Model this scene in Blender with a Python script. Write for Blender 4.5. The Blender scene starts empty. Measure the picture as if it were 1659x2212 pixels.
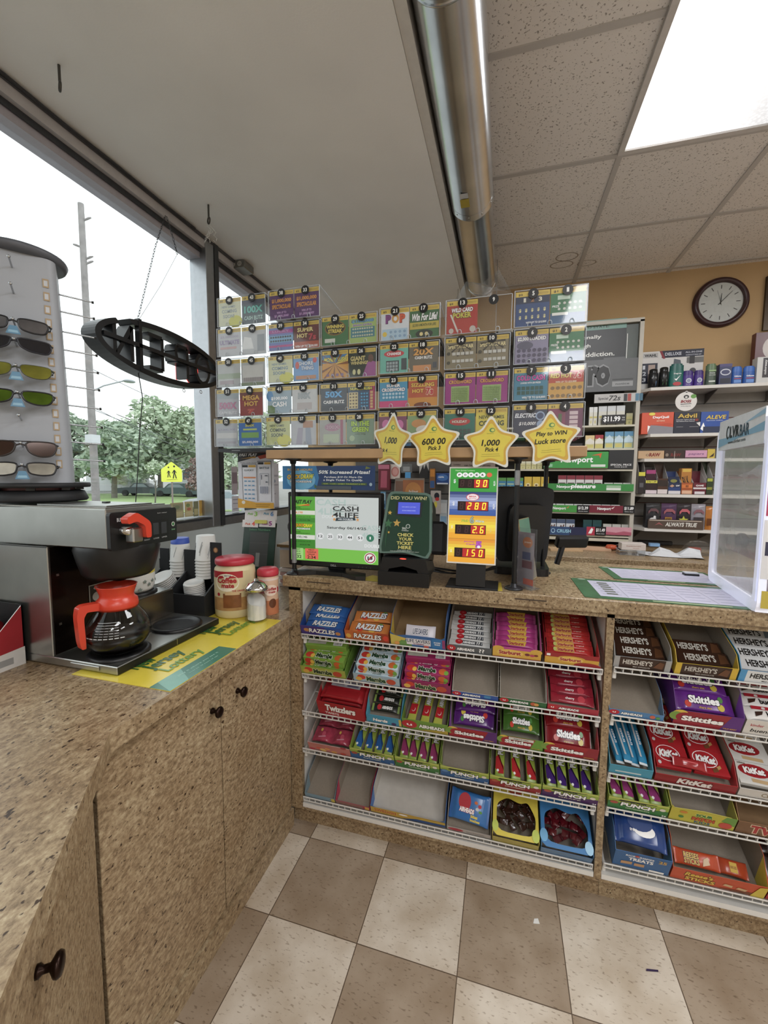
import bpy, math, random
from mathutils import Matrix, Vector
random.seed(7)
PI = math.pi
SC = bpy.context.scene
COL = SC.collection

# ------------------------------------------------------------------ camera
FW, FH, FPX = 1659, 2212, 901.87
CAM = Vector((0.69721, -1.40755, 1.42995))
YAW, PITCH, ROLL = -0.277223, -0.0838196, 0.0059605
_f = Vector((math.sin(YAW)*math.cos(PITCH), math.cos(YAW)*math.cos(PITCH), math.sin(PITCH)))
_r0 = Vector((math.cos(YAW), -math.sin(YAW), 0))
_u0 = _r0.cross(_f)
_r = _r0*math.cos(ROLL) + _u0*math.sin(ROLL)
_u = -_r0*math.sin(ROLL) + _u0*math.cos(ROLL)
cam = bpy.data.cameras.new('camera')
cam.sensor_fit = 'HORIZONTAL'; cam.sensor_width = 36.0
cam.lens = FPX*36.0/FW
cam.clip_start = 0.02; cam.clip_end = 400
camo = bpy.data.objects.new('camera', cam); COL.objects.link(camo)
mw = Matrix((_r, _u, -_f)).transposed().to_4x4(); mw.translation = CAM
camo.matrix_world = mw
SC.camera = camo

# ------------------------------------------------------------------ light
SC.view_settings.view_transform = 'Standard'
SC.view_settings.look = 'None'
SC.view_settings.gamma = 1.0
SC.view_settings.use_curve_mapping = False
SC.view_settings.exposure = 0.12
try:
    SC.cycles.max_bounces = 9; SC.cycles.diffuse_bounces = 4; SC.cycles.glossy_bounces = 4
    SC.cycles.transparent_max_bounces = 24; SC.cycles.caustics_reflective = False; SC.cycles.caustics_refractive = False
    SC.cycles.sample_clamp_indirect = 6.0
except Exception:
    pass
world = bpy.data.worlds.new('overcast_sky'); SC.world = world
world.use_nodes = True
_bg = world.node_tree.nodes['Background']
_bg.inputs[0].default_value = (0.93, 0.97, 1.0, 1)
_bg.inputs[1].default_value = 1.9
TROFFERS = [(1.43, 0.2), (1.43, -2.25), (3.26, 0.2), (3.26, -2.25), (1.43, -4.1), (3.26, -4.1)]
TROFFER_W = 25.0
for i, (tx, ty) in enumerate(TROFFERS):
    ld = bpy.data.lights.new('fluorescent_light', 'AREA')
    ld.shape = 'RECTANGLE'; ld.size = 0.5; ld.size_y = 1.1
    ld.energy = TROFFER_W; ld.color = (.98, .985, 1.0)
    lo = bpy.data.objects.new('fluorescent_light', ld); COL.objects.link(lo)
    lo.location = (tx, ty, 2.855)

# ------------------------------------------------------------------ helpers
def ray(px, py):
    return _f + _r*((px-FW/2)/FPX) - _u*((py-FH/2)/FPX)
def hit(px, py, ax, val):
    d = ray(px, py); k = 'xyz'.index(ax); t = (val-CAM[k])/d[k]
    return CAM + d*t
def onY(px, py, Y):
    h = hit(px, py, 'y', Y); return h.x, h.z
def lin(h):
    h = h.lstrip('#'); c = [int(h[i:i+2], 16)/255 for i in (0, 2, 4)]
    return tuple(x/12.92 if x <= .04045 else ((x+.055)/1.055)**2.4 for x in c) + (1.0,)

_mats = {}
def mat(col='#888888', rough=.5, metal=0.0, noise=.05, emit=0.0, nscale=40, coat=0.0, spec=.5):
    key = (col, rough, metal, noise, emit, nscale, coat, spec)
    if key in _mats: return _mats[key]
    m = bpy.data.materials.new('surface_'+col.lstrip('#')); m.use_nodes = True
    nt = m.node_tree; b = nt.nodes['Principled BSDF']
    c = lin(col)
    if not emit and not metal:
        l_ = .2126*c[0]+.7152*c[1]+.0722*c[2]
        c = tuple((l_*.1+x*.9)*.95 for x in c[:3])+(1.0,)
    b.inputs['Base Color'].default_value = c
    b.inputs['Roughness'].default_value = rough
    b.inputs['Metallic'].default_value = metal
    b.inputs['Specular IOR Level'].default_value = spec
    if coat: b.inputs['Coat Weight'].default_value = coat
    if emit:
        b.inputs['Emission Color'].default_value = c
        b.inputs['Emission Strength'].default_value = emit
        b.inputs['Base Color'].default_value = (0.02, 0.02, 0.02, 1)
    elif noise:
        tc = nt.nodes.new('ShaderNodeTexCoord'); n = nt.nodes.new('ShaderNodeTexNoise')
        n.inputs['Scale'].default_value = nscale; n.inputs['Detail'].default_value = 3
        nt.links.new(tc.outputs['Object'], n.inputs['Vector'])
        mr = nt.nodes.new('ShaderNodeMapRange')
        mr.inputs['To Min'].default_value = 1-noise*2; mr.inputs['To Max'].default_value = 1+noise*2
        nt.links.new(n.outputs['Fac'], mr.inputs['Value'])
        mx = nt.nodes.new('ShaderNodeMix'); mx.data_type = 'RGBA'; mx.blend_type = 'MULTIPLY'
        mx.inputs[0].default_value = 1.0
        mx.inputs[6].default_value = c
        nt.links.new(mr.outputs['Result'], mx.inputs[7])
        nt.links.new(mx.outputs[2], b.inputs['Base Color'])
    _mats[key] = m
    return m

def node_mat(name):
    m = bpy.data.materials.new(name); m.use_nodes = True
    return m, m.node_tree, m.node_tree.nodes['Principled BSDF']

def clear_mat(name, tint=(.97, .98, .99), gloss=.06, rough=.05, haze=0.0, hazecol=(.8, .82, .84), graze=.85):
    """thin clear sheet: see-through with a fresnel reflection and a little cloudiness"""
    m = bpy.data.materials.new(name); m.use_nodes = True; nt = m.node_tree
    for n in list(nt.nodes): nt.nodes.remove(n)
    out = nt.nodes.new('ShaderNodeOutputMaterial')
    tr = nt.nodes.new('ShaderNodeBsdfTransparent'); tr.inputs[0].default_value = (*tint, 1)
    gl = nt.nodes.new('ShaderNodeBsdfGlossy'); gl.inputs['Roughness'].default_value = rough
    lw = nt.nodes.new('ShaderNodeLayerWeight'); lw.inputs['Blend'].default_value = .5
    pw = nt.nodes.new('ShaderNodeMath'); pw.operation = 'POWER'; pw.inputs[1].default_value = 4.5
    nt.links.new(lw.outputs['Facing'], pw.inputs[0])
    mul = nt.nodes.new('ShaderNodeMath'); mul.operation = 'MULTIPLY_ADD'
    mul.inputs[1].default_value = graze; mul.inputs[2].default_value = gloss
    mul.use_clamp = True
    nt.links.new(pw.outputs[0], mul.inputs[0])
    mix = nt.nodes.new('ShaderNodeMixShader')
    nt.links.new(mul.outputs[0], mix.inputs[0])
    nt.links.new(tr.outputs[0], mix.inputs[1]); nt.links.new(gl.outputs[0], mix.inputs[2])
    last = mix
    if haze:
        df = nt.nodes.new('ShaderNodeBsdfDiffuse'); df.inputs[0].default_value = (*hazecol, 1)
        nz = nt.nodes.new('ShaderNodeTexNoise'); nz.inputs['Scale'].default_value = 9
        tcx = nt.nodes.new('ShaderNodeTexCoord'); nt.links.new(tcx.outputs['Object'], nz.inputs['Vector'])
        mr = nt.nodes.new('ShaderNodeMapRange'); mr.inputs['To Min'].default_value = haze*.5; mr.inputs['To Max'].default_value = haze*1.5
        nt.links.new(nz.outputs['Fac'], mr.inputs['Value'])
        m2 = nt.nodes.new('ShaderNodeMixShader')
        nt.links.new(mr.outputs[0], m2.inputs[0])
        nt.links.new(mix.outputs[0], m2.inputs[1]); nt.links.new(df.outputs[0], m2.inputs[2])
        last = m2
    nt.links.new(last.outputs[0], out.inputs[0])
    return m

def as_mat(c):
    return mat(c, .42) if isinstance(c, str) else c

# text outlines, cached
_txt = {}
def text_mesh(s, bold=0.0):
    key = (s, bold)
    if key in _txt: return _txt[key]
    cu = bpy.data.curves.new('t', 'FONT'); cu.body = s; cu.resolution_u = 2
    cu.offset = bold; cu.align_x = 'LEFT'
    o = bpy.data.objects.new('t', cu)
    me = o.to_mesh()
    vs = [v.co.copy() for v in me.vertices]; fs = [tuple(p.vertices) for p in me.polygons]
    nrm = [p.normal.z for p in me.polygons]
    fs = [f if n > 0 else f[::-1] for f, n in zip(fs, nrm)]
    o.to_mesh_clear()
    bpy.data.objects.remove(o); bpy.data.curves.remove(cu)
    if not vs: vs = [Vector((0, 0, 0)), Vector((1, 0, 0)), Vector((1, 1, 0))]; fs = []
    x0 = min(v.x for v in vs); x1 = max(v.x for v in vs); y0 = min(v.y for v in vs); y1 = max(v.y for v in vs)
    cx, cy = (x0+x1)/2, (y0+y1)/2
    r = ([(v.x-cx, v.y-cy) for v in vs], fs, x1-x0, max(y1-y0, 1e-4))
    _txt[key] = r
    return r

def frame(o, x, y):
    """matrix of a local frame with origin o, local x along x and y along y"""
    x = Vector(x).normalized(); y = Vector(y); y = (y - x*y.dot(x)).normalized(); z = x.cross(y)
    m = Matrix((x, y, z)).transposed().to_4x4(); m.translation = Vector(o)
    return m
def front(o):   # a sheet that faces the shopper (-Y)
    return frame(o, (1, 0, 0), (0, 0, 1))

def ell(cx, cy, rx, ry, n=20, a0=0.0, a1=2*PI):
    full = abs(a1-a0-2*PI) < 1e-6
    k = n if full else n+1
    return [(cx+rx*math.cos(a0+(a1-a0)*i/n), cy+ry*math.sin(a0+(a1-a0)*i/n)) for i in range(k)]
def rrect(x0, x1, y0, y1, r, n=4):
    p = []
    for cx, cy, a in ((x1-r, y1-r, 0), (x0+r, y1-r, PI/2), (x0+r, y0+r, PI), (x1-r, y0+r, 1.5*PI)):
        p += [(cx+r*math.cos(a+PI/2*i/n), cy+r*math.sin(a+PI/2*i/n)) for i in range(n+1)]
    return p
def star(cx, cy, ro, ri, n=5, rot=PI/2):
    return [(cx+(ro if i % 2 == 0 else ri)*math.cos(rot+PI*i/n), cy+(ro if i % 2 == 0 else ri)*math.sin(rot+PI*i/n)) for i in range(2*n)]
def rounded(poly, r=.25, n=4):
    out = []; k = len(poly)
    for i in range(k):
        a, b, c = Vector(poly[i-1]), Vector(poly[i]), Vector(poly[(i+1) % k])
        p, q = b+(a-b)*r, b+(c-b)*r
        for j in range(n+1):
            t = j/n; v = p*(1-t)**2+b*2*t*(1-t)+q*t*t; out.append((v.x, v.y))
    return out

class MB:
    """collects shapes and links them as ONE mesh object"""
    def __init__(s):
        s.v = []; s.f = []; s.mi = []; s.sm = []; s.mats = []; s.T = Matrix()
    def slot(s, m):
        m = as_mat(m)
        if m not in s.mats: s.mats.append(m)
        return s.mats.index(m)
    def add(s, vs, fs, m, smooth=False):
        b = len(s.v); T = s.T
        s.v += [T @ Vector(v) for v in vs]
        ms = m if isinstance(m, list) else None
        k = None if ms else s.slot(m)
        for i, f in enumerate(fs):
            s.f.append(tuple(b+j for j in f)); s.mi.append(s.slot(ms[i]) if ms else k); s.sm.append(smooth)
        return s
    def box(s, x0, x1, y0, y1, z0, z1, m, b=0.0):
        if b <= 0:
            vs = [(x, y, z) for z in (z0, z1) for y in (y0, y1) for x in (x0, x1)]
            fs = [(0, 2, 3, 1), (4, 5, 7, 6), (0, 1, 5, 4), (2, 6, 7, 3), (0, 4, 6, 2), (1, 3, 7, 5)]
            return s.add(vs, fs, m)
        vs = []; idx = {}
        for i, (x, sx) in enumerate(((x0, 1), (x1, -1))):
            for j, (y, sy) in enumerate(((y0, 1), (y1, -1))):
                for k, (z, sz) in enumerate(((z0, 1), (z1, -1))):
                    idx[i, j, k] = len(vs)
                    vs += [(x, y+sy*b, z+sz*b), (x+sx*b, y, z+sz*b), (x+sx*b, y+sy*b, z)]
        g = lambda i, j, k, a: idx[i, j, k]+a
        fs = []
        for i in (0, 1):
            q = [g(i, 0, 0, 0), g(i, 0, 1, 0), g(i, 1, 1, 0), g(i, 1, 0, 0)]; fs.append(q if i == 0 else q[::-1])
            q = [g(0, i, 0, 1), g(1, i, 0, 1), g(1, i, 1, 1), g(0, i, 1, 1)]; fs.append(q if i == 0 else q[::-1])
            q = [g(0, 0, i, 2), g(0, 1, i, 2), g(1, 1, i, 2), g(1, 0, i, 2)]; fs.append(q if i == 0 else q[::-1])
        for a in (0, 1):
            for c in (0, 1):
                fs.append([g(a, c, 0, 0), g(a, c, 1, 0), g(a, c, 1, 1), g(a, c, 0, 1)])
                fs.append([g(a, 0, c, 0), g(a, 1, c, 0), g(a, 1, c, 2), g(a, 0, c, 2)])
                fs.append([g(0, a, c, 1), g(1, a, c, 1), g(1, a, c, 2), g(0, a, c, 2)])
        for i in (0, 1):
            for j in (0, 1):
                for k in (0, 1): fs.append([g(i, j, k, 0), g(i, j, k, 1), g(i, j, k, 2)])
        return s.add(vs, fs, m)
    def prism(s, poly, z0, z1, m, top=None, bot=None, smooth=False):
        n = len(poly)
        if sum(poly[i-1][0]*poly[i][1]-poly[i][0]*poly[i-1][1] for i in range(n)) < 0: poly = poly[::-1]
        vs = [(x, y, z0) for x, y in poly]+[(x, y, z1) for x, y in poly]
        s.add(vs, [(i, (i+1) % n, n+(i+1) % n, n+i) for i in range(n)], m, smooth)
        s.add(vs[n:], [tuple(range(n))], top or m)
        return s.add(vs[:n], [tuple(range(n))[::-1]], bot or m)
    def flat(s, poly, z, m):
        n = len(poly)
        if sum(poly[i-1][0]*poly[i][1]-poly[i][0]*poly[i-1][1] for i in range(n)) < 0: poly = poly[::-1]
        return s.add([(x, y, z) for x, y in poly], [tuple(range(n))], m)
    def ring(s, outer, inner, z0, z1, m, smooth=False):
        """a plate with a hole: two outlines with the same number of points"""
        n = len(outer)
        vs = [(x, y, z) for z in (z0, z1) for pl in (outer, inner) for x, y in pl]
        fs = []
        for i in range(n):
            j = (i+1) % n
            fs += [(i, j, 2*n+j, 2*n+i), (n+i, 3*n+i, 3*n+j, n+j), (2*n+i, 2*n+j, 3*n+j, 3*n+i), (i, n+i, n+j, j)]
        return s.add(vs, fs, m, smooth)
    def lathe(s, prof, m, n=24, smooth=True, a0=0, a1=2*PI):
        full = abs(a1-a0-2*PI) < 1e-6
        k = n if full else n+1
        vs = [(r*math.cos(a0+(a1-a0)*i/n), r*math.sin(a0+(a1-a0)*i/n), z) for r, z in prof for i in range(k)]
        fs = []
        for a in range(len(prof)-1):
            for i in range(n):
                j = (i+1) % k
                fs.append((a*k+i, a*k+j, (a+1)*k+j, (a+1)*k+i))
        return s.add(vs, fs, m, smooth)
    def cyl(s, r, z0, z1, m, n=16, r2=None, bev=0.0):
        r2 = r if r2 is None else r2
        s.lathe([(1e-5, z0), (r, z0)], m, n, False)
        s.lathe([(r, z0), (r2, z1)], m, n)
        return s.lathe([(r2, z1), (1e-5, z1)], m, n, False)
    def tube(s, pts, r, m, n=6, closed=False):
        pts = [Vector(p) for p in pts]; N = len(pts); vs = []; fs = []
        up = Vector((.137, .271, .953))
        for i, p in enumerate(pts):
            a = pts[i-1] if (i > 0 or closed) else p; b = pts[(i+1) % N] if (i < N-1 or closed) else p
            d = (b-a).normalized() if (b-a).length > 1e-9 else Vector((0, 0, 1))
            x = d.cross(up)
            if x.length < .05: x = d.cross(Vector((1, 0, 0)))
            x.normalize(); y = d.cross(x)
            rr = r[i] if isinstance(r, (list, tuple)) else r
            vs += [p+x*rr*math.cos(2*PI*k/n)+y*rr*math.sin(2*PI*k/n) for k in range(n)]
        for i in range(N if closed else N-1):
            a = i*n; b = ((i+1) % N)*n
            for k in range(n): fs.append((a+k, b+k, b+(k+1) % n, a+(k+1) % n))
        s.add(vs, fs, m, True)
        if not closed:
            s.add(vs[:n], [tuple(range(n))], m); s.add(vs[-n:], [tuple(range(n))[::-1]], m)
        return s
    def rod(s, a, b, r, m, n=6): return s.tube([a, b], r, m, n)
    def text(s, t, cx, cy, m, w=None, h=None, z=0.0, rot=0.0, bold=0.0, shear=0.0, mirror=False):
        vs, fs, tw, th = text_mesh(t, bold)
        if w and h: kx, ky = w/tw, h/th
        elif w: kx = ky = w/tw
        else: kx = ky = h/th
        if mirror: kx = -kx; fs = [f[::-1] for f in fs]
        c, sn = math.cos(rot), math.sin(rot); o = []
        for x, y in vs:
            X, Y = x*kx+y*ky*shear, y*ky
            o.append((cx+X*c-Y*sn, cy+X*sn+Y*c, z))
        return s.add(o, fs, m)
    def obj(s, name, parent=None, mw=None):
        me = bpy.data.meshes.new(name)
        me.from_pydata([tuple(v) for v in s.v], [], s.f)
        for m in s.mats: me.materials.append(m)
        me.polygons.foreach_set('material_index', s.mi)
        me.polygons.foreach_set('use_smooth', s.sm)
        me.update()
        o = bpy.data.objects.new(name, me); COL.objects.link(o)
        if parent is not None: o.parent = parent
        if mw is not None: o.matrix_world = mw
        return o

_EM = 0.0
def art(b, W, H, spec, z=.0004, dz=.00016, emit=0.0, gloss=.42):
    """printed matter on the local XY plane of b.T, in 0..1 coordinates"""
    def c(x):
        if not isinstance(x, str): return x
        return mat(x, .5, emit=emit) if emit else mat(x, gloss, noise=.03)
    for e in spec:
        k = e[0]; z += dz
        if k == 'r': b.flat([(e[2]*W, e[3]*H), (e[4]*W, e[3]*H), (e[4]*W, e[5]*H), (e[2]*W, e[5]*H)], z, c(e[1]))
        elif k == 'e': b.flat(ell(e[2]*W, e[3]*H, e[4]*W, e[5]*H, 18), z, c(e[1]))
        elif k == 'p': b.flat([(x*W, y*H) for x, y in e[2]], z, c(e[1]))
        elif k == 's': b.flat(star(e[2]*W, e[3]*H, e[4]*W, e[4]*W*.45), z, c(e[1]))
        elif k in 'tT':
            o = e[7] if len(e) > 7 else {}
            bo = o.get('b', .02); sh = o.get('s', 0); ro = o.get('r', 0)
            if k == 'T':   # lettering with an outline colour behind it
                b.text(e[2], e[3]*W, e[4]*H, c(o.get('o', '#111111')), e[5]*W*1.04, e[6]*H*1.16, z, ro, bo+.05, sh); z += dz
            b.text(e[2], e[3]*W, e[4]*H, c(e[1]), e[5]*W, e[6]*H, z, ro, bo, sh)
    return z

def tag(o, label, cat, group=None, kind=None):
    o['label'] = label; o['category'] = cat
    if group: o['group'] = group
    if kind: o['kind'] = kind
    return o
def thing(name, label, cat, loc=(0, 0, 0), rot=(0, 0, 0), group=None):
    o = bpy.data.objects.new(name, None); COL.objects.link(o)
    o.empty_display_size = .05
    o.location = loc; o.rotation_euler = rot
    return tag(o, label, cat, group)
def struct(o):
    o['kind'] = 'structure'; return o
def dup(o, label=None, loc=None, mw=None, group=None):
    def cp(x, par):
        c = x.copy(); COL.objects.link(c)
        if par is not None: c.parent = par
        for ch in list(x.children): cp(ch, c)
        return c
    r = cp(o, None)
    if loc is not None: r.location = loc
    if mw is not None: r.matrix_world = mw
    if label: r['label'] = label
    if group: r['group'] = group
    return r
def place(o, mw):
    o.matrix_world = mw; return o

# shared surfaces
CLEAR = clear_mat('clear_acrylic', gloss=.05, haze=.035)
GLASS = clear_mat('clear_glass', gloss=.05, rough=.02)
PANE = clear_mat('window_glass', tint=(.96, .98, .97), gloss=.045, rough=.02)
PLASTIC_FILM = clear_mat('plastic_film', gloss=.07, rough=.12, haze=.02)
BLACK = mat('#141416', .38, noise=.03)
BLACKM = mat('#1b1c1f', .6, noise=.08)
WHITE = mat('#e9e9e6', .45, noise=.02)
WHITEP = mat('#e4e2dd', .55, noise=.03)
STEEL = mat('#b9b9b7', .3, 1.0, noise=.05, nscale=30)
CHROME = mat('#d8d8d8', .08, 1.0, noise=.0)
CARD = mat('#8f7d68', .8, noise=.06, nscale=120)
GREYCARD = mat('#9b8f80', .85, noise=.05, nscale=150)
# ------------------------------------------------------------------ surfaces of the room
def laminate():
    m, nt, b = node_mat('speckled_laminate')
    L = nt.links; tc = nt.nodes.new('ShaderNodeTexCoord')
    mp = nt.nodes.new('ShaderNodeMapping'); mp.inputs['Scale'].default_value = (1, .62, 1)
    mp.inputs['Rotation'].default_value = (0, 0, .5)
    L.new(tc.outputs['Object'], mp.inputs[0])
    def noise(sc, det, rough=.6):
        n = nt.nodes.new('ShaderNodeTexNoise'); n.inputs['Scale'].default_value = sc
        n.inputs['Detail'].default_value = det; n.inputs['Roughness'].default_value = rough
        L.new(mp.outputs[0], n.inputs['Vector']); return n
    def ramp(fac, stops):
        r = nt.nodes.new('ShaderNodeValToRGB')
        while len(r.color_ramp.elements) < len(stops): r.color_ramp.elements.new(.5)
        for e, (p, c) in zip(r.color_ramp.elements, stops): e.position = p; e.color = lin(c)
        L.new(fac, r.inputs[0]); return r
    base = ramp(noise(105, 5, .68).outputs['Fac'], [(.3, '#72604b'), (.42, '#8f7b64'), (.52, '#a69279'), (.63, '#b9a88f'), (.75, '#cbbda7')])
    spots = ramp(noise(125, 2, .5).outputs['Fac'], [(.0, '#000000'), (.3, '#000000'), (.36, '#ffffff'), (1, '#ffffff')])
    big = ramp(noise(5, 3, .5).outputs['Fac'], [(.3, '#dad0be'), (.7, '#f8f7ec')])
    mx = nt.nodes.new('ShaderNodeMix'); mx.data_type = 'RGBA'
    L.new(spots.outputs[0], mx.inputs[0]); mx.inputs[6].default_value = lin('#3f2c1c'); L.new(base.outputs[0], mx.inputs[7])
    m2 = nt.nodes.new('ShaderNodeMix'); m2.data_type = 'RGBA'; m2.blend_type = 'MULTIPLY'; m2.inputs[0].default_value = 1
    L.new(mx.outputs[2], m2.inputs[6]); L.new(big.outputs[0], m2.inputs[7])
    L.new(m2.outputs[2], b.inputs['Base Color'])
    b.inputs['Roughness'].default_value = .34
    return m
LAM = laminate()

def floor_mat():
    m, nt, b = node_mat('vinyl_tile_checker')
    L = nt.links; tc = nt.nodes.new('ShaderNodeTexCoord')
    mp = nt.nodes.new('ShaderNodeMapping'); T = .3048
    mp.inputs['Location'].default_value = (11, 10, .5); mp.inputs['Scale'].default_value = (1/T, 1/T, 1)
    L.new(tc.outputs['Object'], mp.inputs[0])
    ck = nt.nodes.new('ShaderNodeTexChecker'); ck.inputs['Scale'].default_value = 1.0
    ck.inputs[1].default_value = lin('#d3c9ba'); ck.inputs[2].default_value = lin('#a39380')
    L.new(mp.outputs[0], ck.inputs[0])
    def noise(sc, det, vec):
        n = nt.nodes.new('ShaderNodeTexNoise'); n.inputs['Scale'].default_value = sc; n.inputs['Detail'].default_value = det
        L.new(vec, n.inputs['Vector']); return n
    st = nt.nodes.new('ShaderNodeMapping'); st.inputs['Scale'].default_value = (1, 2.6, 1); st.inputs['Rotation'].default_value = (0, 0, .9)
    L.new(tc.outputs['Object'], st.inputs[0])
    fl = noise(60, 2, st.outputs[0])
    r = nt.nodes.new('ShaderNodeValToRGB')
    for e, (p, c) in zip(r.color_ramp.elements, [(.3, '#8d7b68'), (.4, '#ffffff')]): e.position = p; e.color = lin(c)
    L.new(fl.outputs['Fac'], r.inputs[0])
    mx = nt.nodes.new('ShaderNodeMix'); mx.data_type = 'RGBA'; mx.blend_type = 'MULTIPLY'; mx.inputs[0].default_value = .55
    L.new(ck.outputs[0], mx.inputs[6]); L.new(r.outputs[0], mx.inputs[7])
    big = noise(7, 4, tc.outputs['Object'])
    r2 = nt.nodes.new('ShaderNodeValToRGB')
    for e, (p, c) in zip(r2.color_ramp.elements, [(.3, '#dcd4ca'), (.65, '#ffffff')]): e.position = p; e.color = lin(c)
    L.new(big.outputs['Fac'], r2.inputs[0])
    m2 = nt.nodes.new('ShaderNodeMix'); m2.data_type = 'RGBA'; m2.blend_type = 'MULTIPLY'; m2.inputs[0].default_value = 1
    L.new(mx.outputs[2], m2.inputs[6]); L.new(r2.outputs[0], m2.inputs[7])
    # joints
    br = nt.nodes.new('ShaderNodeTexBrick'); br.offset = 0; br.squash = 1
    br.inputs['Scale'].default_value = 1; br.inputs['Mortar Size'].default_value = .0016
    br.inputs['Brick Width'].default_value = T; br.inputs['Row Height'].default_value = T
    br.inputs['Mortar Smooth'].default_value = .2
    L.new(tc.outputs['Object'], br.inputs['Vector'])
    m3 = nt.nodes.new('ShaderNodeMix'); m3.data_type = 'RGBA'
    L.new(br.outputs['Fac'], m3.inputs[0]); L.new(m2.outputs[2], m3.inputs[6]); m3.inputs[7].default_value = lin('#5a4a3a')
    L.new(m3.outputs[2], b.inputs['Base Color'])
    b.inputs['Roughness'].default_value = .42
    return m
def ceiling_tile_mat():
    m, nt, b = node_mat('pinhole_ceiling_tile')
    L = nt.links; tc = nt.nodes.new('ShaderNodeTexCoord')
    n = nt.nodes.new('ShaderNodeTexNoise'); n.inputs['Scale'].default_value = 130; n.inputs['Detail'].default_value = 2
    L.new(tc.outputs['Object'], n.inputs['Vector'])
    r = nt.nodes.new('ShaderNodeValToRGB')
    for e, (p, c) in zip(r.color_ramp.elements, [(.33, '#9a938d'), (.385, '#e6e1dc')]): e.position = p; e.color = lin(c)
    L.new(n.outputs['Fac'], r.inputs[0]); L.new(r.outputs[0], b.inputs['Base Color'])
    b.inputs['Roughness'].default_value = .9
    return m
def plaster(col, sc=160, bump=.15):
    m, nt, b = node_mat('painted_plaster')
    L = nt.links; tc = nt.nodes.new('ShaderNodeTexCoord')
    n = nt.nodes.new('ShaderNodeTexNoise'); n.inputs['Scale'].default_value = sc; n.inputs['Detail'].default_value = 4
    L.new(tc.outputs['Object'], n.inputs['Vector'])
    n2 = nt.nodes.new('ShaderNodeTexNoise'); n2.inputs['Scale'].default_value = 2.5; n2.inputs['Detail'].default_value = 3
    L.new(tc.outputs['Object'], n2.inputs['Vector'])
    mr = nt.nodes.new('ShaderNodeMapRange'); mr.inputs['To Min'].default_value = .88; mr.inputs['To Max'].default_value = 1.08
    L.new(n2.outputs['Fac'], mr.inputs['Value'])
    mx = nt.nodes.new('ShaderNodeMix'); mx.data_type = 'RGBA'; mx.blend_type = 'MULTIPLY'; mx.inputs[0].default_value = 1
    mx.inputs[6].default_value = lin(col); L.new(mr.outputs[0], mx.inputs[7]); L.new(mx.outputs[2], b.inputs['Base Color'])
    bp = nt.nodes.new('ShaderNodeBump'); bp.inputs['Strength'].default_value = bump; bp.inputs['Distance'].default_value = .004
    L.new(n.outputs['Fac'], bp.inputs['Height']); L.new(bp.outputs[0], b.inputs['Normal'])
    b.inputs['Roughness'].default_value = .85
    return m
YELLOW_WALL = plaster('#c2a379'); SOFFIT = plaster('#f0efed'); GREYWALL = plaster('#b9c3c4'); OFFWHITE = plaster('#d9d3c8')
ALU = mat('#a9acb0', .35, .9, noise=.06); ALU_DARK = mat('#4f5256', .45, .7, noise=.06)

XW, YB, ZS, ZC, XS = -.9, 2.09, 2.72, 2.88, .37     # window wall, back wall, soffit, tile ceiling, soffit edge
X1, Y0 = 4.6, -5.2
b = MB(); b.box(XW-.12, X1, Y0, YB+.1, -.1, 0, floor_mat()); struct(b.obj('floor'))
# drop ceiling with its T-bars
b = MB(); b.box(XS, X1, Y0, YB, ZC, ZC+.05, ceiling_tile_mat())
TB = mat('#c4bfba', .5, noise=.02)
gx = [1.16-.61+.61*k for k in range(0, 7)]; gy = [.81+.61*k for k in range(-9, 3)]
for x in gx: b.box(x-.012, x+.012, Y0, YB, ZC-.006, ZC, TB)
for y in gy: b.box(XS, X1, y-.012, y+.012, ZC-.0055, ZC, TB)
struct(b.obj('ceiling'))
b = MB(); b.box(XW-.12, XS, Y0, YB, ZS, ZC+.05, SOFFIT)
b.box(XS+.001, XS+.036, Y0, YB, ZS+.004, ZC, mat('#dedbd6', .8))
struct(b.obj('soffit'))
b = MB(); b.box(XW-.12, X1, YB, YB+.1, 0, ZC+.05, YELLOW_WALL); struct(b.obj('wall_back'))
b = MB(); b.box(X1, X1+.1, Y0, YB+.1, 0, ZC+.05, OFFWHITE); struct(b.obj('wall_right'))
b = MB(); b.box(XW-.12, X1+.1, Y0-.1, Y0, 0, ZC+.05, OFFWHITE); struct(b.obj('wall_front'))
b = MB(); b.box(XW-.12, XW, Y0, YB, 0, 1.14, GREYWALL)
struct(b.obj('wall_left'))
# storefront: sill, head and posts, then the panes
ZSILL, ZHEAD, MY = 1.195, 2.615, .655
def win(n, y0, y1):
    t = struct(bpy.data.objects.new('window_%d' % n, None)); COL.objects.link(t); t.location = (0, 0, 0)
    b = MB()
    b.box(XW-.11, XW+.005, y0, y1, 1.14, ZSILL-.012, ALU); b.box(XW-.1, XW-.005, y0, y1, ZSILL-.012, ZSILL, ALU_DARK)
    b.box(XW-.11, XW-.03, y0, y1, ZHEAD, ZHEAD+.05, mat('#b7b4c0', .4)); b.box(XW-.11, XW+.002, y0, y1, ZHEAD+.05, ZS, mat('#c2bfc2', .4))
    b.box(XW-.025, XW-.018, y0, y1, ZHEAD+.028, ZHEAD+.05, ALU_DARK)
    b.obj('window_frame', t)
    b = MB(); b.box(XW-.074, XW-.068, y0+.004, y1-.004, ZSILL-.002, ZHEAD+.002, PANE); b.obj('window_pane', t)
    return t
win(1, -3.2, MY-.04); win(2, MY+.04, YB-.02)
b = MB(); b.box(XW-.1, XW+.01, MY-.045, MY+.02, 1.14, ZS, ALU, .003); b.box(XW-.08, XW+.014, MY+.02, MY+.055, 1.14, ZS, ALU_DARK)
b.T = frame((XW+.0145, MY+.037, 1.33), (0, 1, 0), (0, 0, 1)); b.cyl(.008, 0, .001, BLACK, 12)
struct(b.obj('window_post'))
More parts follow.
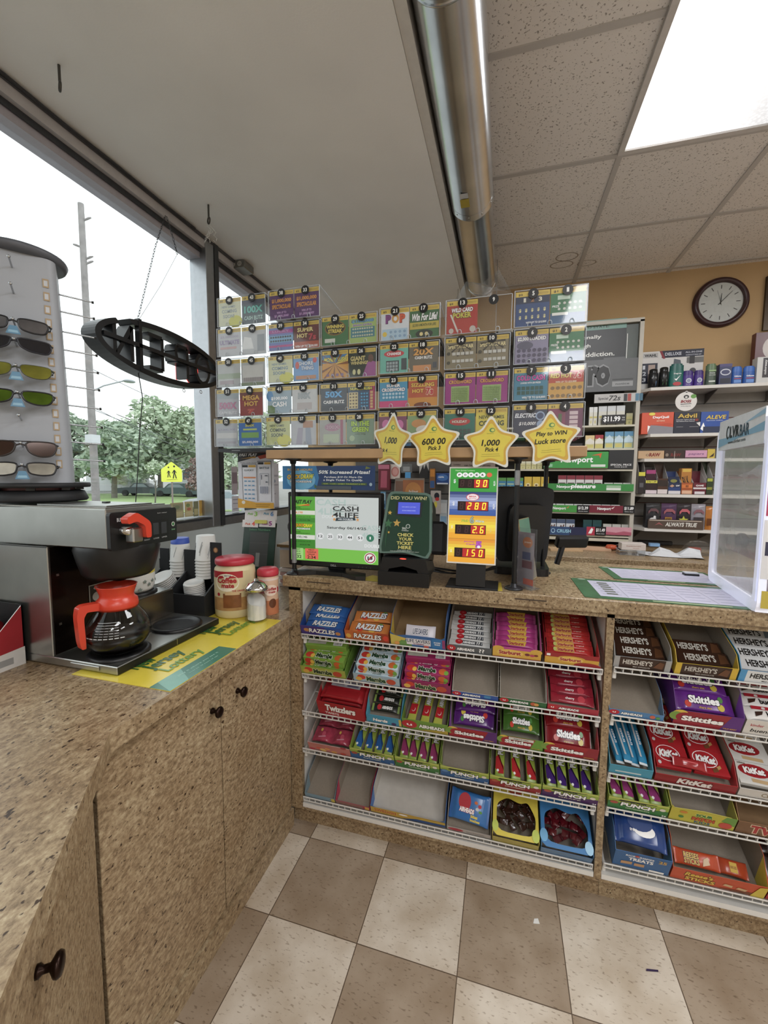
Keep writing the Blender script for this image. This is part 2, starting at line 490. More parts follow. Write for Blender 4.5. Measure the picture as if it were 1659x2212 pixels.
b = MB(); b.box(XW-.12, XW, Y0, -3.2, 1.14, ZS, OFFWHITE); struct(b.obj('wall_left_end'))

# ceiling lights
LENS = None
def lens_mat(strength):
    m, nt, b = node_mat('lit_prismatic_lens')
    tc = nt.nodes.new('ShaderNodeTexCoord'); L = nt.links
    sx = nt.nodes.new('ShaderNodeSeparateXYZ'); L.new(tc.outputs['Object'], sx.inputs[0])
    # the tubes inside show as a bright band along the lens
    r = nt.nodes.new('ShaderNodeMapRange'); r.inputs['From Min'].default_value = -.3; r.inputs['From Max'].default_value = .3
    L.new(sx.outputs['X'], r.inputs['Value'])
    cr = nt.nodes.new('ShaderNodeValToRGB'); cr.color_ramp.interpolation = 'EASE'
    st = [(.0, .55), (.12, 1.0), (.45, 1.0), (.62, .62), (1, .4)]
    while len(cr.color_ramp.elements) < len(st): cr.color_ramp.elements.new(.5)
    for e, (p, v) in zip(cr.color_ramp.elements, st): e.position = p; e.color = (v, v, v, 1)
    L.new(r.outputs[0], cr.inputs[0])
    wv = nt.nodes.new('ShaderNodeTexVoronoi'); wv.inputs['Scale'].default_value = 90; L.new(tc.outputs['Object'], wv.inputs['Vector'])
    mr = nt.nodes.new('ShaderNodeMapRange'); mr.inputs['From Max'].default_value = .7; mr.inputs['To Min'].default_value = 1.08; mr.inputs['To Max'].default_value = .85
    L.new(wv.outputs['Distance'], mr.inputs['Value'])
    mu = nt.nodes.new('ShaderNodeMath'); mu.operation = 'MULTIPLY'; L.new(cr.outputs[0], mu.inputs[0]); L.new(mr.outputs[0], mu.inputs[1])
    m2 = nt.nodes.new('ShaderNodeMath'); m2.operation = 'MULTIPLY'; m2.inputs[1].default_value = strength; L.new(mu.outputs[0], m2.inputs[0])
    b.inputs['Base Color'].default_value = (.1, .1, .1, 1); b.inputs['Emission Color'].default_value = (1, .985, .98, 1)
    L.new(m2.outputs[0], b.inputs['Emission Strength'])
    return m
LENSM = lens_mat(1.9)
tro = None
for i, (tx, ty) in enumerate(TROFFERS):
    if tro is None:
        tro = thing('ceiling_light', 'large fluorescent panel light glowing in the tile ceiling', 'light', (tx, ty, ZC))
        b = MB(); b.ring([(-.285, -.59), (.285, -.59), (.285, .59), (-.285, .59)], [(-.262, -.567), (.262, -.567), (.262, .567), (-.262, .567)], -.018, -.001, mat('#d2cdc9', .4)); b.obj('frame', tro)
        b = MB(); b.box(-.262, .262, -.567, .567, -.01, -.002, LENSM); b.obj('lens', tro)
    else:
        dup(tro, 'fluorescent panel light in the tile ceiling out of the picture', (tx, ty, ZC), group='ceiling lights behind the camera')

# ------------------------------------------------------------------ counters
FY, ZF, ZL = .045, 1.045, .90          # face of the candy counter, its top, the lower left top
xc, yc = -.07, -.772
dgx, dgy = .292/.476, -.376/.476      # direction of the slanted run of the left counter
END = 1.05
pe = (xc+dgx*END, yc+dgy*END)
b = MB(); b.prism([(XW+.003, .66), (-.128, .66), (-.128, .042), (xc, .042), (xc, yc), pe, (pe[0]-.35, pe[1]-.45), (XW+.003, pe[1]-.45)], ZL-.045, ZL, LAM)
tag(b.obj('worktop'), 'long speckled tan laminate worktop of the lower left counter under the coffee machine', 'worktop')
t = thing('base_cabinet', 'speckled tan cabinet under the lower left worktop with two tall doors', 'cabinet', (-.1, -.37, 0))
b = MB(); b.box(-.55, -.02, -.415, .41, .075, ZL-.046, LAM); b.obj('body', t)
b = MB(); b.box(-.5, .008, -.415, .41, 0, .072, LAM); b.obj('kick_board', t)
BRONZE = mat('#2a1c16', .3, .85, noise=.1)
def knob(par, loc, d):
    k = MB(); k.T = frame(loc, (-d[1], d[0], 0), (0, 0, 1))
    k.lathe([(1e-5, 0), (.009, 0), (.009, .004), (.0055, .008), (.0055, .016), (.015, .022), (.0165, .026), (.0145, .030), (.008, .032), (1e-5, .0325)], BRONZE, 20)
    return k.obj('knob', par)
for y0, y1, ky in ((-.413, -.017, -.055), (-.013, .405, .065)):
    b = MB(); b.box(-.018, 0, y0, y1, .08, ZL-.049, LAM, .0012); d = b.obj('door', t)
    knob(d, (0, ky, .748), (1, 0))
# slanted cabinet that carries the run towards the camera
t = thing('corner_cabinet', 'slanted speckled tan cabinet nearest the camera with one knobbed door', 'cabinet', (-.1, -.79, 0), (0, 0, math.atan2(dgy, dgx)))
b = MB(); b.box(.004, 1.05, -.4, -.02, .075, ZL-.046, LAM); b.obj('body', t)
b = MB(); b.box(.004, 1.05, -.4, -.012, 0, .072, LAM); b.obj('kick_board', t)
b = MB(); b.box(.006, .5, -.018, 0, .08, ZL-.05, LAM, .0012); d = b.obj('door', t)
KN = MB()
_l = hit(62, 2118, 'z', .72)
knob(d, (.305, 0, .735), (0, 1))
# candy counter
b = MB(); b.box(-.125, 2.9, .03, .66, ZF-.045, ZF, LAM, .003)
for x0 in (-.02, .745):
    b.box(x0, x0+.1, .0292, .031, ZF-.021, ZF-.0165, mat('#4a3a2c', .6))
tag(b.obj('worktop'), 'raised speckled tan laminate top of the candy counter', 'worktop')
t = thing('candy_counter', 'speckled tan candy counter open at the front with white inner panels', 'counter', (0, FY, 0))
b = MB()
for x0, x1 in ((-.105, -.055), (1.03, 1.052), (2.1, 2.15)): b.box(x0, x1, 0, .02, .082, ZF-.046, LAM)
b.box(-.105, 2.9, 0, .02, .072, .082, LAM); b.box(-.105, 2.9, 0, .02, ZF-.06, ZF-.046, LAM)
b.obj('face_frame', t)
b = MB(); b.box(-.105, 2.9, .024, .06, 0, .075, LAM)
b.box(1.0515, 1.0525, .0235, .024, 0, .075, mat('#4a3a2c')); b.obj('kick_board', t)
for x0, x1 in ((-.105, -.056), (1.031, 1.051), (2.101, 2.149)):
    b = MB(); b.box(x0+.001, x1-.001, .0205, .55, .09, ZF-.048, WHITEP); b.obj('side_panel', t)
for x0, x1 in ((-.054, 1.029), (1.053, 2.099)):
    b = MB(); b.box(x0, x1, .001, .55, .0825, .1, WHITEP); b.obj('bottom_board', t)
b = MB(); b.box(-.1, 2.9, .55, .56, .09, ZF-.048, mat('#6d655c', .8)); b.obj('back_panel', t)
# ------------------------------------------------------------------ things on the lower left counter
STAIN = mat('#a8a8a4', .28, .95, noise=.07, nscale=14); STAIN2 = mat('#8b8780', .22, .95, noise=.08, nscale=14)
RED_PL = mat('#d63a1c', .3, noise=.02); ORANGE_PL = mat('#e2542c', .35)
# advertising mat
my0, my1, mx0, mx1 = -.603, -.068, -.395, -.076
b = MB(); b.T = frame((mx1, my0, ZL), (0, 1, 0), (-1, 0, 0)); W_, H_ = my1-my0, mx1-mx0
Y_MAT = mat('#e6cf24', .22, noise=.03)
b.prism([(0, 0), (W_, 0), (W_, H_), (0, H_)], .0001, .0016, Y_MAT)
sp = []
for x0 in (.0, .5):
    sp += [] + ([('r', '#3a7d66', .0, .0, .5, .2), ('p', '#6aa894', [(.0, .0), (.12, .0), (.2, .2), (.05, .2)]), ('t', '#9ccdb8', 'play it where you see it', .28, .12, .3, .026), ('t', '#9ccdb8', 'must be 18 years of age', .28, .07, .22, .018)] if x0 == 0 else []) + [  # lighter slanted patch at the near end is painted glare
           
           ('e', '#e8e8d8', x0+.3, .86, .085, .1), ('e', '#3d8a45', x0+.285, .88, .03, .05), ('e', '#3d8a45', x0+.32, .84, .03, .05), ('e', '#4f9a55', x0+.32, .89, .025, .035), ('e', '#4f9a55', x0+.285, .83, .025, .035),
           ('t', '#2d6a30', 'New', x0+.19, .6, .13, .15, {'b': .03}), ('t', '#2d6a30', 'Jersey', x0+.26, .45, .24, .17, {'b': .03}), ('t', '#6aa02c', 'Lottery', x0+.29, .295, .27, .15, {'b': .02})]
art(b, W_, H_, sp, z=.0016, gloss=.22)
tag(b.obj('counter_mat'), 'yellow and green lottery mat lying flat on the left worktop', 'mat')

# coffee machine
cm = thing('coffee_machine', 'stainless steel coffee machine with black hood front and lower warmer deck', 'coffee machine', (0, 0, 0))
b = MB(); b.box(-.74, -.266, -.58, -.172, ZL+.004, ZL+.026, STAIN, .002)
b.box(-.2655, -.264, -.579, -.173, ZL+.005, ZL+.024, BLACK); b.box(-.2645, -.2635, -.372, -.37, ZL+.006, ZL+.024, STEEL)
for x in (-.7, -.3):
    for y in (-.55, -.2): b.box(x-.012, x+.012, y-.012, y+.012, ZL+.001, ZL+.004, BLACK)
b.box(-.425, -.325, -.5835, -.58, ZL+.009, ZL+.021, STEEL, .001)
b.obj('base', cm)
b = MB(); b.box(-.74, -.49, -.58, -.365, ZL+.026, 1.236, STAIN, .002)
b.box(-.4895, -.4885, -.574, -.37, ZL+.03, 1.233, mat('#3b302b', .18, .9, noise=.2, nscale=6))
b.box(-.74, -.49, -.5806, -.58, 1.232, 1.2345, BLACK)
b.T = frame((-.4885, -.54, ZL+.03), (0, 1, 0), (0, 0, 1))
for zz in (.08, .22): b.lathe([(1e-5, .004), (.004, .003), (.004, 0)], STEEL, 8) if False else b.box(-.02, -.014, zz, zz+.006, 0, .002, STEEL)
art(b, 1, 1, [('r', '#9a9690', .075, .19, .15, .24), ('r', '#1d1b1a', .078, .193, .147, .237), ('r', '#a8a49c', .07, .1, .17, .17), ('r', '#25201e', .073, .103, .167, .167),
              ('t', '#d8d4cc', 'CAUTION', .12, .158, .07, .008), ('e', '#bcb8b0', .095, .132, .015, .014), ('t', '#c8c4bc', 'HOT LIQUID', .138, .14, .045, .006), ('t', '#c8c4bc', 'KEEP CLEAR', .138, .128, .045, .006), ('t', '#c8c4bc', 'turn off when not in use', .12, .11, .08, .006)], z=.001)
b.obj('body', cm)
b = MB(); b.box(-.745, -.275, -.583, -.362, 1.24, 1.343, STAIN, .002); b.box(-.73, -.29, -.57, -.372, 1.343, 1.346, STAIN2); b.box(-.56, -.31, -.55, -.4, 1.346, 1.3495, STAIN, .001); b.box(-.42, -.405, -.47, -.455, 1.35, 1.354, BLACK)
b.obj('hood', cm)
b = MB(); b.T = frame((-.275, -.583, 1.235), (0, 1, 0), (0, 0, 1)); pw, ph = .226, .099
b.prism(rrect(0, pw, 0, ph, .008), 0, .012, BLACK)
art(b, pw, ph, [('r', '#0c0c0d', .42, .2, .86, .68), ('r', '#303236', .46, .26, .55, .6), ('r', '#303236', .6, .26, .69, .6), ('r', '#303236', .73, .26, .82, .6),
                ('t', '#cfcfcf', 'BUNN', .14, .8, .1, .1), ('t', '#9a9a9a', 'READY', .5, .15, .09, .04), ('t', '#9a9a9a', 'LOWER', .645, .15, .09, .04), ('t', '#9a9a9a', 'UPPER', .775, .15, .09, .04),
                ('e', '#c8c8c0', .93, .5, .03, .07), ('e', '#2e6e3a', .93, .5, .022, .052), ('t', '#6fae7a', 'brew', .93, .34, .06, .05), ('t', '#8a8a8a', 'hot water', .75, .88, .16, .04)], z=.012)
b.obj('control_panel', cm)
b = MB(); b.T = frame((-.262, -.548, 1.285), (0, 1, 0), (0, 0, 1))
b.lathe([(.011, 0), (.011, .03), (1e-5, .03)], CHROME, 14)
b.box(-.004, .028, -.03, .008, .012, .04, STEEL, .003); b.lathe([(1e-5, .012), (.006, .012)], STEEL, 8)
f_ = b.obj('faucet', cm)
b = MB(); b.T = frame((-.25, -.58, 1.31), (0, 1, 0), (0, 0, 1))
b.prism(rounded([(0, .012), (.03, .026), (.075, -.004), (.075, -.045), (.058, -.045), (.056, -.012), (.03, .002), (.004, -.004)], .25, 3), .018, .04, RED_PL)
b.obj('lever', f_)
b = MB(); b.T = Matrix.Translation((-.365, -.472, 0))
b.lathe([(.105, 1.238), (.108, 1.225), (.1, 1.19), (.09, 1.155), (.08, 1.145), (.02, 1.138), (.016, 1.128), (1e-5, 1.128)], BLACK, 32)
b.obj('brew_funnel', cm)
b = MB(); b.box(-.74, -.455, -.36, -.174, ZL+.026, 1.018, STAIN2, .0015); b.box(-.738, -.46, -.355, -.18, 1.018, 1.0195, STAIN); b.obj('upper_step', cm)
for (x, y, z) in ((-.346, -.5, ZL+.026), (-.35, -.277, ZL+.026), (-.54, -.262, 1.0195)):
    b = MB(); b.T = Matrix.Translation((x, y, z)); r = .078 if z < 1 else .07
    b.lathe([(r, 0), (r+.002, .004), (r-.004, .009), (r-.01, .0095), (r-.013, .006), (r-.03, .004), (1e-5, .0045)], BLACK, 36); b.obj('warmer_plate', cm)

# glass carafe
cf = thing('coffee_carafe', 'half full glass coffee carafe with orange collar and handle on the front warmer', 'carafe', (-.346, -.5, ZL+.0355))
b = MB(); b.lathe([(1e-5, .0005), (.05, .0005), (.062, .006), (.076, .028), (.083, .052), (.079, .078), (.064, .105), (.047, .127), (.043, .136), (.042, .15)], GLASS, 40)
art_t = mat('#d9dde0', .5)
for i in range(9):     # printed instructions round the glass
    a = -1.9+i*.16; rr = .0795
    z0 = .078
    for k in range(7):
        rad = .0805 - .0028*k*1.0; zz = .058+.0065*k
        if i in (3, 4, 5, 6, 7) or k < 1:
            b.T = frame((rad*1.03*math.cos(a), rad*1.03*math.sin(a), zz), (-math.sin(a), math.cos(a), 0), (0, 0, 1))
            b.box(-.005, .005, 0, .0012 if k else .0022, 0, .0002, art_t)
b.T = Matrix(); b.obj('glass_body', cf)
b = MB(); b.lathe([(1e-5, .003), (.05, .003), (.06, .008), (.074, .028), (.0805, .047), (1e-5, .047)], mat('#0b0604', .3, noise=0, spec=.15), 36); b.obj('coffee', cf)
b = MB(); b.lathe([(.0475, .124), (.0505, .122), (.053, .13), (.051, .146), (.044, .152), (.042, .158), (.0425, .163), (.05, .185), (.052, .188), (.049, .187), (.0405, .166), (.04, .15), (.044, .13)], RED_PL, 36)
b.obj('collar', cf)
hd = Vector((-.3, -.95, 0)).normalized(); hs = Vector((-hd.y, hd.x, 0))
b = MB(); b.T = frame((0, 0, 0), hd, (0, 0, 1))
pts = [(.045, .148), (.088, .15), (.1, .143), (.104, .12), (.1, .05), (.096, .032), (.086, .032), (.086, .05), (.088, .115), (.08, .13), (.048, .126)]
b.prism(rounded(pts, .2, 2), -.0125, .0125, RED_PL); b.obj('handle', cf)

# white flowered pot on the upper warmer
pt = thing('decanter_pot', 'white flowered pot with yellow band on the upper warmer', 'pot', (-.54, -.262, 1.0295))
b = MB(); b.lathe([(1e-5, 0), (.056, 0), (.062, .01), (.066, .045), (.064, .07), (.058, .1), (.06, .104), (.054, .104), (.053, .09), (1e-5, .08)], WHITE, 32)
for i in range(26):
    a = 2*PI*i/26; z = .025+.014*math.sin(i*2.3); b.T = frame((.0668*math.cos(a), .0668*math.sin(a), z), (-math.sin(a), math.cos(a), 0), (0, 0, 1)); b.flat(star(0, 0, .008, .004), 0, '#7d8a84')
b.T = Matrix(); b.lathe([(.0655, .062), (.0655, .073)], mat('#dcc92c', .4), 32); b.obj('body', pt)

# cup organiser with its stacks
og = thing('cup_organizer', 'black cup and lid organizer with slanted dividers behind the coffee machine', 'organizer', (-.655, -.13, ZL))
BK = mat('#202124', .55, noise=.15, nscale=200)
b = MB(); b.box(0, .3, 0, .17, .001, .006, BK); b.box(0, .3, .164, .17, .006, .19, BK); b.obj('back_panel', og)
for x in (0, .13, .294):
    b = MB(); b.T = frame((x, 0, 0), (0, 1, 0), (0, 0, 1)); b.prism([(0, .006), (.17, .006), (.17, .19), (.1, .19), (.1, .15), (.0, .085)], 0, .006, BK)
    b.obj('divider', og)
b = MB(); b.box(.006, .3, -.004, .0, .001, .085, BK); b.obj('front_panel', og)
for x0, x1 in ((.006, .05), (.125, .185), (.25, .3)):
    b = MB(); b.box(x0, x1, .098, .103, .11, .235 if x0 < .2 else .27, BK)
    if x0 > .2: b.T = frame((.276, .098, .24), (1, 0, 0), (0, 0, 1)); b.flat(ell(0, 0, .011, .011), .0006, '#8a5a34'); b.flat(ell(0, 0, .007, .008), .001, '#c79a6a')
    b.obj('cup_fence', og)
CUPW = mat('#e6e6e2', .6, noise=.02)
def cup_stack(x, y, z, n, r0, r1, h, band, label, group, down=True, rim=.012):
    first = None
    for k in range(n):
        if first is None:
            b = MB()
            pr = [(r1, 0), (r1+.002, .001), (r1+.002, .004), (r1, .005), (r0, h), (r0-.004, h), (1e-5, h-.003)]
            b.lathe(pr, CUPW, 24)
            for q in range(7):
                a = q*.9; b.T = frame((0, 0, 0), (1, 0, 0), (0, 1, 0)); t0 = .2+.06*(q % 3)
                rr = r1+(r0-r1)*(t0+.15)+.0012
                b.tube([((r1+(r0-r1)*t+.0008)*math.cos(a+.7*t), (r1+(r0-r1)*t+.0008)*math.sin(a+.7*t), .005+(h-.005)*t) for t in (t0, t0+.15, t0+.3, t0+.45)], .0009, mat('#8f979b', .5), 4)
            b.T = Matrix()
            o = b.obj('paper_cup'); o.location = (x, y, z); tag(o, label, 'cup', group); first = o
        else: dup(first, None, (x, y, z+rim*k))
    if band:
        b = MB(); b.lathe([(r0+.0026, 0), (r0+.0012, .022), (r0-.004, .0225)], mat('#3a57b8', .5), 24); o = b.obj('cup_rim_band')
        bpy.data.objects.remove(o)
    return first
# blue banded cup on top of the left stack is its own kind
def paper_cup_blue(x, y, z):
    t = thing('paper_cup', 'paper cup with broad blue band topping the left stack of cups', 'cup', (x, y, z))
    b = MB(); b.lathe([(.041, 0), (.043, .001), (.043, .005), (.041, .006), (.0335, .095)], CUPW, 24); b.obj('cup_wall', t)
    b = MB(); b.lathe([(.0355, .073), (.0337, .096), (.031, .0965), (1e-5, .094)], mat('#3d5cc0', .5), 24); b.obj('blue_band', t)
X0, Y0_ = -.62, -.13
cup_stack(-.575, .0, ZL+.12, 5, .0335, .041, .095, False, 'white patterned paper cup nested under the blue banded one', 'paper cups in the left stack')
paper_cup_blue(-.575, .0, ZL+.18)
cup_stack(-.45, .0, ZL+.12, 7, .035, .042, .1, False, 'white patterned paper cup in the taller plain stack', 'paper cups in the right stack')
def bowl_stack(x, y, z, n, r, h, pitch, label, group, tilt, name='foam_bowl', cat='bowl'):
    b = MB(); b.lathe([(1e-5, 0), (r*.62, 0), (r*.66, .003), (r*.97, h), (r, h+.001), (r, h+.004), (r*.93, h+.003), (r*.6, .006), (1e-5, .006)], WHITE, 28)
    o = b.obj(name); tag(o, label, cat, group)
    for k in range(n):
        M_ = Matrix.Translation((x, y, z)) @ Matrix.Rotation(tilt, 4, Vector((1, -.3, 0))) @ Matrix.Translation((0, 0, pitch*k))
        if k == 0: place(o, M_)
        else: dup(o, None, mw=M_)
bowl_stack(-.585, -.055, ZL+.055, 9, .047, .02, .0075, 'white foam bowl tilted in the left slot of the organizer', 'foam bowls in the organizer', .45)
def lid_stack():  # white cup lids piled in the right slot
    b = MB(); b.lathe([(1e-5, .006), (.03, .006), (.032, .009), (.036, .008), (.039, .003), (.039, 0), (.036, 0)], WHITE, 28)
    o = b.obj('cup_lid'); tag(o, 'white cup lid stacked upright in the right slot of the organizer', 'saucer', 'cup lids in the organizer')
    for k in range(16):
        M_ = Matrix.Translation((-.455, -.055-.0009*k, ZL+.008+.0068*k)) @ Matrix.Rotation(.012*k if k > 10 else 0, 4, 'X')
        if k == 0: place(o, M_)
        else: dup(o, None, mw=M_)
lid_stack()

# creamer tub
def wrap(b, r, z0, z1, a0, a1, m, n=14, off=.0004):
    b.lathe([(r+off, z0), (r+off, z1)], m, n, True, a0, a1)
ca = math.atan2(-1.35, .98)       # towards the shopper
t = thing('creamer_tub', 'big cream coloured creamer tub with wide red lid beside the cup organizer', 'tub', (-.284, -.045, ZL+.0017))
b = MB(); prof = [(1e-5, 0), (.064, 0), (.069, .006), (.0705, .03), (.07, .15), (.068, .168), (.06, .178), (.06, .186)]
b.lathe(prof, mat('#e0cfa2', .4, noise=.02), 36); b.obj('tub_body', t)
b = MB()
RR = .071
wrap(b, RR, .03, .165, ca-1.25, ca+.75, mat('#dcc99a', .4, noise=.02), 24)
wrap(b, RR, .03, .075, ca-1.25, ca+.75, mat('#b98a52', .4, noise=.15, nscale=60), 24, .0006)
wrap(b, RR, .04, .09, ca-.6, ca+.25, mat('#8a5228', .35, noise=.2, nscale=50), 20, .0009)
wrap(b, RR, .085, .096, ca-.5, ca+.18, mat('#d8b98a', .35), 20, .0011)
wrap(b, RR, .143, .166, ca-1.25, ca+.35, mat('#b3202c', .35), 22, .0008)
def curved_text(b, s, r, z, h, a, m, bold=.03, arc=None):
    vs, fs, tw, th = text_mesh(s, bold); k = h/th
    if arc: kx = arc/tw
    else: kx = k
    b.add([((r)*math.cos(a+x*kx/r), r*math.sin(a+x*kx/r), z+y*k) for x, y in vs], fs, m)
def curved_ell(b, r, a, z, rx, rz, m, n=24):
    b.add([(r*math.cos(a), r*math.sin(a), z)]+[(r*math.cos(a+rx*math.cos(2*PI*i/n)/r), r*math.sin(a+rx*math.cos(2*PI*i/n)/r), z+rz*math.sin(2*PI*i/n)) for i in range(n)], [(0, 1+i, 1+(i+1) % n) for i in range(n)], m)
curved_ell(b, RR+.0012, ca-.42, .128, .043, .031, mat('#efe6cf', .4)); 
curved_text(b, 'Coffee', RR+.0016, .136, .02, ca-.42, as_mat('#b3202c'), .04); curved_text(b, 'mate', RR+.0016, .117, .015, ca-.36, as_mat('#b3202c'), .04)
curved_text(b, 'NESTLE', RR+.0016, .152, .005, ca-.36, as_mat('#26357a'), .02); curved_text(b, 'THE ORIGINAL', RR+.0012, .099, .006, ca+.2, as_mat('#b3202c'))
curved_ell(b, RR+.0014, ca-.85, .086, .006, .006, as_mat('#b3202c'))
b.obj('label', t)
b = MB(); b.lathe([(.062, .182), (.0655, .183), (.0665, .188), (.0665, .198), (.063, .203), (1e-5, .204)], mat('#c3263c', .35, noise=.02), 36); b.obj('lid', t); t.scale = (1.08,)*3
t = thing('creamer_canister', 'small red and cream creamer canister by the corner of the raised counter', 'canister', (-.172, .004, ZL))
b = MB(); b.lathe([(1e-5, 0), (.033, 0), (.035, .004), (.035, .05), (.0335, .075), (.035, .1), (.035, .128), (.031, .133)], mat('#e0b89a', .35, noise=.03), 30)
wrap(b, .035, .0, .05, -PI, PI, mat('#c87a4e', .35, noise=.12), 28); wrap(b, .0335, .075, .1, -PI, PI, mat('#bd2a38', .35), 28, .001); wrap(b, .035, .118, .125, -PI, PI, mat('#f0d8cf', .35), 28, .0008)
curved_ell(b, .0365, ca+.2, .085, .024, .019, mat('#f2dccb', .4)); curved_text(b, 'Coffee', .0369, .09, .011, ca+.2, as_mat('#b3202c')); curved_text(b, 'mate', .0369, .079, .008, ca+.3, as_mat('#b3202c'))
curved_ell(b, .0362, ca+.35, .04, .013, .016, mat('#6b3a1e', .35)); b.obj('can_body', t)
b = MB(); b.lathe([(.0335, .131), (.036, .132), (.0365, .138), (.036, .15), (.03, .156), (1e-5, .157)], mat('#cf3448', .35), 30); b.obj('lid', t)
t.scale = (1.13,)*3
# sugar pourer
t = thing('sugar_pourer', 'glass sugar pourer with chrome dome lid in front of the small canister', 'pourer', (-.163, -.09, ZL+.0017))
b = MB(); b.lathe([(1e-5, 0), (.036, 0), (.038, .005), (.036, .012), (.0335, .018), (.033, .1), (.031, .104)], GLASS, 10, False); b.lathe([(1e-5, .004), (.03, .004), (.031, .1)], GLASS, 10, False); b.obj('glass_jar', t)
b = MB(); sg = mat('#eae6dc', .8, noise=.03); n = 16; pr = [(r, .006) for r in (1e-5, .029)]
vs = [(.0295*math.cos(2*PI*i/n), .0295*math.sin(2*PI*i/n), .006) for i in range(n)]+[(.0295*math.cos(2*PI*i/n), .0295*math.sin(2*PI*i/n), .066-.016*math.cos(2*PI*i/n+.5)+.003*math.sin(5*i)) for i in range(n)]
b.add(vs, [(i, (i+1) % n, n+(i+1) % n, n+i) for i in range(n)], sg, True); b.add(vs[n:], [tuple(range(n))], sg); b.add(vs[:n], [tuple(range(n))[::-1]], sg); o = b.obj('sugar', t); o['kind'] = 'stuff'
b = MB(); b.lathe([(.0335, .1), (.0365, .101), (.0365, .11), (.034, .113), (.026, .124), (.014, .13), (.008, .131), (.007, .137), (1e-5, .138)], CHROME, 28); b.obj('pour_lid', t)

t.scale = (1.13,)*3
# ------------------------------------------------------------------ sunglasses spinner on top of the coffee machine
RC = Vector((-.694, -.46, 0)); tn = Vector((.772, -.636, 0)).normalized(); tt = Vector((.636, .772, 0)).normalized()
RZ0 = 1.3505
sp = thing('sunglasses_rack', 'grey revolving sunglasses tower with round top standing over the coffee machine', 'display rack', (RC.x, RC.y, RZ0), (0, 0, math.atan2(tt.y, tt.x)))
# local: x along tt, -y along tn
b = MB(); b.lathe([(1e-5, 0), (.13, 0), (.135, .006), (.125, .03), (.11, .034)], BLACKM, 40); b.lathe([(.1, .034), (.1, .042)], mat('#7a4a4a', .5), 24)
for i in range(8): a = i*PI/4; b.box(.112*math.cos(a)-.01, .112*math.cos(a)+.01, .112*math.sin(a)-.01, .112*math.sin(a)+.01, .034, .042, BLACK)
b.lathe([(1e-5, .042), (.14, .042), (.142, .048), (.14, .056), (1e-5, .056)], BLACKM, 40); b.obj('base', sp)
b = MB(); GP = mat('#a9aeb6', .5, noise=.04, nscale=5); h0, h1 = .098, .084
lo = rrect(-h0, h0, -h0, h0, .03, 5); hi = rrect(-h1, h1, -h1, h1, .026, 5); n = len(lo)
b.add([(x, y, .056) for x, y in lo]+[(x, y, .7) for x, y in hi], [(i, (i+1) % n, n+(i+1) % n, n+i) for i in range(n)], GP, True); 
for i in range(15):   # little size mirrors down the corner strip
    z = .1+.037*i; k = (z-.056)/.644; hh = h0+(h1-h0)*k
    b.T = frame((hh*.7, -hh-.0006, z), (1, 0, .0), (0, .02, 1)); b.ring([(-.007, 0), (.007, 0), (.007, .024), (-.007, .024)], [(-.0045, .004), (.0045, .004), (.0045, .02), (-.0045, .02)], 0, .001, mat('#b59a72', .5)); b.flat([(-.0045, .004), (.0045, .004), (.0045, .02), (-.0045, .02)], .0004, '#c8ccd2')
b.T = Matrix(); b.obj('tower', sp)
b = MB(); b.lathe([(1e-5, .7), (.1, .7), (.108, .704), (.113, .715), (.11, .722), (1e-5, .724)], mat('#5d6068', .45, noise=.05), 40); b.obj('top_disc', sp)
PEG = mat('#b7babd', .25, .9); zs = [.635, .585, .525, .47, .415, .36, .3, .24, .185, .13]
for k, z in enumerate(zs):
    kk = z/.7; hh = h0+(h1-h0)*kk
    b = MB(); b.rod((hh-.002, 0, z), (hh+.085, 0, z-.004), .0024, PEG); b.T = frame((hh+.085, 0, z-.004), (0, 1, 0), (0, 0, 1)); b.cyl(.0042, -.002, .004, BLACK, 8); b.obj('peg', sp)
GZ = [.59, .54, .485, .425, None, .315, .255]
for z in (.685, .615, .265, .523, .47, .40, .328, .19, .13):
    zz = z-.03; hh = h0+(h1-h0)*zz/.7
    b = MB(); b.rod((-.012, -hh+.002, zz), (-.012, -hh-.052, zz+.008), .0024, PEG); b.T = frame((-.012, -hh-.052, zz+.008), (0, 0, 1), (1, 0, 0)); b.lathe([(1e-5, .004), (.004, .002), (.004, -.002), (1e-5, -.003)], PEG, 10) if False else None
    b.T = Matrix.Translation((-.012, -hh-.052, zz+.008)); b.lathe([(1e-5, -.0045), (.003, -.003), (.0045, 0), (.003, .003), (1e-5, .0045)], PEG, 10); b.obj('peg', sp)
RM = Matrix.Translation((RC.x, RC.y, RZ0)) @ Matrix.Rotation(math.atan2(tt.y, tt.x), 4, 'Z')
def mirror_lens(name, col, rough=.06):
    return mat(col, rough, .85, noise=.3, nscale=25)
def lens_outline(kind):
    if kind == 'rect': return rounded([(-.029, .012), (-.01, .016), (.027, .015), (.031, .004), (.024, -.014), (.0, -.017), (-.024, -.012)], .35, 3)
    if kind == 'shield': return rounded([(-.033, .015), (.032, .015), (.034, -.002), (.026, -.016), (-.008, -.015), (-.026, -.006)], .3, 3)
    if kind == 'aviator': return rounded([(-.03, .014), (.03, .015), (.034, .0), (.024, -.02), (.0, -.024), (-.022, -.014)], .42, 4)
    return rounded([(-.031, .013), (.0, .016), (.03, .015), (.033, .002), (.023, -.015), (-.002, -.018), (-.025, -.01)], .42, 3)
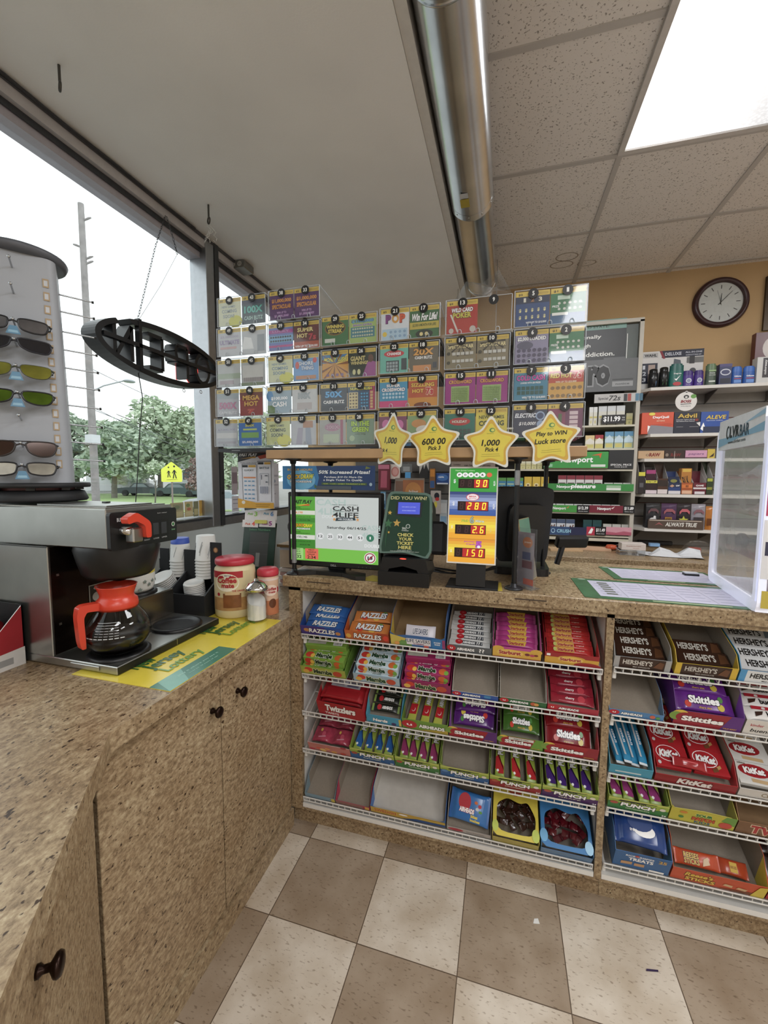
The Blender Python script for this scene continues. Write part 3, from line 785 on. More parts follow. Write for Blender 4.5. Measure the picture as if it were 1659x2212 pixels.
def sunglasses(kind, lensm, fr, label, z, tag_blue=True, tilt=0.0, rimless=False):
    zz = z-.03; hh = h0+(h1-h0)*zz/.7
    M_ = RM @ Matrix.Translation((-.012, -hh-.047, zz-.004)) @ Matrix.Rotation(tilt, 4, 'Y') @ Matrix.Rotation(PI/2-.12, 4, 'X')
    t = bpy.data.objects.new('sunglasses', None); COL.objects.link(t); tag(t, label, 'sunglasses'); place(t, M_ @ Matrix.Scale(1.13, 4))
    # local x = width, y = up, z = outwards
    for s in (-1, 1):
        pl = [(s*(.036+x) if True else 0, y) for x, y in lens_outline(kind)]
        b = MB(); b.T = Matrix.Rotation(-s*.16, 4, 'Y') ; b.T = Matrix.Translation((s*.036, 0, -.002)) @ Matrix.Rotation(s*.2, 4, 'Y') @ Matrix.Translation((-s*.036, 0, 0))
        b.prism(pl, .0, .0016, lensm); b.obj('lens', t)
    b = MB()
    for s in (-1, 1):
        b.T = Matrix.Translation((s*.036, 0, -.002)) @ Matrix.Rotation(s*.2, 4, 'Y') @ Matrix.Translation((-s*.036, 0, 0))
        pl = [(s*(.036+x), y, .0008) for x, y in lens_outline(kind)]
        b.tube(pl, .0011 if rimless else .0021, fr, 6, True)
    b.T = Matrix(); b.tube([(-.009, .004, .004), (0, .007, .006), (.009, .004, .004)], .0022, fr, 6)
    if kind == 'aviator': b.tube([(-.02, .014, .004), (0, .013, .007), (.02, .014, .004)], .0016, fr, 6)
    b.obj('frame', t)
    for s in (-1, 1):
        b = MB(); b.tube([(s*.067, .008, -.006), (s*.071, .008, -.014), (s*.068, .006, -.03), (s*.04, .004, -.038)], [.0026, .0026, .002, .0018], fr, 6); b.obj('temple', t)
    if tag_blue:
        b = MB(); b.T = Matrix.Translation((0, -.018, .004)); b.prism([(-.014, -.008), (.014, -.008), (.007, .012), (-.007, .012)], 0, .0006, '#4f86a8'); b.flat([(-.01, -.005), (.01, -.005), (.008, .001), (-.008, .001)], .0009, '#86b4cc'); b.obj('size_tag', t)
FRB = mat('#16171c', .25, noise=.02)
sunglasses('rect', mirror_lens('', '#7d8088'), FRB, 'dark framed sunglasses with silver grey lenses, topmost pair on the tower', .523, True)
sunglasses('shield', mat('#15161d', .15, noise=.02), mat('#1a1b25', .35), 'solid black wraparound sunglasses, second pair from the tower top', .47, False)
sunglasses('round', mirror_lens('', '#93984a'), mat('#3a3f2a', .3), 'rimless sunglasses with pale yellow green mirror lenses on the tower', .40, True, rimless=True)
sunglasses('round', mirror_lens('', '#5c7a2c'), FRB, 'black framed sunglasses with strong green mirror lenses above the bare peg', .328, True)
sunglasses('aviator', mat('#3c2a22', .1, .4, noise=.1), mat('#2a221e', .3), 'brown aviator sunglasses with double bridge under the bare peg', .19, False)
sunglasses('rect', mirror_lens('', '#c6c9c6'), FRB, 'black framed sunglasses with silver mirror lenses, lowest pair on the tower', .13, True)

# snack box at the left edge
t = thing('snack_box', 'black and red shelf box of red snack bags left of the coffee machine', 'box', (-.775, -.738, ZL))
b = MB(); b.box(0, .19, 0, .15, .001, .004, CARD); b.box(0, .19, .147, .15, .004, .17, BLACKM)
b.T = frame((.19, 0, 0), (0, 1, 0), (0, 0, 1)); b.prism([(0, 0), (.15, 0), (.15, .17), (.06, .075), (0, .06)], -.003, 0, WHITE, top=mat('#a3202a', .4), bot=BLACKM); b.flat([(.0, .0), (.15, .0), (.15, .05), (0, .04)], .0004, '#d8d5d0'); b.flat([(.02, .012), (.12, .012), (.12, .03), (.02, .03)], .0007, '#9a9a98')
b.T = frame((0, 0, 0), (1, 0, 0), (0, 0, 1)); b.prism([(0, 0), (.19, 0), (.19, .06), (0, .06)], 0, .003, '#a3202a')
art(b, .19, .06, [('r', '#e4e2de', 0, 0, 1, .35), ('t', '#ffffff', 'SNACKS', .6, .68, .5, .3), ('r', '#8c8c8c', .7, .08, .95, .25)], z=.003); b.obj('carton', t)
bag = MB(); bag.T = Matrix.Translation((-.66, -.66, ZL+.1)) @ Matrix.Rotation(.6, 4, 'X') @ Matrix.Rotation(.2, 4, 'Y')
bag.lathe([(1e-5, -.06), (.05, -.05), (.062, -.01), (.056, .03), (.04, .055), (1e-5, .062)], mat('#b01c28', .2, noise=.2, nscale=40), 12)
tag(bag.obj('snack_bag'), 'shiny red snack bag sitting in the black and red shelf box', 'snack bag')
# ------------------------------------------------------------------ wire racks and candy boxes
SLOPE = math.radians(22)
def proj(P):
    d = Vector(P)-CAM; z = d.dot(_f); return FW/2+FPX*d.dot(_r)/z, FH/2-FPX*d.dot(_u)/z
def x_at(px, y, z):
    lo, hi = -1.0, 3.5
    for _ in range(40):
        m = (lo+hi)/2
        if proj((m, y, z))[0] < px: lo = m
        else: hi = m
    return lo
WIRE = mat('#d9d7d2', .4, noise=.02)
RACKZ = {('L', 1): .812, ('L', 2): .65, ('L', 3): .495, ('L', 4): .338, ('L', 5): .13,
         ('R', 1): .825, ('R', 2): .664, ('R', 3): .465, ('R', 4): .345, ('R', 5): .146}
ORD = {1: 'top', 2: 'second', 3: 'third', 4: 'fourth', 5: 'lowest'}
for (bay, row), zf in RACKZ.items():
    x0, x1 = (-.05, 1.024) if bay == 'L' else (1.058, 2.095)
    t = thing('wire_rack', 'white wire candy rack sloping in the %s bay, %s of five' % ('left' if bay == 'L' else 'right', ORD[row]), 'wire rack', (x0, .042, zf), (0, 0, 0))
    w = x1-x0
    b = MB(); b.rod((0, 0, 0), (w, 0, 0), .0028, WIRE); b.rod((0, .003, -.017), (w, .003, -.017), .0028, WIRE)
    n = int(w/.0255)
    for i in range(n+1): b.rod((w*i/n, 0, .001), (w*i/n, .004, -.018), .0018, WIRE, 5)
    b.obj('front_lip', t)
    b = MB(); c, s = math.cos(SLOPE), math.sin(SLOPE)
    for i in range(0, n+1, 1): b.rod((w*i/n, .003, -.017), (w*i/n, .33*c, -.017+.33*s), .0015, WIRE, 4)
    for y in (.12, .22, .33): b.rod((0, y*c, -.02+y*s), (w, y*c, -.02+y*s), .0025, WIRE, 5)
    b.obj('wire_deck', t)
    b = MB()
    for x in (.004, w-.004): b.rod((x, .003, -.019), (x, .33*c, -.017+.33*s), .003, WIRE)
    for x, s_ in ((-.0015, 1), (w+.0015, -1)):
        b.box(min(x, x+s_*.012), max(x, x+s_*.012), .016, .03, -.045, -.015, WHITE, .002)
    b.obj('side_bracket', t)

def pillow(name, l, w, t, body, ends=None, spec=None, crimp=.008):
    """a sealed wrapper: length along x, print on +z"""
    b = MB(); ends = ends or body; N = 12
    sec = [(-l/2, .06, 1), (-l/2+crimp, .06, 1), (-l/2+crimp*2.2, .72, .96), (-l/2+crimp*3.6, 1, .95), (0, 1.02, .95), (l/2-crimp*3.6, 1, .95), (l/2-crimp*2.2, .72, .96), (l/2-crimp, .06, 1), (l/2, .06, 1)]
    vs = []
    for x, kz, ky in sec:
        for i in range(N):
            a = 2*PI*i/N; c, s = math.cos(a), math.sin(a)
            vs.append((x, w/2*ky*math.copysign(abs(c)**.5, c), t/2*kz*math.copysign(abs(s)**.5, s)))
    fs = []; ms = []
    for k in range(len(sec)-1):
        for i in range(N): fs.append((k*N+i, (k+1)*N+i, (k+1)*N+(i+1) % N, k*N+(i+1) % N)); ms.append(ends if k in (0, 7) else body)
    b.add(vs, [f[::-1] for f in fs], ms, True)
    if spec:
        k = crimp*2.6; b.T = Matrix.Translation((-l/2+k, -w*.42, t/2*1.02)); art(b, l-2*k, w*.84, spec, z=.0004, gloss=.3)
    return b.obj(name)
def carton_mesh(name, l, w, t, body, spec=None, front_spec=None):
    b = MB(); b.box(-l/2, l/2, -w/2, w/2, -t/2, t/2, body, .001)
    if spec: b.T = Matrix.Translation((-l/2, -w/2, t/2)); art(b, l, w, spec, gloss=.3)
    if front_spec: b.T = frame((-l/2, -w/2, -t/2), (1, 0, 0), (0, 0, 1)); art(b, l, t, front_spec, gloss=.3)
    return b.obj(name)

def tray(bay, row, px0, px1, label, lip=.042, wall=.062, L=.27, outer='#888888', inner=None, spec=None, back=None, flap=None, yaw=0.0, flank=None, dz=0.0, cut=.055, liptop=None):
    zf = RACKZ[bay, row]; y = .048; z = zf+.001+dz
    x0, x1 = x_at(px0, y, z), x_at(px1, y, z); w = x1-x0
    inner = inner or GREYCARD; om = mat(outer, .45, noise=.03); fm = as_mat(flap) if flap else om
    t = thing('candy_box', label, 'candy box', (x0, y, z), (SLOPE, 0, yaw))
    T = .0014; back = back or wall
    b = MB(); b.box(0, w, 0, L, .0, T, inner)
    for s, xx in ((0, 0), (1, w)):
        b.T = frame((xx if s else 0, 0, 0), (0, 1, 0), (0, 0, 1))     # local z = +x
        pl = [(0, 0), (L, 0), (L, back), (cut+.02, wall), (cut, wall*.96), (0, lip)]
        if s: b.prism(pl, -T, 0, om, top=om, bot=inner); b.flat([(0, .001), (0, lip), (cut, wall*.96), (cut*.8, .001)], -T-.0004, fm)
        else: b.prism(pl, 0, T, om, top=inner, bot=om); b.flat([(0, .001), (0, lip), (cut, wall*.96), (cut*.8, .001)], T+.0004, fm)
    b.T = Matrix(); b.box(0, w, L-T, L, 0, back, inner); b.obj('tray', t)
    b = MB(); b.T = frame((0, 0, 0), (1, 0, 0), (0, 0, 1))
    pl = [(0, 0), (w, 0), (w, lip), (0, lip)] if liptop is None else [(0, 0), (w, 0)]+[(u*w, v*lip) for u, v in liptop]
    b.prism(pl, -T, 0, om, bot=inner)
    art(b, w, lip, spec or [], z=0.0002, gloss=.4); b.obj('front_lip', t)
    M_ = Matrix.Translation((x0, y, z)) @ Matrix.Rotation(yaw, 4, 'Z') @ Matrix.Rotation(SLOPE, 4, 'X')
    return M_, w
def fill(M_, proto, pos, label, cat='candy', group=None):
    """pos: (x, y, z, rotz, tilt[, roll])"""
    for i, q in enumerate(pos):
        m = M_ @ Matrix.Translation(q[:3]) @ Matrix.Rotation(q[3], 4, 'Z') @ Matrix.Rotation(q[4], 4, 'X')
        if len(q) > 5: m = m @ Matrix.Rotation(q[5], 4, 'Y')
        if i == 0:
            tag(proto, label, cat, group if len(pos) > 1 else None); place(proto, m)
        else: dup(proto, None, mw=m)
def rows(w, n, y0, pitch, z, jit=.002, tilt=.0, tz=0.0):
    return [(w/2+random.uniform(-jit, jit), y0+pitch*k, z+tz*k, random.uniform(-.03, .03), tilt) for k in range(n)]
def cols(w, n, y, z, m=.012, tilt=0.0):
    p = (w-2*m)/n
    return [(m+p*(k+.5), y, z, PI/2+random.uniform(-.05, .05), random.uniform(-.15, .15)) for k in range(n)]
W1 = '#ffffff'
OUT = {'o': '#20123a'}
# ---- left bay, top rack
zz = [('r', '#4a3a8a', 0, 0, 1, 1), ('p', '#2b56a8', [(.4, 0), (1, 0), (1, 1), (.6, 1)]), ('e', '#c98a4a', .14, .5, .07, .2), ('e', '#c98a4a', .87, .42, .06, .2), ('T', W1, 'RAZZLES', .5, .5, .6, .5, {'o': '#1c1238', 's': .1, 'b': .03})]
M_, w = tray('L', 1, 652, 744, 'blue gum candy box at the left end of the top rack', outer='#2c4f9a', spec=zz)
rz = [('p', '#4f8fd0', [(.1, 1), (.9, 1), (.7, 0), (.3, 0)]), ('T', W1, 'RAZZLES', .5, .45, .82, .55, {'o': '#14204a', 's': .15, 'b': .04})]
fill(M_, pillow('gum_pouch', w*.9, .055, .014, mat('#2f68b4', .25), None, rz), [(w/2, .04, .02, 0, .15), (w/2+.002, .075, .032, .03, .1), (w/2-.003, .1, .04, -.03, .1)], 'blue gum pouch in the blue box at the left end of the top rack', 'candy', 'blue gum pouches')
zz = [('r', '#c9692c', 0, 0, 1, 1), ('p', '#a8431e', [(.6, 0), (1, 0), (1, 1), (.75, 1)]), ('e', '#e8b03a', .08, .4, .06, .25), ('e', '#d8402a', .93, .5, .06, .3), ('T', W1, 'RAZZLES', .52, .5, .62, .55, {'o': '#2a1410', 's': .1, 'b': .03})]
M_, w = tray('L', 1, 747, 841, 'orange gum candy box second from the left on the top rack', outer='#c45a24', spec=zz)
rz2 = [('e', '#e84a2a', .2, .2, .1, .2), ('e', '#5aa03a', .85, .7, .1, .25), ('e', '#f0c040', .6, .15, .1, .2), ('T', W1, 'RAZZLES', .5, .5, .86, .6, {'o': '#14205a', 's': .15, 'b': .04})]
fill(M_, pillow('gum_pouch', w*.92, .055, .014, mat('#e0883a', .25), None, rz2), [(w/2, .045, .02, .0, .2), (w/2+.004, .1, .03, .05, .15)], 'orange gum pouch in the orange box on the top rack', 'candy', 'orange gum pouches')
zz = [('r', '#3d6fae', 0, 0, 1, .9), ('p', '#d8c04a', [(0, 0), (.18, 0), (.3, .7), (.0, 1)]), ('p', '#6a9a4a', [(.1, 0), (.4, 0), (.36, .5), (.2, .5)]), ('r', '#e8e4ea', .3, .18, .74, .75), ('T', '#26305a', 'LIFE SAVERS', .52, .55, .42, .32, {'o': '#ffffff'}), ('t', '#8a3a6a', 'GUMMIES', .52, .28, .2, .12), ('r', '#2f7ab8', .76, 0, 1, .95), ('t', W1, 'SHARE', .86, .6, .12, .12), ('t', W1, 'SIZE', .86, .42, .1, .12), ('r', '#9a3a6e', .95, .1, 1, .9), ('e', '#e8a048', .12, .2, .05, .15), ('e', '#d85a4a', .66, .12, .05, .1)]
M_, w = tray('L', 1, 845, 962, 'brown lined ring candy box with tall cut back third on the top rack', lip=.05, wall=.1, outer='#3a68a4', inner=mat('#94774f', .8, noise=.05), spec=zz, flap='#d9b93a', cut=.06, liptop=[(1, 1.1), (.93, .9), (.8, 1.0), (.3, 1), (.1, .85), (0, 1.2)])
fill(M_, pillow('candy_bag', w*.55, .05, .012, mat('#d9d4df', .3), None, [('T', '#2a3060', 'LIFE SAVERS', .5, .5, .8, .5, {'o': W1})]), [(w*.52, .045, .03, .02, .6)], 'pale ring candy bag alone in the brown lined box')
ah = lambda col, extra=None: [('r', col, 0, 0, 1, 1), ('e', '#c4202c', .1, .52, .1, .44), ('t', W1, 'u', .1, .5, .06, .25), ('T', W1, 'AIRHEADS', .42, .48, .4, .42, {'o': '#1a1a1a', 'b': .05})]+(extra or [])
bar_grey = [('e', '#c4202c', .14, .55, .13, .52), ('e', '#e46a70', .14, .65, .05, .12), ('r', '#4a4e54', .26, .15, .95, .85), ('T', W1, 'AIRHEADS', .48, .5, .42, .45, {'o': '#14161a', 'b': .05}), ('t', W1, '??', .8, .5, .12, .6), ('t', '#c0c4c8', '?', .92, .5, .05, .5)]
M_, w = tray('L', 1, 966, 1062, 'grey mystery taffy box with white bars fourth on the top rack', lip=.03, outer='#6e7276', spec=ah('#5c6064', [('t', W1, '??', .78, .5, .12, .6)]))
fill(M_, pillow('taffy_bar', w*.93, .026, .009, mat('#d8d8d6', .3), None, bar_grey), rows(w, 7, .03, .026, .014, .003, .1, .0005), 'white taffy bar with red balloon lying in the grey mystery box', 'candy', 'white mystery taffy bars')
sb = lambda a, c: [('r', a, 0, .0, 1, 1), ('T', '#a81f3c', 'Starburst', .47, .5, .5, .62, {'o': c, 'b': .04})]
lipsb = [('r', '#e2b23a', 0, 0, 1, .8), ('e', '#e2b23a', .12, .85, .12, .25), ('e', '#e2b23a', .9, .8, .12, .25), ('e', '#f0c450', .36, .5, .28, .34), ('T', '#b0203a', 'Starburst', .36, .52, .46, .38, {'o': '#f6dc8a', 'b': .04}), ('e', '#7a2a3a', .72, .5, .05, .12), ('e', '#c4486a', .82, .46, .05, .12), ('e', '#8a3a2a', .9, .5, .04, .1), ('r', '#9c2a4a', 0, 0, 1, .08)]
M_, w = tray('L', 1, 1064, 1168, 'pink and yellow fruit chew box fifth from the left on the top rack', lip=.046, outer='#c94f9a', spec=lipsb, flap='#e07ab8')
fill(M_, pillow('fruit_chew_bar', w*.9, .025, .02, mat('#b53a86', .3), mat('#c85a9a', .4), [('p', '#dcae30', [(.18, 1), (.85, 1), (.8, .1), (.3, .1)]), ('T', '#a81f3c', 'Starburst', .52, .5, .5, .6, {'o': '#f0d060', 'b': .04})]), rows(w, 7, .04, .024, .022, .003, .25, .001), 'yellow and pink fruit chew bar in the pink box of the top rack', 'candy', 'pink fruit chew bars')
lipsr = [('r', '#a82a2c', 0, .55, 1, 1), ('r', '#dca82c', 0, 0, 1, .62), ('e', '#dca82c', .5, .62, .25, .22), ('e', '#a82a2c', .8, .05, .25, .3), ('e', '#f0c450', .48, .5, .24, .27), ('T', '#b0203a', 'Starburst', .48, .5, .4, .3, {'o': '#f6dc8a', 'b': .04}), ('r', W1, .03, .72, .1, .92)]
M_, w = tray('L', 1, 1176, 1292, 'red and yellow fruit chew box at the right end of the left bay top rack', lip=.046, outer='#b02024', spec=lipsr, flap='#d03030')
fill(M_, pillow('fruit_chew_bar', w*.88, .0235, .02, mat('#c22a28', .28), mat('#b02024', .4), [('r', '#e2a838', .06, .05, .62, .95), ('e', '#c4c86a', .04, .5, .05, .4), ('T', '#a81f3c', 'Starburst', .36, .5, .5, .62, {'o': '#f2d080', 'b': .04}), ('t', '#f0c8b8', 'original', .8, .5, .24, .3)]), rows(w, 9, .036, .0225, .022, .002, .25, .001), 'red and yellow fruit chew bar in the red box of the top rack', 'candy', 'red fruit chew bars')

# ---- second rack
def mamba(px0, px1, label, col, col2, txtc, n, plabel, group, lipc, flat_first=False):
    zz = [('r', lipc, 0, 0, 1, 1), ('e', '#d8402a', .18, .6, .09, .3), ('e', '#e8b63a', .12, .35, .07, .25), ('e', '#c84a2a', .82, .45, .1, .35), ('T', txtc, 'Mamba', .5, .5, .42, .6, {'o': '#f2f0c0', 'b': .05})]
    M_, w = tray('L', 2, px0, px1, label, lip=.04, wall=.06, outer=col2, spec=zz)
    sp = [('e', '#d2382c', .14, .5, .1, .42), ('e', '#f0c040', .22, .4, .05, .3), ('e', '#d86a2a', .85, .5, .09, .42), ('e', '#7ab03a', .93, .4, .05, .3), ('T', txtc, 'Mamba', .5, .55, .4, .66, {'o': W1, 'b': .05}), ('t', txtc, 'fruit chews', .52, .14, .2, .14)]
    pk = carton_mesh('fruit_chew_pack', w*.9, .034, .034, mat(col, .35, noise=.03), sp, sp)
    pos = [(w/2+random.uniform(-.003, .003), .03+.034*k, .02+.016*(k == 0)+(.034 if k == 0 else .01*(k == 1)), random.uniform(-.03, .03), .12) for k in range(n)]
    pos = [(w/2+random.uniform(-.002, .002), .022+.035*k, .0205, random.uniform(-.02, .02), 0) for k in range(n)]+[(w/2+.003, .03+.037*k, .056, .04*(k-.5), .0) for k in range(max(1, n-3))]
    fill(M_, pk, pos, plabel, 'candy', group)
    if flat_first:
        b = carton_mesh('fruit_chew_pack', w*.9, .036, .03, mat(col, .35, noise=.03), [('r', '#c8c8bc', .04, .25, .5, .85), ('r', W1, .68, .15, .9, .85)]+[('r', '#333333', .7+.03*i, .2, .71+.03*i, .8) for i in range(6)])
        fill(M_, b, [(w/2, .075, .088, .05, .1)], 'fruit chew pack turned with its barcode up in the %s box' % flat_first)
mamba(652, 748, 'green fruit chew box at the left end of the second rack', '#7fa83a', '#6f9a34', '#24401c', 5, 'green fruit chew pack in the green box of the second rack', 'green fruit chew packs', '#a8b440', 'green')
mamba(765, 864, 'pale blue fruit chew box second on the second rack', '#c6dbe6', '#8fb4cc', '#1f4a2a', 6, 'white and blue tropical fruit chew pack in the pale blue box', 'tropical fruit chew packs', '#a4bccb')
mamba(868, 974, 'magenta berry chew box third on the second rack', '#a22a62', '#8e2456', '#2a4a24', 6, 'magenta berry chew pack in the magenta box', 'berry chew packs', '#94285a', 'magenta')
M_, w = tray('L', 2, 977, 1076, 'empty taffy box with blue lip on the second rack', lip=.022, outer='#c2bcb0', spec=ah('#2f57a8', [('r', '#3f8ac0', .7, .3, .84, .9)]))
M_, w = tray('L', 2, 1079, 1180, 'empty taffy box with green lip on the second rack', lip=.024, outer='#c2bcb0', spec=ah('#2f6a3c', [('e', '#c8603a', .72, .5, .06, .35), ('e', '#e0a04a', .79, .45, .05, .3)]))
M_, w = tray('L', 2, 1182, 1292, 'red lipped taffy box of glossy red bars at the right of the second rack', lip=.024, outer='#b02a3a', spec=ah('#b22c3e'))
fill(M_, pillow('taffy_bar', w*.86, .036, .012, mat('#9c1f34', .18, noise=.15), None, [('r', '#7a1428', 0, .75, 1, 1), ('e', '#c83a4a', .8, .5, .12, .4), ('t', W1, 'cherry', .42, .45, .3, .35), ('r', '#d87080', .05, .1, .95, .16)]), rows(w, 4, .035, .032, .02, .004, .3, .005), 'glossy red cherry taffy bar in the red lipped box', 'candy', 'red cherry taffy bars')
fill(M_, pillow('taffy_bar', w*.84, .036, .012, mat('#1c1a3c', .18, noise=.1), None, [('r', '#c8c8d8', .02, .82, .98, .9), ('r', '#4a4a7a', .1, .3, .9, .36)]), [(w/2, .168, .04, 0, .3), (w/2+.004, .2, .045, .03, .3)], 'dark navy taffy bar behind the red ones in the red lipped box', 'candy', 'navy taffy bars')

# ---- third rack
zz = [('r', '#b01c26', 0, 0, 1, 1), ('T', W1, 'Twizzlers', .5, .6, .66, .5, {'o': '#7a0c14', 'b': .05, 's': .1}), ('t', W1, 'TWISTS', .3, .18, .3, .16)]
M_, w = tray('L', 3, 690, 790, 'red licorice box at the left of the third rack', lip=.07, wall=.1, outer='#b01c26', spec=zz, yaw=-.05)
fill(M_, pillow('licorice_pack', w*.92, .1, .02, mat('#a81824', .22), None, [('r', '#b8b8c4', .06, .5, .96, .85), ('r', '#8a8aa0', .1, .6, .45, .75), ('r', '#6a6a88', .55, .56, .9, .8), ('r', '#a01420', .0, .0, 1, .4)]), [(w/2, .07, .075, 0, .1), (w/2, .07, .05, 0, .1)], 'red licorice pack face down in the red licorice box', 'candy', 'licorice packs')
zz = [('r', '#3f9cc0', 0, 0, 1, 1), ('T', W1, 'Nerds', .4, .42, .42, .4, {'o': '#203a6a', 'b': .05, 's': .1}), ('e', '#4a3a6a', .78, .2, .07, .18), ('r', '#d8c23a', .93, .05, 1, .95)]
M_, w = tray('L', 3, 793, 868, 'teal taffy box with dark watermelon bars on the third rack', lip=.04, wall=.085, outer='#3fa0c4', spec=zz, flap='#58c0e0', cut=.05)
fill(M_, pillow('taffy_bar', w*.8, .028, .012, mat('#20241f', .25), mat('#8aa84a', .4), [('e', '#c4202c', .14, .5, .13, .45), ('T', W1, 'AIRHEADS', .6, .5, .6, .5, {'o': '#000000', 'b': .05})]), rows(w, 4, .045, .034, .03, .003, .35, .006), 'black taffy bar in the teal box of the third rack', 'candy', 'black taffy bars')
zz = [('r', '#6d9a2e', 0, 0, 1, 1), ('p', '#b8a02a', [(.3, 0), (1, 0), (1, .4), (.6, .2)]), ('e', '#c02030', .16, .5, .17, .42), ('t', W1, 'u', .16, .45, .12, .2), ('T', W1, 'AIRHEADS', .65, .48, .56, .36, {'o': '#2a4a14', 'b': .05})]
M_, w = tray('L', 3, 870, 968, 'green taffy box with three upright yellow bars on the third rack', lip=.05, outer='#7aa032', spec=zz)
fill(M_, pillow('taffy_bar', .17, .032, .012, mat('#b4b83a', .28), None, [('r', '#c4202c', 0, 0, .35, 1), ('e', '#e8e0d8', .16, .5, .08, .25), ('e', '#c4202c', .18, .54, .08, .22), ('T', W1, 'AIRHEADS', .62, .5, .5, .6, {'o': '#1c2a14', 'b': .05})]), cols(w, 3, .1, .03), 'yellow green taffy bar standing lengthwise in the green box', 'candy', 'yellow green taffy bars')
def sk_lip(base, side, flav):
    return [('r', base, 0, 0, 1, 1), ('p', side, [(.7, 0), (1, 0), (1, 1), (.82, 1)]), ('e', '#e2c23a', .08, .75, .12, .3), ('e', '#7aa03a', .02, .6, .1, .3), ('e', base, .16, .55, .14, .35), ('T', W1, 'Skittles', .42, .5, .62, .36, {'o': '#5a0f1a', 'b': .05}), ('t', '#e0a84a', flav, .84, .14, .2, .1)]
def sk_bag(w, col, flip=False):
    r = {'o': '#2a0f3a', 'b': .05}
    return pillow('chewy_candy_bag', w*.86, .062, .018, mat(col, .2, noise=.06), None, [('e', '#d23a2a', .1, .3, .08, .2), ('e', '#d8c030', .88, .25, .08, .2), ('e', '#4a8a3a', .9, .7, .06, .18), ('T', W1, 'Skittles', .5, .58, .74, .45, r), ('t', '#e0b040', 'share size', .5, .16, .3, .12)])
M_, w = tray('L', 3, 971, 1073, 'purple chewy candy box right of the green taffy on the third rack', lip=.05, wall=.09, outer='#6a2a86', spec=sk_lip('#a8202c', '#5e2a78', 'WILD BERRY'), flap='#b870d8')
fill(M_, sk_bag(w, '#5a2278'), [(w/2, .06, .035, PI, -.35), (w/2+.003, .1, .062, PI+.04, -.3), (w/2, .15, .07, PI, -.2)], 'purple chewy candy bag lying upside down in the purple box', 'candy', 'purple chewy candy bags')
M_, w = tray('L', 3, 1080, 1172, 'lime green chewy candy box on the third rack', lip=.05, wall=.07, outer='#5f8f2a', spec=sk_lip('#a8202c', '#6aa02c', 'SOUR')+[('r', '#e0e0d8', .2, .72, .78, .98), ('t', '#333333', 'REMOVE HERE', .49, .85, .34, .1)])
fill(M_, sk_bag(w, '#3f6a20'), [(w/2, .06, .045, 0, .3), (w/2, .11, .06, 0, .2), (w/2-.002, .15, .065, .03, .15)], 'green chewy candy bag in the lime green box', 'candy', 'green chewy candy bags')
M_, w = tray('L', 3, 1176, 1290, 'red chewy candy box at the right end of the third rack', lip=.052, wall=.09, outer='#9c1a26', spec=sk_lip('#a81c28', '#96182a', 'ORIGINAL'), flap='#d84a50')
fill(M_, sk_bag(w, '#8c1420'), [(w/2-.004, .05, .03, -.02, .5), (w/2-.004, .1, .055, .0, .3), (w/2, .15, .06, 0, .2)], 'red chewy candy bag in the red chewy candy box', 'candy', 'red chewy candy bags')

# ---- fourth rack
zz = [('r', '#c87a72', 0, 0, 1, 1)]+[('e', c, random.random(), random.random(), .07, .15) for c in ('#e0a048', '#d85a4a', '#e8b858', '#b83a4a', '#e89a5a', '#d04a58', '#e8c070', '#c84a3a')]
M_, w = tray('L', 4, 668, 758, 'pink printed tray of wrapped gummies at the left of the fourth rack', lip=.04, wall=.05, outer='#d8b8b4', spec=zz)
pos = [(w*(.28+.44*c), .05+.07*r, .03, .02, .05) for c in (0, 1) for r in range(3)]
fill(M_, pillow('gummy_pouch', w*.44, .066, .022, mat('#a83a52', .2, noise=.3, nscale=50), None, [('e', '#d8b04a', .25, .7, .12, .12), ('e', '#c8506a', .6, .4, .2, .2), ('p', '#d890a4', [(.1, .1), (.9, .2), (.85, .3), (.1, .18)])]), pos, 'pink gummy pouch in the pink printed tray', 'candy', 'pink gummy pouches')
def punch(bay, row, px0, px1, label, c1, c2, n, plabel, group, dark, lipc=None, flav='BLUE RASPBERRY'):
    zz = [('r', '#9db53a', 0, .4, 1, 1), ('p', c1, [(0, 0), (1, 0), (1, .52), (.7, .42), (.3, .5), (0, .62)]), ('p', '#c3cc5a', [(0, .86), (1, .86), (.98, 1), (0, 1)]), ('p', '#15180f', [(.16, .72), (.8, .86), (.8, .9), (.2, .86)]), ('t', '#15180f', 'SOUR', .5, .78, .28, .16), ('T', W1, 'PUNCH', .5, .5, .56, .34, {'o': '#15180f', 'b': .05, 's': .1}), ('t', '#dfe6c8', flav, .5, .2, .4, .09), ('e', '#b4533c' if n else '#5a8ac0', .1, .55, .07, .12), ('e', '#e8e0d0', .9, .62, .05, .12), ('t', W1, '24', .94, .12, .07, .14)]
    M_, w = tray(bay, row, px0, px1, label, lip=.056, wall=.075, outer='#8fa838', spec=zz, liptop=[(1, 1.12), (.96, .98), (.6, .86), (.2, .92), (.04, 1.02), (0, 1.2)])
    if n:
        sp = [('r', '#a2b83c', 0, 0, 1, 1), ('p', c2, [(0, 0), (.16, 0), (.4, .75), (.36, 1), (.1, 1), (0, .6)]), ('p', dark, [(.06, .0), (.12, 0), (.5, .8), (.46, .9)]), ('e', W1, .06, .7, .03, .14), ('T', W1, 'PUNCH', .62, .45, .42, .7, {'o': '#15180f', 'b': .06})]
        fill(M_, pillow('sour_belt_pack', .19, .034, .013, mat('#8ea536', .28), None, sp, .004), cols(w, n, .105, .034, .008), plabel, 'candy', group)
punch('L', 4, 759, 853, 'sour belt box with blue lip and four blue packs on the fourth rack', '#2a5f9a', '#2a66b0', 4, 'blue and lime sour belt pack in the blue lipped box', 'blue sour belt packs', '#1c3a6a')
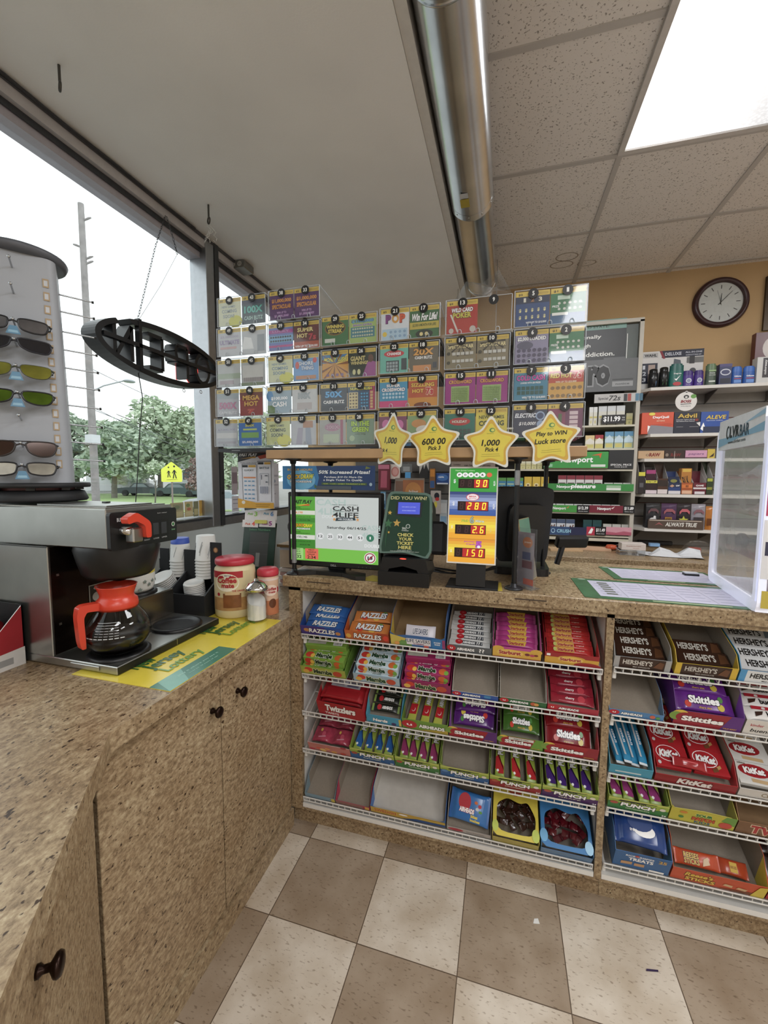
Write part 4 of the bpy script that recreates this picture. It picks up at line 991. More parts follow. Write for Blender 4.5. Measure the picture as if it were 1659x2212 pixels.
punch('L', 4, 855, 950, 'sour belt box with green lip and four pink packs on the fourth rack', '#3a7a34', '#9a3a6a', 4, 'lime and pink sour belt pack in the green lipped box', 'pink sour belt packs', '#5a1f3a', flav='WATERMELON')
punch('L', 4, 952, 1056, 'empty sour belt box with blue lip on the fourth rack', '#2a5f9a', '#2a66b0', 0, '', '', '#000000')
punch('L', 4, 1058, 1168, 'sour belt box with red lip and three red packs on the fourth rack', '#9a2228', '#c02a30', 3, 'lime and red sour belt pack in the red lipped box', 'red sour belt packs', '#5a1014', flav='STRAWBERRY')
punch('L', 4, 1170, 1290, 'sour belt box with purple lip and four purple packs on the fourth rack', '#4a2060', '#4a2a7a', 4, 'lime and purple sour belt pack in the purple lipped box', 'purple sour belt packs', '#24123a', flav='GRAPE')

# ---- lowest rack
M_, w = tray('L', 5, 660, 724, 'empty slim grey box with pale blue lip at the left of the lowest rack', lip=.02, wall=.06, outer='#7f9aa8', spec=[('r', '#7fa0b4', 0, 0, .85, 1), ('r', '#d8c23a', .88, 0, 1, 1)])
M_, w = tray('L', 5, 726, 800, 'empty slim box with pink corners on the lowest rack', lip=.018, wall=.07, outer='#b83a56', spec=[('r', '#9a6a62', 0, 0, .8, 1), ('r', '#d8a83a', .85, 0, .97, 1)], flap='#c83a60')
zz = [('r', '#c9a32c', 0, 0, 1, 1), ('T', '#b3202c', 'SWEDISH', .2, .55, .3, .5, {'o': '#e8c040'}), ('p', '#26508e', [(.42, 0), (1, .1), (1, .55), (.62, .5)]), ('e', W1, .45, .7, .06, .14), ('p', '#d0b030', [(.55, .6), (1, .62), (1, .9), (.7, .85)])]
M_, w = tray('L', 5, 802, 962, 'wide empty white lined box with yellow and blue lip on the lowest rack', lip=.034, wall=.07, L=.29, outer='#3f6fae', inner=mat('#cfcac2', .7), spec=zz, flap='#3a78c8', liptop=[(1, 1.3), (.9, .75), (.1, .8), (0, 1.25)])
M_, w = tray('L', 5, 966, 1060, 'grey box holding one blue taffy bites bag on the lowest rack', lip=.02, wall=.07, outer='#b0a8a0', spec=[('r', '#b8b0aa', 0, 0, 1, 1), ('e', '#b83a44', .2, .5, .18, .4), ('t', '#8a8a8a', 'bites bouchees', .65, .5, .4, .4)])
fill(M_, pillow('taffy_bites_bag', w*.92, .1, .03, mat('#2f72b8', .22, noise=.05), mat('#2a66b0', .3), [('e', '#b82434', .32, .66, .22, .34), ('T', W1, 'AIRHEADS', .42, .36, .52, .18, {'o': '#b82434', 'b': .05}), ('t', '#e8d040', 'bites', .7, .2, .24, .13, {'b': .04}), ('t', '#e8d040', 'bouchees', .74, .06, .34, .11, {'b': .04}), ('e', '#d86a2a', .72, .72, .06, .06), ('e', '#c83040', .86, .62, .06, .07), ('e', '#5aa03a', .9, .42, .06, .05), ('e', '#c8d0d8', .78, .5, .06, .06)]), [(w/2, .06, .06, -.1, .55)], 'blue and red taffy bites bag in the grey box', 'candy')
BOXFILM = clear_mat('box_window_film', gloss=.015, rough=.1)
def window_box(px0, px1, label, face, lo, spec_top, candy, clabel, corner):
    zf = RACKZ['L', 5]; y = .054; z = zf-.012
    x0, x1 = x_at(px0, y, z), x_at(px1, y, z); w = x1-x0; L = .2; D = .075
    t = thing('candy_box', label, 'candy box', (x0, y, z), (SLOPE+.16, 0, 0))
    om = mat(face, .4, noise=.03)
    b = MB(); b.box(0, w, 0, L, 0, .0015, GREYCARD); b.box(0, .0015, 0, L, 0, D, om); b.box(w-.0015, w, 0, L, 0, D, om); b.box(0, w, L-.0015, L, 0, D, om); b.box(0, w, 0, .0015, 0, D*.7, mat(lo, .4)); b.obj('tray', t)
    b = MB(); b.T = frame((0, 0, D), (1, 0, 0), (0, 1, 0))
    n = 24; oc = []; ic = []
    inn = rounded([(.09*w, .07*L), (.9*w, .07*L), (.95*w, .36*L), (.78*w, .6*L), (.6*w, .55*L), (.32*w, .62*L), (.08*w, .5*L)], .3, 3)
    for i in range(len(inn)):
        a = Vector((inn[i][0]-w/2, inn[i][1]-L*.34)); k = max(abs(a.x)/(w/2), (a.y/(L*.66) if a.y > 0 else -a.y/(L*.34))); q = a/k; oc.append((w/2+q.x, L*.34+q.y)); ic.append(inn[i])
    b.ring(oc, ic, -.001, 0, om)
    art(b, w, L, spec_top, z=.0004); b.obj('front_card', t)
    b = MB(); b.T = frame((0, 0, D), (1, 0, 0), (0, 1, 0)); b.flat(inn, -.002, BOXFILM); b.obj('clear_window', t)
    M_ = Matrix.Translation((x0, y, z)) @ Matrix.Rotation(SLOPE+.16, 4, 'X')
    fill(M_, candy(w), [(w*(.2+.2*c)+random.uniform(-.006, .006), .05+.035*r+random.uniform(-.008, .008), D-.028+random.uniform(-.012, .008), random.uniform(-1.2, 1.2), random.uniform(-.4, .4)) for c in range(4) for r in range(3)], clabel, 'candy', clabel.split(' behind')[0])
window_box(1063, 1162, 'yellow window box of dark gummies in the lowest rack of the left bay', '#d8c42a', '#b8a83a', [('r', '#d9c42c', 0, .66, 1, 1), ('e', '#b8402a', .5, .82, .17, .16), ('T', '#e8602a', 'BIG', .5, .86, .22, .1, {'o': '#7a1a14', 'b': .06}), ('t', '#e8c040', 'BOX', .5, .76, .18, .06), ('e', '#c8602a', .22, .82, .06, .05), ('e', '#6a8ab0', .78, .82, .06, .05), ('e', '#c0d04a', .06, .14, .07, .09), ('e', '#c0d04a', .93, .1, .08, .1)],
           lambda w: pillow('gummy_piece', .05, .02, .018, mat('#3a2018', .15, noise=.25, nscale=60)), 'dark brown gummy piece behind the window of the yellow box', '#c8d84a')
window_box(1166, 1276, 'blue window box of deep red gummies in the lowest rack of the left bay', '#2f7ab8', '#5f86b0', [('r', '#2f7cc0', 0, .66, 1, 1), ('e', '#d8b83a', .55, .94, .35, .09), ('t', W1, 'FISH', .8, .72, .2, .05), ('e', '#6ab0e0', .06, .16, .08, .1), ('e', '#a0d0f0', .93, .1, .08, .1)],
           lambda w: pillow('gummy_piece', .055, .022, .018, mat('#5a0c18', .12, noise=.25, nscale=60)), 'deep red gummy piece behind the window of the blue box', '#8ac0f0')

# ---- right bay
def hersh(px0, px1, label, side, base, txt, n, plabel, group, wide=1.0):
    zz = [('r', base, 0, 0, 1, 1), ('r', side, 0, 0, .1, 1), ('r', side, .9, 0, 1, 1), ('t', txt, "HERSHEY'S", .42, .58, .52, .44, {'b': .03}), ('t', txt, 'MILK CHOCOLATE', .5, .18, .3, .1), ('p', '#6b4226' if base != '#dfe2e4' else '#8a9aa8', [(.7, .3), (.86, .2), (.88, .75), (.8, .85)])]
    M_, w = tray('R', 1, px0, px1, label, lip=.045, wall=.075, outer=side, spec=zz, flap=side, cut=.03)
    sp = [('t', txt, "HERSHEY'S", .45, .5, .6, .55, {'b': .03}), ('p', '#5a3820' if base != '#dfe2e4' else '#7a8a98', [(.8, .1), (.98, .2), (.96, .8), (.84, .9)])]
    fill(M_, carton_mesh('chocolate_bar', w*.86, .046, .012, mat(base, .25, noise=.03), sp), [(w/2+random.uniform(-.004, .004), .045+.044*k, .028+.003*k, random.uniform(-.03, .03), .2) for k in range(n)], plabel, 'candy', group)
hersh(1324, 1446, 'silver cornered dark brown chocolate box at the left of the right bay top rack', '#a8a8a8', '#3a2419', '#d8d4cc', 4, 'dark brown chocolate bar in the silver cornered box', 'dark chocolate bars')
hersh(1455, 1588, 'yellow cornered dark brown chocolate box on the right bay top rack', '#d8b41c', '#3a2419', '#c8c4bc', 2, 'dark brown chocolate bar in the yellow cornered box', 'chocolate bars in the yellow cornered box')
hersh(1592, 1742, 'white and blue cookie chocolate box at the right of the right bay top rack', '#4a9ad0', '#dfe2e4', '#1a1a1c', 5, 'white cookie chocolate bar in the white and blue box', 'white chocolate bars')
M_, w = tray('R', 2, 1314, 1432, 'empty taffy box with light blue lip in the right bay', lip=.024, outer='#5a86b0', spec=ah('#4f86ba', [('e', '#d86a4a', .8, .5, .05, .3), ('e', '#5aa04a', .9, .4, .04, .25)]))
M_, w = tray('R', 2, 1452, 1598, 'large purple chewy candy box of wild berry bags in the right bay', lip=.06, wall=.11, outer='#5f2a82', spec=sk_lip('#9c2030', '#5f2a82', 'WILD BERRY'), flap='#9a5ac8')
fill(M_, sk_bag(w, '#6a2a8c'), [(w/2, .05, .05, 0, .45), (w/2-.008, .1, .075, -.02, .3), (w/2-.01, .15, .085, 0, .2)], 'purple wild berry candy bag in the large purple box', 'candy', 'wild berry candy bags')
M_, w = tray('R', 2, 1602, 1735, 'white box of hazelnut bars with red and black print in the right bay', lip=.06, wall=.07, outer='#d8d4ce', spec=[('r', '#dcd8d2', 0, 0, 1, 1), ('t', '#b83040', 'kinder', .2, .66, .22, .18), ('t', '#1c1a1a', 'bueno', .3, .3, .36, .24, {'s': .2}), ('r', '#c0bab4', .55, .2, 1, .22)])
fill(M_, pillow('hazelnut_bar', w*.95, .046, .018, mat('#e4e0dc', .3), None, [('r', '#b02030', 0, .72, 1, 1), ('e', '#d8d0cc', .3, .85, .05, .1), ('p', '#3a2218', [(.02, .1), (.2, .3), (.26, .6), (.05, .5)]), ('t', '#1c1a1a', 'bueno', .55, .38, .45, .46, {'b': .03})]), [(w/2, .03+.045*k, .055+.002*k, 0, .15) for k in range(4)], 'white and red hazelnut bar in the white hazelnut box', 'candy', 'hazelnut bars')
M_, w = tray('R', 3, 1314, 1407, 'teal box of upright blue wrapped bars in the right bay', lip=.04, wall=.075, outer='#3fa3c0', spec=[('r', '#3f9ab8', 0, 0, 1, 1), ('r', '#c8d8dc', .15, .25, .75, .4)], flap='#58c4e0')
fill(M_, pillow('marshmallow_bar', .22, .026, .02, mat('#1f86b4', .18, noise=.08), mat('#d4dde2', .3), [('r', '#c4ccd2', .0, .7, 1, .98), ('t', W1, 'treats', .4, .4, .3, .35)]), [(w*(.2+.2*k), .125, .03+.01*(k % 2), PI/2+.1-.03*k, .25) for k in range(4)], 'glossy blue bar standing lengthwise in the teal box', 'candy', 'glossy blue bars')
kk = [('r', '#b31c26', 0, 0, 1, 1), ('e', W1, .42, .6, .36, .36), ('e', '#b31c26', .42, .6, .335, .335), ('T', W1, 'KitKat', .44, .58, .56, .34, {'o': '#8a1018', 'b': .06, 's': .15}), ('p', '#c89a5a', [(.7, .2), (.82, .3), (.8, .42), (.68, .32)]), ('p', '#7a4a2a', [(.56, .06), (.72, .14), (.7, .3), (.54, .22)]), ('e', '#d8d0d0', .1, .14, .05, .08)]
M_, w = tray('R', 3, 1412, 1588, 'wide red wafer box with two columns of red bars in the right bay', lip=.035, wall=.08, outer='#b82028', spec=[('r', '#8f151e', 0, 0, 1, 1), ('T', '#e8e0dc', 'KitKat', .5, .5, .42, .7, {'o': '#5a0c12', 'b': .05, 's': .2})], flap='#d83038')
fill(M_, carton_mesh('wafer_bar', w*.43, .076, .015, mat('#b8202a', .2, noise=.03), kk), [(w*(.26+.47*c)+.002*r, .06+.078*r, .04+.004*r, -.03, .06) for c in (0, 1) for r in (0, 1, 2)], 'red wafer bar with round white logo in the wide red box', 'candy', 'red wafer bars')
fill(M_, pillow('wafer_bar', w*.42, .03, .018, mat('#a01820', .15, noise=.05), None, [('r', '#d84048', .1, .6, .9, .7)]), [(w*.45, .035, .058, -.08, .5)], 'red wafer bar on edge at the front of the wide red box')
kw = [('r', '#d8d6d2', 0, 0, 1, 1), ('e', '#a81c26', .45, .62, .38, .3), ('T', W1, 'KitKat', .45, .62, .5, .3, {'o': '#7a1018', 'b': .06}), ('p', '#c8a87a', [(.3, .1), (.8, .06), (.8, .22), (.3, .26)]), ('t', '#6a5a4a', 'white', .2, .92, .2, .08)]
M_, w = tray('R', 3, 1592, 1735, 'white wafer box of pale bars beside the wide red box', lip=.035, wall=.075, outer='#dcd8d2', spec=[('r', '#d0ccc6', 0, 0, 1, 1), ('t', '#8a7a5a', 'CRISP', .5, .5, .3, .5)])
fill(M_, carton_mesh('wafer_bar', w*.66, .07, .014, mat('#dcdad6', .25, noise=.03), kw), [(w*.38+.002*r, .05+.072*r, .034+.004*r, -.03, .06) for r in range(3)], 'white wafer bar with red oval logo in the white wafer box', 'candy', 'white wafer bars')
punch('R', 4, 1311, 1440, 'sour belt box with green lip and pink packs in the right bay', '#2f7a34', '#9a3a7a', 4, 'lime and pink sour belt pack in the right bay box', 'pink sour belt packs in the right bay', '#5a1f3a', flav='WATERMELON')
zz = [('r', '#c4bb2c', 0, 0, 1, 1), ('p', '#6a9a3a', [(.78, .6), (1, .3), (1, 1), (.84, 1)]), ('T', '#2a7a34', 'SOUR', .52, .72, .26, .24, {'o': '#f0ec90', 'b': .06}), ('T', '#c8562a', 'PATCH', .52, .42, .34, .26, {'o': '#7a1a14', 'b': .06}), ('t', '#2a5a8a', 'KIDS', .52, .16, .24, .18), ('e', '#c84a3a', .86, .3, .1, .25), ('e', '#d88a2a', .2, .8, .06, .1), ('e', '#4a8a3a', .18, .4, .04, .1)]
M_, w = tray('R', 4, 1443, 1583, 'empty yellow sour gummy box with green corner in the right bay', lip=.06, wall=.08, outer='#bdb43a', spec=zz, liptop=[(1, .85), (.9, 1.0), (.5, 1.1), (.05, 1.0), (0, 1.2)])
M_, w = tray('R', 4, 1586, 1735, 'empty brown caramel bar box with red lettering in the right bay', lip=.055, wall=.1, outer='#8a5f38', inner=mat('#8a6a45', .8), spec=[('r', '#7a5636', 0, 0, 1, 1), ('T', '#b02a2a', 'TWIX', .55, .5, .7, .7, {'o': '#e0c8a8', 'b': .05})], flap='#c09a50')
zz = [('r', '#2f66a0', 0, 0, 1, 1), ('t', W1, 'RICE KRISPIES', .45, .8, .5, .1), ('t', W1, 'TREATS', .48, .6, .44, .2, {'b': .04}), ('e', '#c84a3a', .4, .84, .04, .06), ('t', '#e0b040', '25', .85, .78, .14, .18, {'b': .03}), ('p', '#c89a6a', [(.14, .2), (.34, .24), (.34, .42), (.14, .38)]), ('p', '#c89a6a', [(.38, .2), (.56, .22), (.56, .4), (.38, .38)]), ('r', W1, .66, .04, .92, .16)]
M_, w = tray('R', 5, 1322, 1442, 'blue marshmallow treat box at the left of the right bay lowest rack', lip=.085, wall=.125, outer='#2f6aa8', spec=zz, flap='#62b0e8')
fill(M_, pillow('marshmallow_treat', w*.9, .1, .03, mat('#1c3f80', .18, noise=.06), None, [('e', W1, .6, .45, .3, .22), ('e', '#1c3f80', .5, .7, .35, .3), ('t', W1, 'treat', .3, .4, .2, .1)]), [(w*.48, .06, .115, -.08, .3), (w*.5, .1, .085, .05, .2)], 'dark blue marshmallow treat bag on the blue treat box', 'candy', 'dark blue treat bags')
zz = [('r', '#cc4f24', 0, 0, 1, 1), ('T', '#e8c03a', "Reese's", .3, .68, .3, .34, {'o': '#3a1a10', 's': .2, 'b': .04}), ('T', '#e8c03a', 'STICKS', .32, .3, .32, .3, {'o': '#3a1a10', 'b': .05}), ('p', '#7a4424', [(.52, .1), (.8, .02), (.98, .2), (.84, .26)]), ('p', '#d8b080', [(.56, .36), (.66, .3), (.66, .5), (.58, .54)]), ('p', '#d8b080', [(.7, .3), (.8, .24), (.82, .42), (.72, .48)]), ('p', '#d8c02a', [(.86, 0), (1, 0), (1, 1), (.92, .9)])]
M_, w = tray('R', 5, 1446, 1648, 'wide orange peanut butter stick box nearly empty in the lowest rack', lip=.06, wall=.12, L=.3, outer='#cc4f24', spec=zz, flap='#e2cc28', cut=.06)
fill(M_, pillow('peanut_butter_bar', w*.5, .045, .02, mat('#c84a20', .22), None, [('T', '#e8c03a', 'REESES', .3, .68, .5, .36, {'o': '#3a1a10'}), ('T', '#e8c03a', 'STICKS', .3, .28, .5, .36, {'o': '#3a1a10'}), ('p', '#d8b890', [(.65, .1), (.9, .3), (.85, .8), (.7, .6)])]), [(w*.32, .045, .045, -.02, .5)], 'orange peanut butter stick pack standing in the wide orange box')
fill(M_, pillow('peanut_butter_bar', w*.34, .045, .02, mat('#b8441c', .22), None, [('r', '#d8b02a', .35, .15, .8, .85), ('t', '#8a3a14', 'KING SIZE', .57, .5, .36, .2)]), [(w*.72, .05, .03, -.08, .3)], 'orange and yellow peanut butter pack lying in the wide orange box')
M_, w = tray('R', 5, 1652, 1760, 'red candy box cut off by the right edge on the lowest rack', lip=.05, wall=.09, outer='#a81c24', spec=[('r', '#b0222a', 0, 0, 1, 1), ('T', W1, 'MM', .4, .5, .4, .5, {'o': '#3a1410'})])
fill(M_, pillow('chocolate_candy_bag', w*.9, .07, .02, mat('#2a1712', .22), None, [('r', '#a8202a', 0, .65, 1, 1), ('t', W1, 'III', .3, .4, .4, .4)]), [(w/2, .06, .06, 0, .4), (w/2, .12, .09, 0, .3)], 'brown and red chocolate candy bag in the red box at the right edge', 'candy', 'brown and red candy bags')
# ------------------------------------------------------------------ things on the raised counter
def seg7(s, m_on, m_off, b, x, y, h, z, pitch=None, ndig=None, slant=.12):
    """seven segment figures, right aligned cells; off segments stay dark"""
    SEG = {'0': 'abcdef', '1': 'bc', '2': 'abged', '3': 'abgcd', '4': 'fgbc', '5': 'afgcd', '6': 'afgedc', '7': 'abc', '8': 'abcdefg', '9': 'abcfgd', ' ': ''}
    w = h*.5; t = h*.13; pitch = pitch or h*.78
    R_ = {'a': (t*.6, h-t, w-t*.6, h), 'g': (t*.6, h/2-t/2, w-t*.6, h/2+t/2), 'd': (t*.6, 0, w-t*.6, t), 'f': (0, h/2+t*.2, t, h-t*.3), 'b': (w-t, h/2+t*.2, w, h-t*.3), 'e': (0, t*.3, t, h/2-t*.2), 'c': (w-t, t*.3, w, h/2-t*.2)}
    cells = []; k = 0
    for ch in s:
        if ch == '.': b.flat([(x+pitch*(k-1)+w+t*.5, y), (x+pitch*(k-1)+w+t*1.5, y), (x+pitch*(k-1)+w+t*1.5, y+t), (x+pitch*(k-1)+w+t*.5, y+t)], z, m_on); continue
        for q, (a, c, d, e) in R_.items():
            on = q in SEG[ch]
            if on or m_off: b.flat([(x+pitch*k+a+slant*c, y+c), (x+pitch*k+d+slant*c, y+c), (x+pitch*k+d+slant*e, y+e), (x+pitch*k+a+slant*e, y+e)], z, m_on if on else m_off)
        k += 1
# lottery screen
SY = .09
t = thing('monitor', 'black framed lottery screen lit green and white on the raised counter', 'monitor', (0, SY, ZF))
x0, z0, x1, z1 = -.129, 1.074-ZF, .263, 1.368-ZF
b = MB(); b.box(x0, x1, 0, .035, z0, z1, BLACK, .004); b.T = front((x0, -.0001, z0)); b.text('DELL', (x1-x0)/2, .009, as_mat('#b8bcc0'), h=.0075, z=.0006)
for k in range(4): b.flat(ell(.3+.016*k, .009, .002, .0012, 8), .0006, '#5a6064')
b.obj('bezel', t)
b = MB(); sx0, sz0, sx1, sz1 = -.115, 1.0965-ZF, .25, 1.351-ZF; b.T = front((sx0, -.0006, sz0)); W_, H_ = sx1-sx0, sz1-sz0
G1, G2, G3 = '#5aa83a', '#3f8a2e', '#94cf6e'
art(b, W_, H_, [('r', '#cfd5d2', 0, 0, 1, 1), ('t', '#b9ccc6', 'CASH', .47, .92, .34, .1), ('t', '#b9ccc6', '4LIFE', .47, .78, .3, .1), ('t', '#dfe4e2', 'DOUBLER', .48, .7, .22, .05), ('t', '#b9ccc6', 'CASH', .92, .55, .2, .08), ('t', '#b9ccc6', '4LIFE', .92, .44, .2, .08), ('t', '#f2f4f3', 'DOUBLER', .95, .28, .2, .05),
  ('r', G1, 0, 0, .29, 1), ('r', '#7dc94e', .0, .0, 1, .205), ('r', G2, 0, .6, .29, .67), ('r', G2, 0, .18, .29, .33),
  ('T', '#101410', 'FAST PLAY', .145, .92, .22, .06, {'s': .3, 'o': '#5aa83a', 'b': .04}), ('p', '#e0c83a', [(.06, .86), (.2, .89), (.2, .865)]), ('p', '#c85a2a', [(.1, .855), (.22, .89), (.23, .86)]),
  ('t', '#1c3a14', 'ESTIMATED', .07, .83, .1, .02), ('t', '#1c3a14', 'PROGRESSIVE JACKPOT', .125, .805, .22, .02), ('r', '#dfe2d4', 0, .72, .29, .785), ('t', '#e08a3a', '$76,198', .085, .75, .12, .04),
  ('t', '#1c3a14', 'as of Sun Jun 15 25', .15, .685, .18, .02), ('t', '#1c3a14', '05:10:31 PM', .17, .635, .12, .02),
  ('T', '#e8a02a', 'QUICK', .11, .55, .12, .055, {'s': .15, 'o': '#4a1a10', 'b': .04}), ('T', '#e8e03a', 'DRAW', .21, .55, .1, .055, {'s': .15, 'o': '#1c3a14', 'b': .04}), ('T', W1, 'PROGRESSIVE', .155, .5, .16, .025, {'o': '#1c3a14'}),
  ('t', '#1c3a14', 'ESTIMATED', .07, .45, .1, .02), ('t', '#1c3a14', 'PROGRESSIVE JACKPOT', .125, .425, .22, .02), ('r', '#e4e6dc', 0, .335, .29, .405), ('t', '#444a44', '$1,150,146', .11, .37, .18, .04),
  ('t', '#1c3a14', 'as of Sun Jun 15 25', .15, .3, .18, .02), ('t', '#1c3a14', '05:25:25 PM', .17, .25, .12, .02),
  ('r', '#a8dc86', .01, .02, .15, .195), ('t', '#16240f', 'NEXT', .08, .175, .07, .024), ('t', '#16240f', 'QUICK', .08, .14, .08, .024), ('t', '#16240f', 'DRAW', .08, .105, .08, .024), ('t', '#10180c', '0:32', .08, .06, .1, .05),
  ('r', '#e8705a', .175, .03, .33, .195), ('t', '#16240f', 'NEXT', .25, .175, .07, .024), ('t', '#16240f', 'CASHPOP', .25, .14, .11, .024), ('t', '#16240f', 'DRAW', .25, .105, .08, .024), ('t', '#10180c', '2:34', .25, .06, .1, .05),
  ('t', '#3a4044', 'NEW JERSEY LOTTERY', .64, .885, .29, .016), ('t', '#1a1f22', 'CASH', .645, .83, .29, .075), ('r', '#1a1f22', .5, .782, .79, .786), ('t', '#1a1f22', '4LIFE', .645, .735, .29, .075),
  ('p', '#16303a', [(.53, .64), (.76, .66), (.75, .7), (.54, .69)]), ('t', '#e6e8ea', 'with DOUBLER', .645, .672, .17, .025), ('s', '#d89a5a', .52, .665, .022, .03), ('s', '#d89a5a', .78, .67, .022, .03), ('s', '#d89a5a', .5, .71, .012, .03), ('s', '#d89a5a', .76, .71, .012, .03),
  ('t', '#24292c', 'Saturday 06/14/25', .655, .535, .44, .05)]+
  [q for k, n_ in enumerate(('12', '25', '33', '44', '51')) for q in (('e', '#eceeee', .36+.112*k, .4, .038, .05), ('t', '#24292c', n_, .36+.112*k, .4, .05, .04))]+
  [('e', '#2f7a5e', .92, .405, .042, .056), ('t', W1, '1', .92, .405, .014, .04), ('e', W1, .92, .105, .065, .085), ('e', '#a02a34', .92, .105, .058, .076), ('e', '#f4f4f4', .92, .105, .047, .061), ('t', '#1a1a1a', '18', .92, .105, .055, .05, {'b': .05}), ('p', '#a02a34', [(.89, .07), (.9, .06), (.955, .14), (.945, .15)])], emit=.74, z=0.0004)
b.obj('screen', t)
b = MB(); b.box(.03, .1, .03, .05, .004, .14, BLACK, .003)
b.prism([(-.09, -.035), (-.06, -.05), (.0, -.018), (.11, -.02), (.18, -.06), (.215, -.05), (.2, .0), (.12, .03), (.1, .11), (.03, .11), (.0, .03), (-.06, .0)], .001, .016, BLACK); b.obj('stand', t)
# banner above the screen
b = MB(); b.T = front((-.155+.008, SY-.006, 1.3795)); W_, H_ = .384, .0915
b.prism([(0, 0), (W_, 0), (W_, H_), (0, H_)], -.003, 0, '#1f5f96')
art(b, W_, H_, [('r', '#2c7ab4', 0, 0, .42, 1), ('e', '#6ab4dc', .21, .4, .16, .42), ('p', '#1b3a6c', [(.38, 0), (1, 0), (1, 1), (.38, 1), (.41, .5)]), ('p', '#3f6a3a', [(.36, .05), (.4, .12), (.36, .22)]), ('p', '#6f7a2a', [(.54, .95), (.58, .98), (.55, 1)]), ('p', '#6f7a2a', [(.9, .86), (.96, .9), (.91, .98)]),
  ('t', '#d8b23a', 'BONUS HOURS', .2, .84, .28, .09), ('T', '#e8b83a', 'QUICK', .13, .52, .15, .22, {'s': .15, 'o': '#14100c', 'b': .05}), ('T', '#d8d83a', 'DRAW', .28, .55, .14, .22, {'s': .15, 'o': '#14100c', 'b': .05}), ('T', W1, 'PROGRESSIVE', .21, .33, .24, .08, {'o': '#14100c', 's': .1}),
  ('t', '#e8eef2', '50% Increased Prizes!', .68, .74, .54, .15, {'s': .2, 'b': .03}), ('t', '#e8eef2', 'Purchase $10 Or More On', .67, .53, .4, .09, {'s': .2}), ('t', '#e8eef2', 'a Single Ticket To Qualify.', .67, .4, .42, .1, {'s': .2}), ('r', '#3f5a3a', .44, .2, .92, .3), ('t', '#a8b84a', '9AM - 11AM + EVERY THURSDAY 6-7PM', .68, .25, .44, .05), ('r', '#4a5560', .38, .02, .76, .16), ('e', '#9ab4c8', .96, .24, .015, .07)], z=.0002)
tag(b.obj('lottery_banner'), 'blue prize banner mounted on top of the lottery screen', 'banner')

# ticket checker
t = thing('ticket_checker', 'dark green ticket checking terminal on a black curved base', 'terminal', (.365, .05, ZF))
b = MB()
b.prism([(-.09, -.05), (.095, -.05), (.08, .09), (-.075, .09)], .001, .05, BLACK)
b.T = frame((0, .06, 0), (1, 0, 0), (0, 0, 1))
pf = [(-.09, .04), (-.075, .1), (.08, .1), (.095, .04), (.06, .04), (.05, .06), (.0, .072), (-.05, .06), (-.06, .04)]; b.prism(pf, -.02, .105, BLACK)
b.T = Matrix(); b.obj('base', t)
b = MB(); b.T = frame((0, -.005, .085), (1, 0, 0), (0, .22, 1))
b.prism(rounded([(-.085, 0), (-.07, .02), (.07, .02), (.09, 0), (.09, .2), (.075, .235), (-.07, .235), (-.085, .2)], .25, 3), -.085, -.004, BLACK)
b.box(.07, .135, .03, .15, -.14, -.03, BLACKM, .01)
b.T = Matrix(); b.obj('housing', t)
b = MB(); b.T = frame((0, -.02, .105), (1, 0, 0), (0, .22, 1))
face = rounded([(-.085, .01), (0, .018), (.075, .0), (.088, .02), (.08, .22), (-.065, .225), (-.088, .03)], .12, 3)
b.prism(rounded([(-.094, .004), (0, .01), (.083, -.008), (.096, .02), (.088, .228), (-.074, .234), (-.097, .03)], .14, 3), -.02, -.0005, mat('#5e7a70', .15, noise=.02)); b.prism(face, -.01, 0, mat('#1d3f31', .2, noise=.03))
b.T = frame((-.088, -.02, .105), (1, 0, 0), (0, .22, 1)); W_, H_ = .176, .232
art(b, W_, H_, [('t', '#cfc98a', 'DID YOU WIN?', .52, .9, .76, .055), ('p', '#161c20', [(.26, .62), (.8, .6), (.82, .84), (.28, .85)]), ('s', '#d8b03a', .14, .66, .05, .04), ('s', '#c8a044', .3, .5, .085, .06), ('s', '#2f6a3f', .12, .49, .1, .07), ('s', '#d8b03a', .14, .35, .03, .02),
  ('e', '#dfe8e2', .54, .455, .045, .033), ('e', '#1d3f31', .54, .455, .036, .027), ('t', '#dfe8e2', 'New', .46, .43, .08, .02), ('t', '#dfe8e2', 'Jersey', .47, .41, .1, .02), ('t', '#dfe8e2', 'Lottery', .49, .385, .14, .022),
  ('t', '#d8cf6a', 'CHECK', .5, .32, .34, .05, {'b': .03}), ('t', '#d8cf6a', 'YOUR', .5, .255, .28, .05, {'b': .03}), ('t', '#d8cf6a', 'TICKET', .5, .19, .35, .05, {'b': .03}), ('t', '#d8cf6a', 'HERE', .5, .125, .27, .05, {'b': .03}), ('t', '#b8c8be', 'SCAN TICKET BELOW', .5, .08, .3, .012), ('t', '#b8c8be', 'FOR ENTERTAINMENT PURPOSES ONLY', .5, .062, .6, .012)]+
  [('p', '#2f6a3f', [(.1, .1), (.085, .2), (.09, .33), (.12, .45), (.125, .44), (.1, .33), (.095, .2)])], z=.0002)
b.obj('face_plate', t)
b = MB(); b.T = frame((-.088, -.02, .105), (1, 0, 0), (0, .22, 1)); art(b, W_, H_, [('r', '#4a58d8', .31, .645, .77, .83), ('t', '#c0c8ff', 'NEW JERSEY LOTTERY', .54, .755, .3, .014), ('t', '#c0c8ff', 'SCAN BARCODE', .54, .7, .28, .014)], emit=.8, z=.0022); b.obj('small_screen', t)
b = MB(); b.T = frame((-.088, -.045, .106), (1, 0, 0), (0, .22, 1)); b.flat(ell(.096, -.008, .012, .0022, 10), .03, mat('#ff3b2a', .4, emit=2.2)); b.obj('scan_light', t)
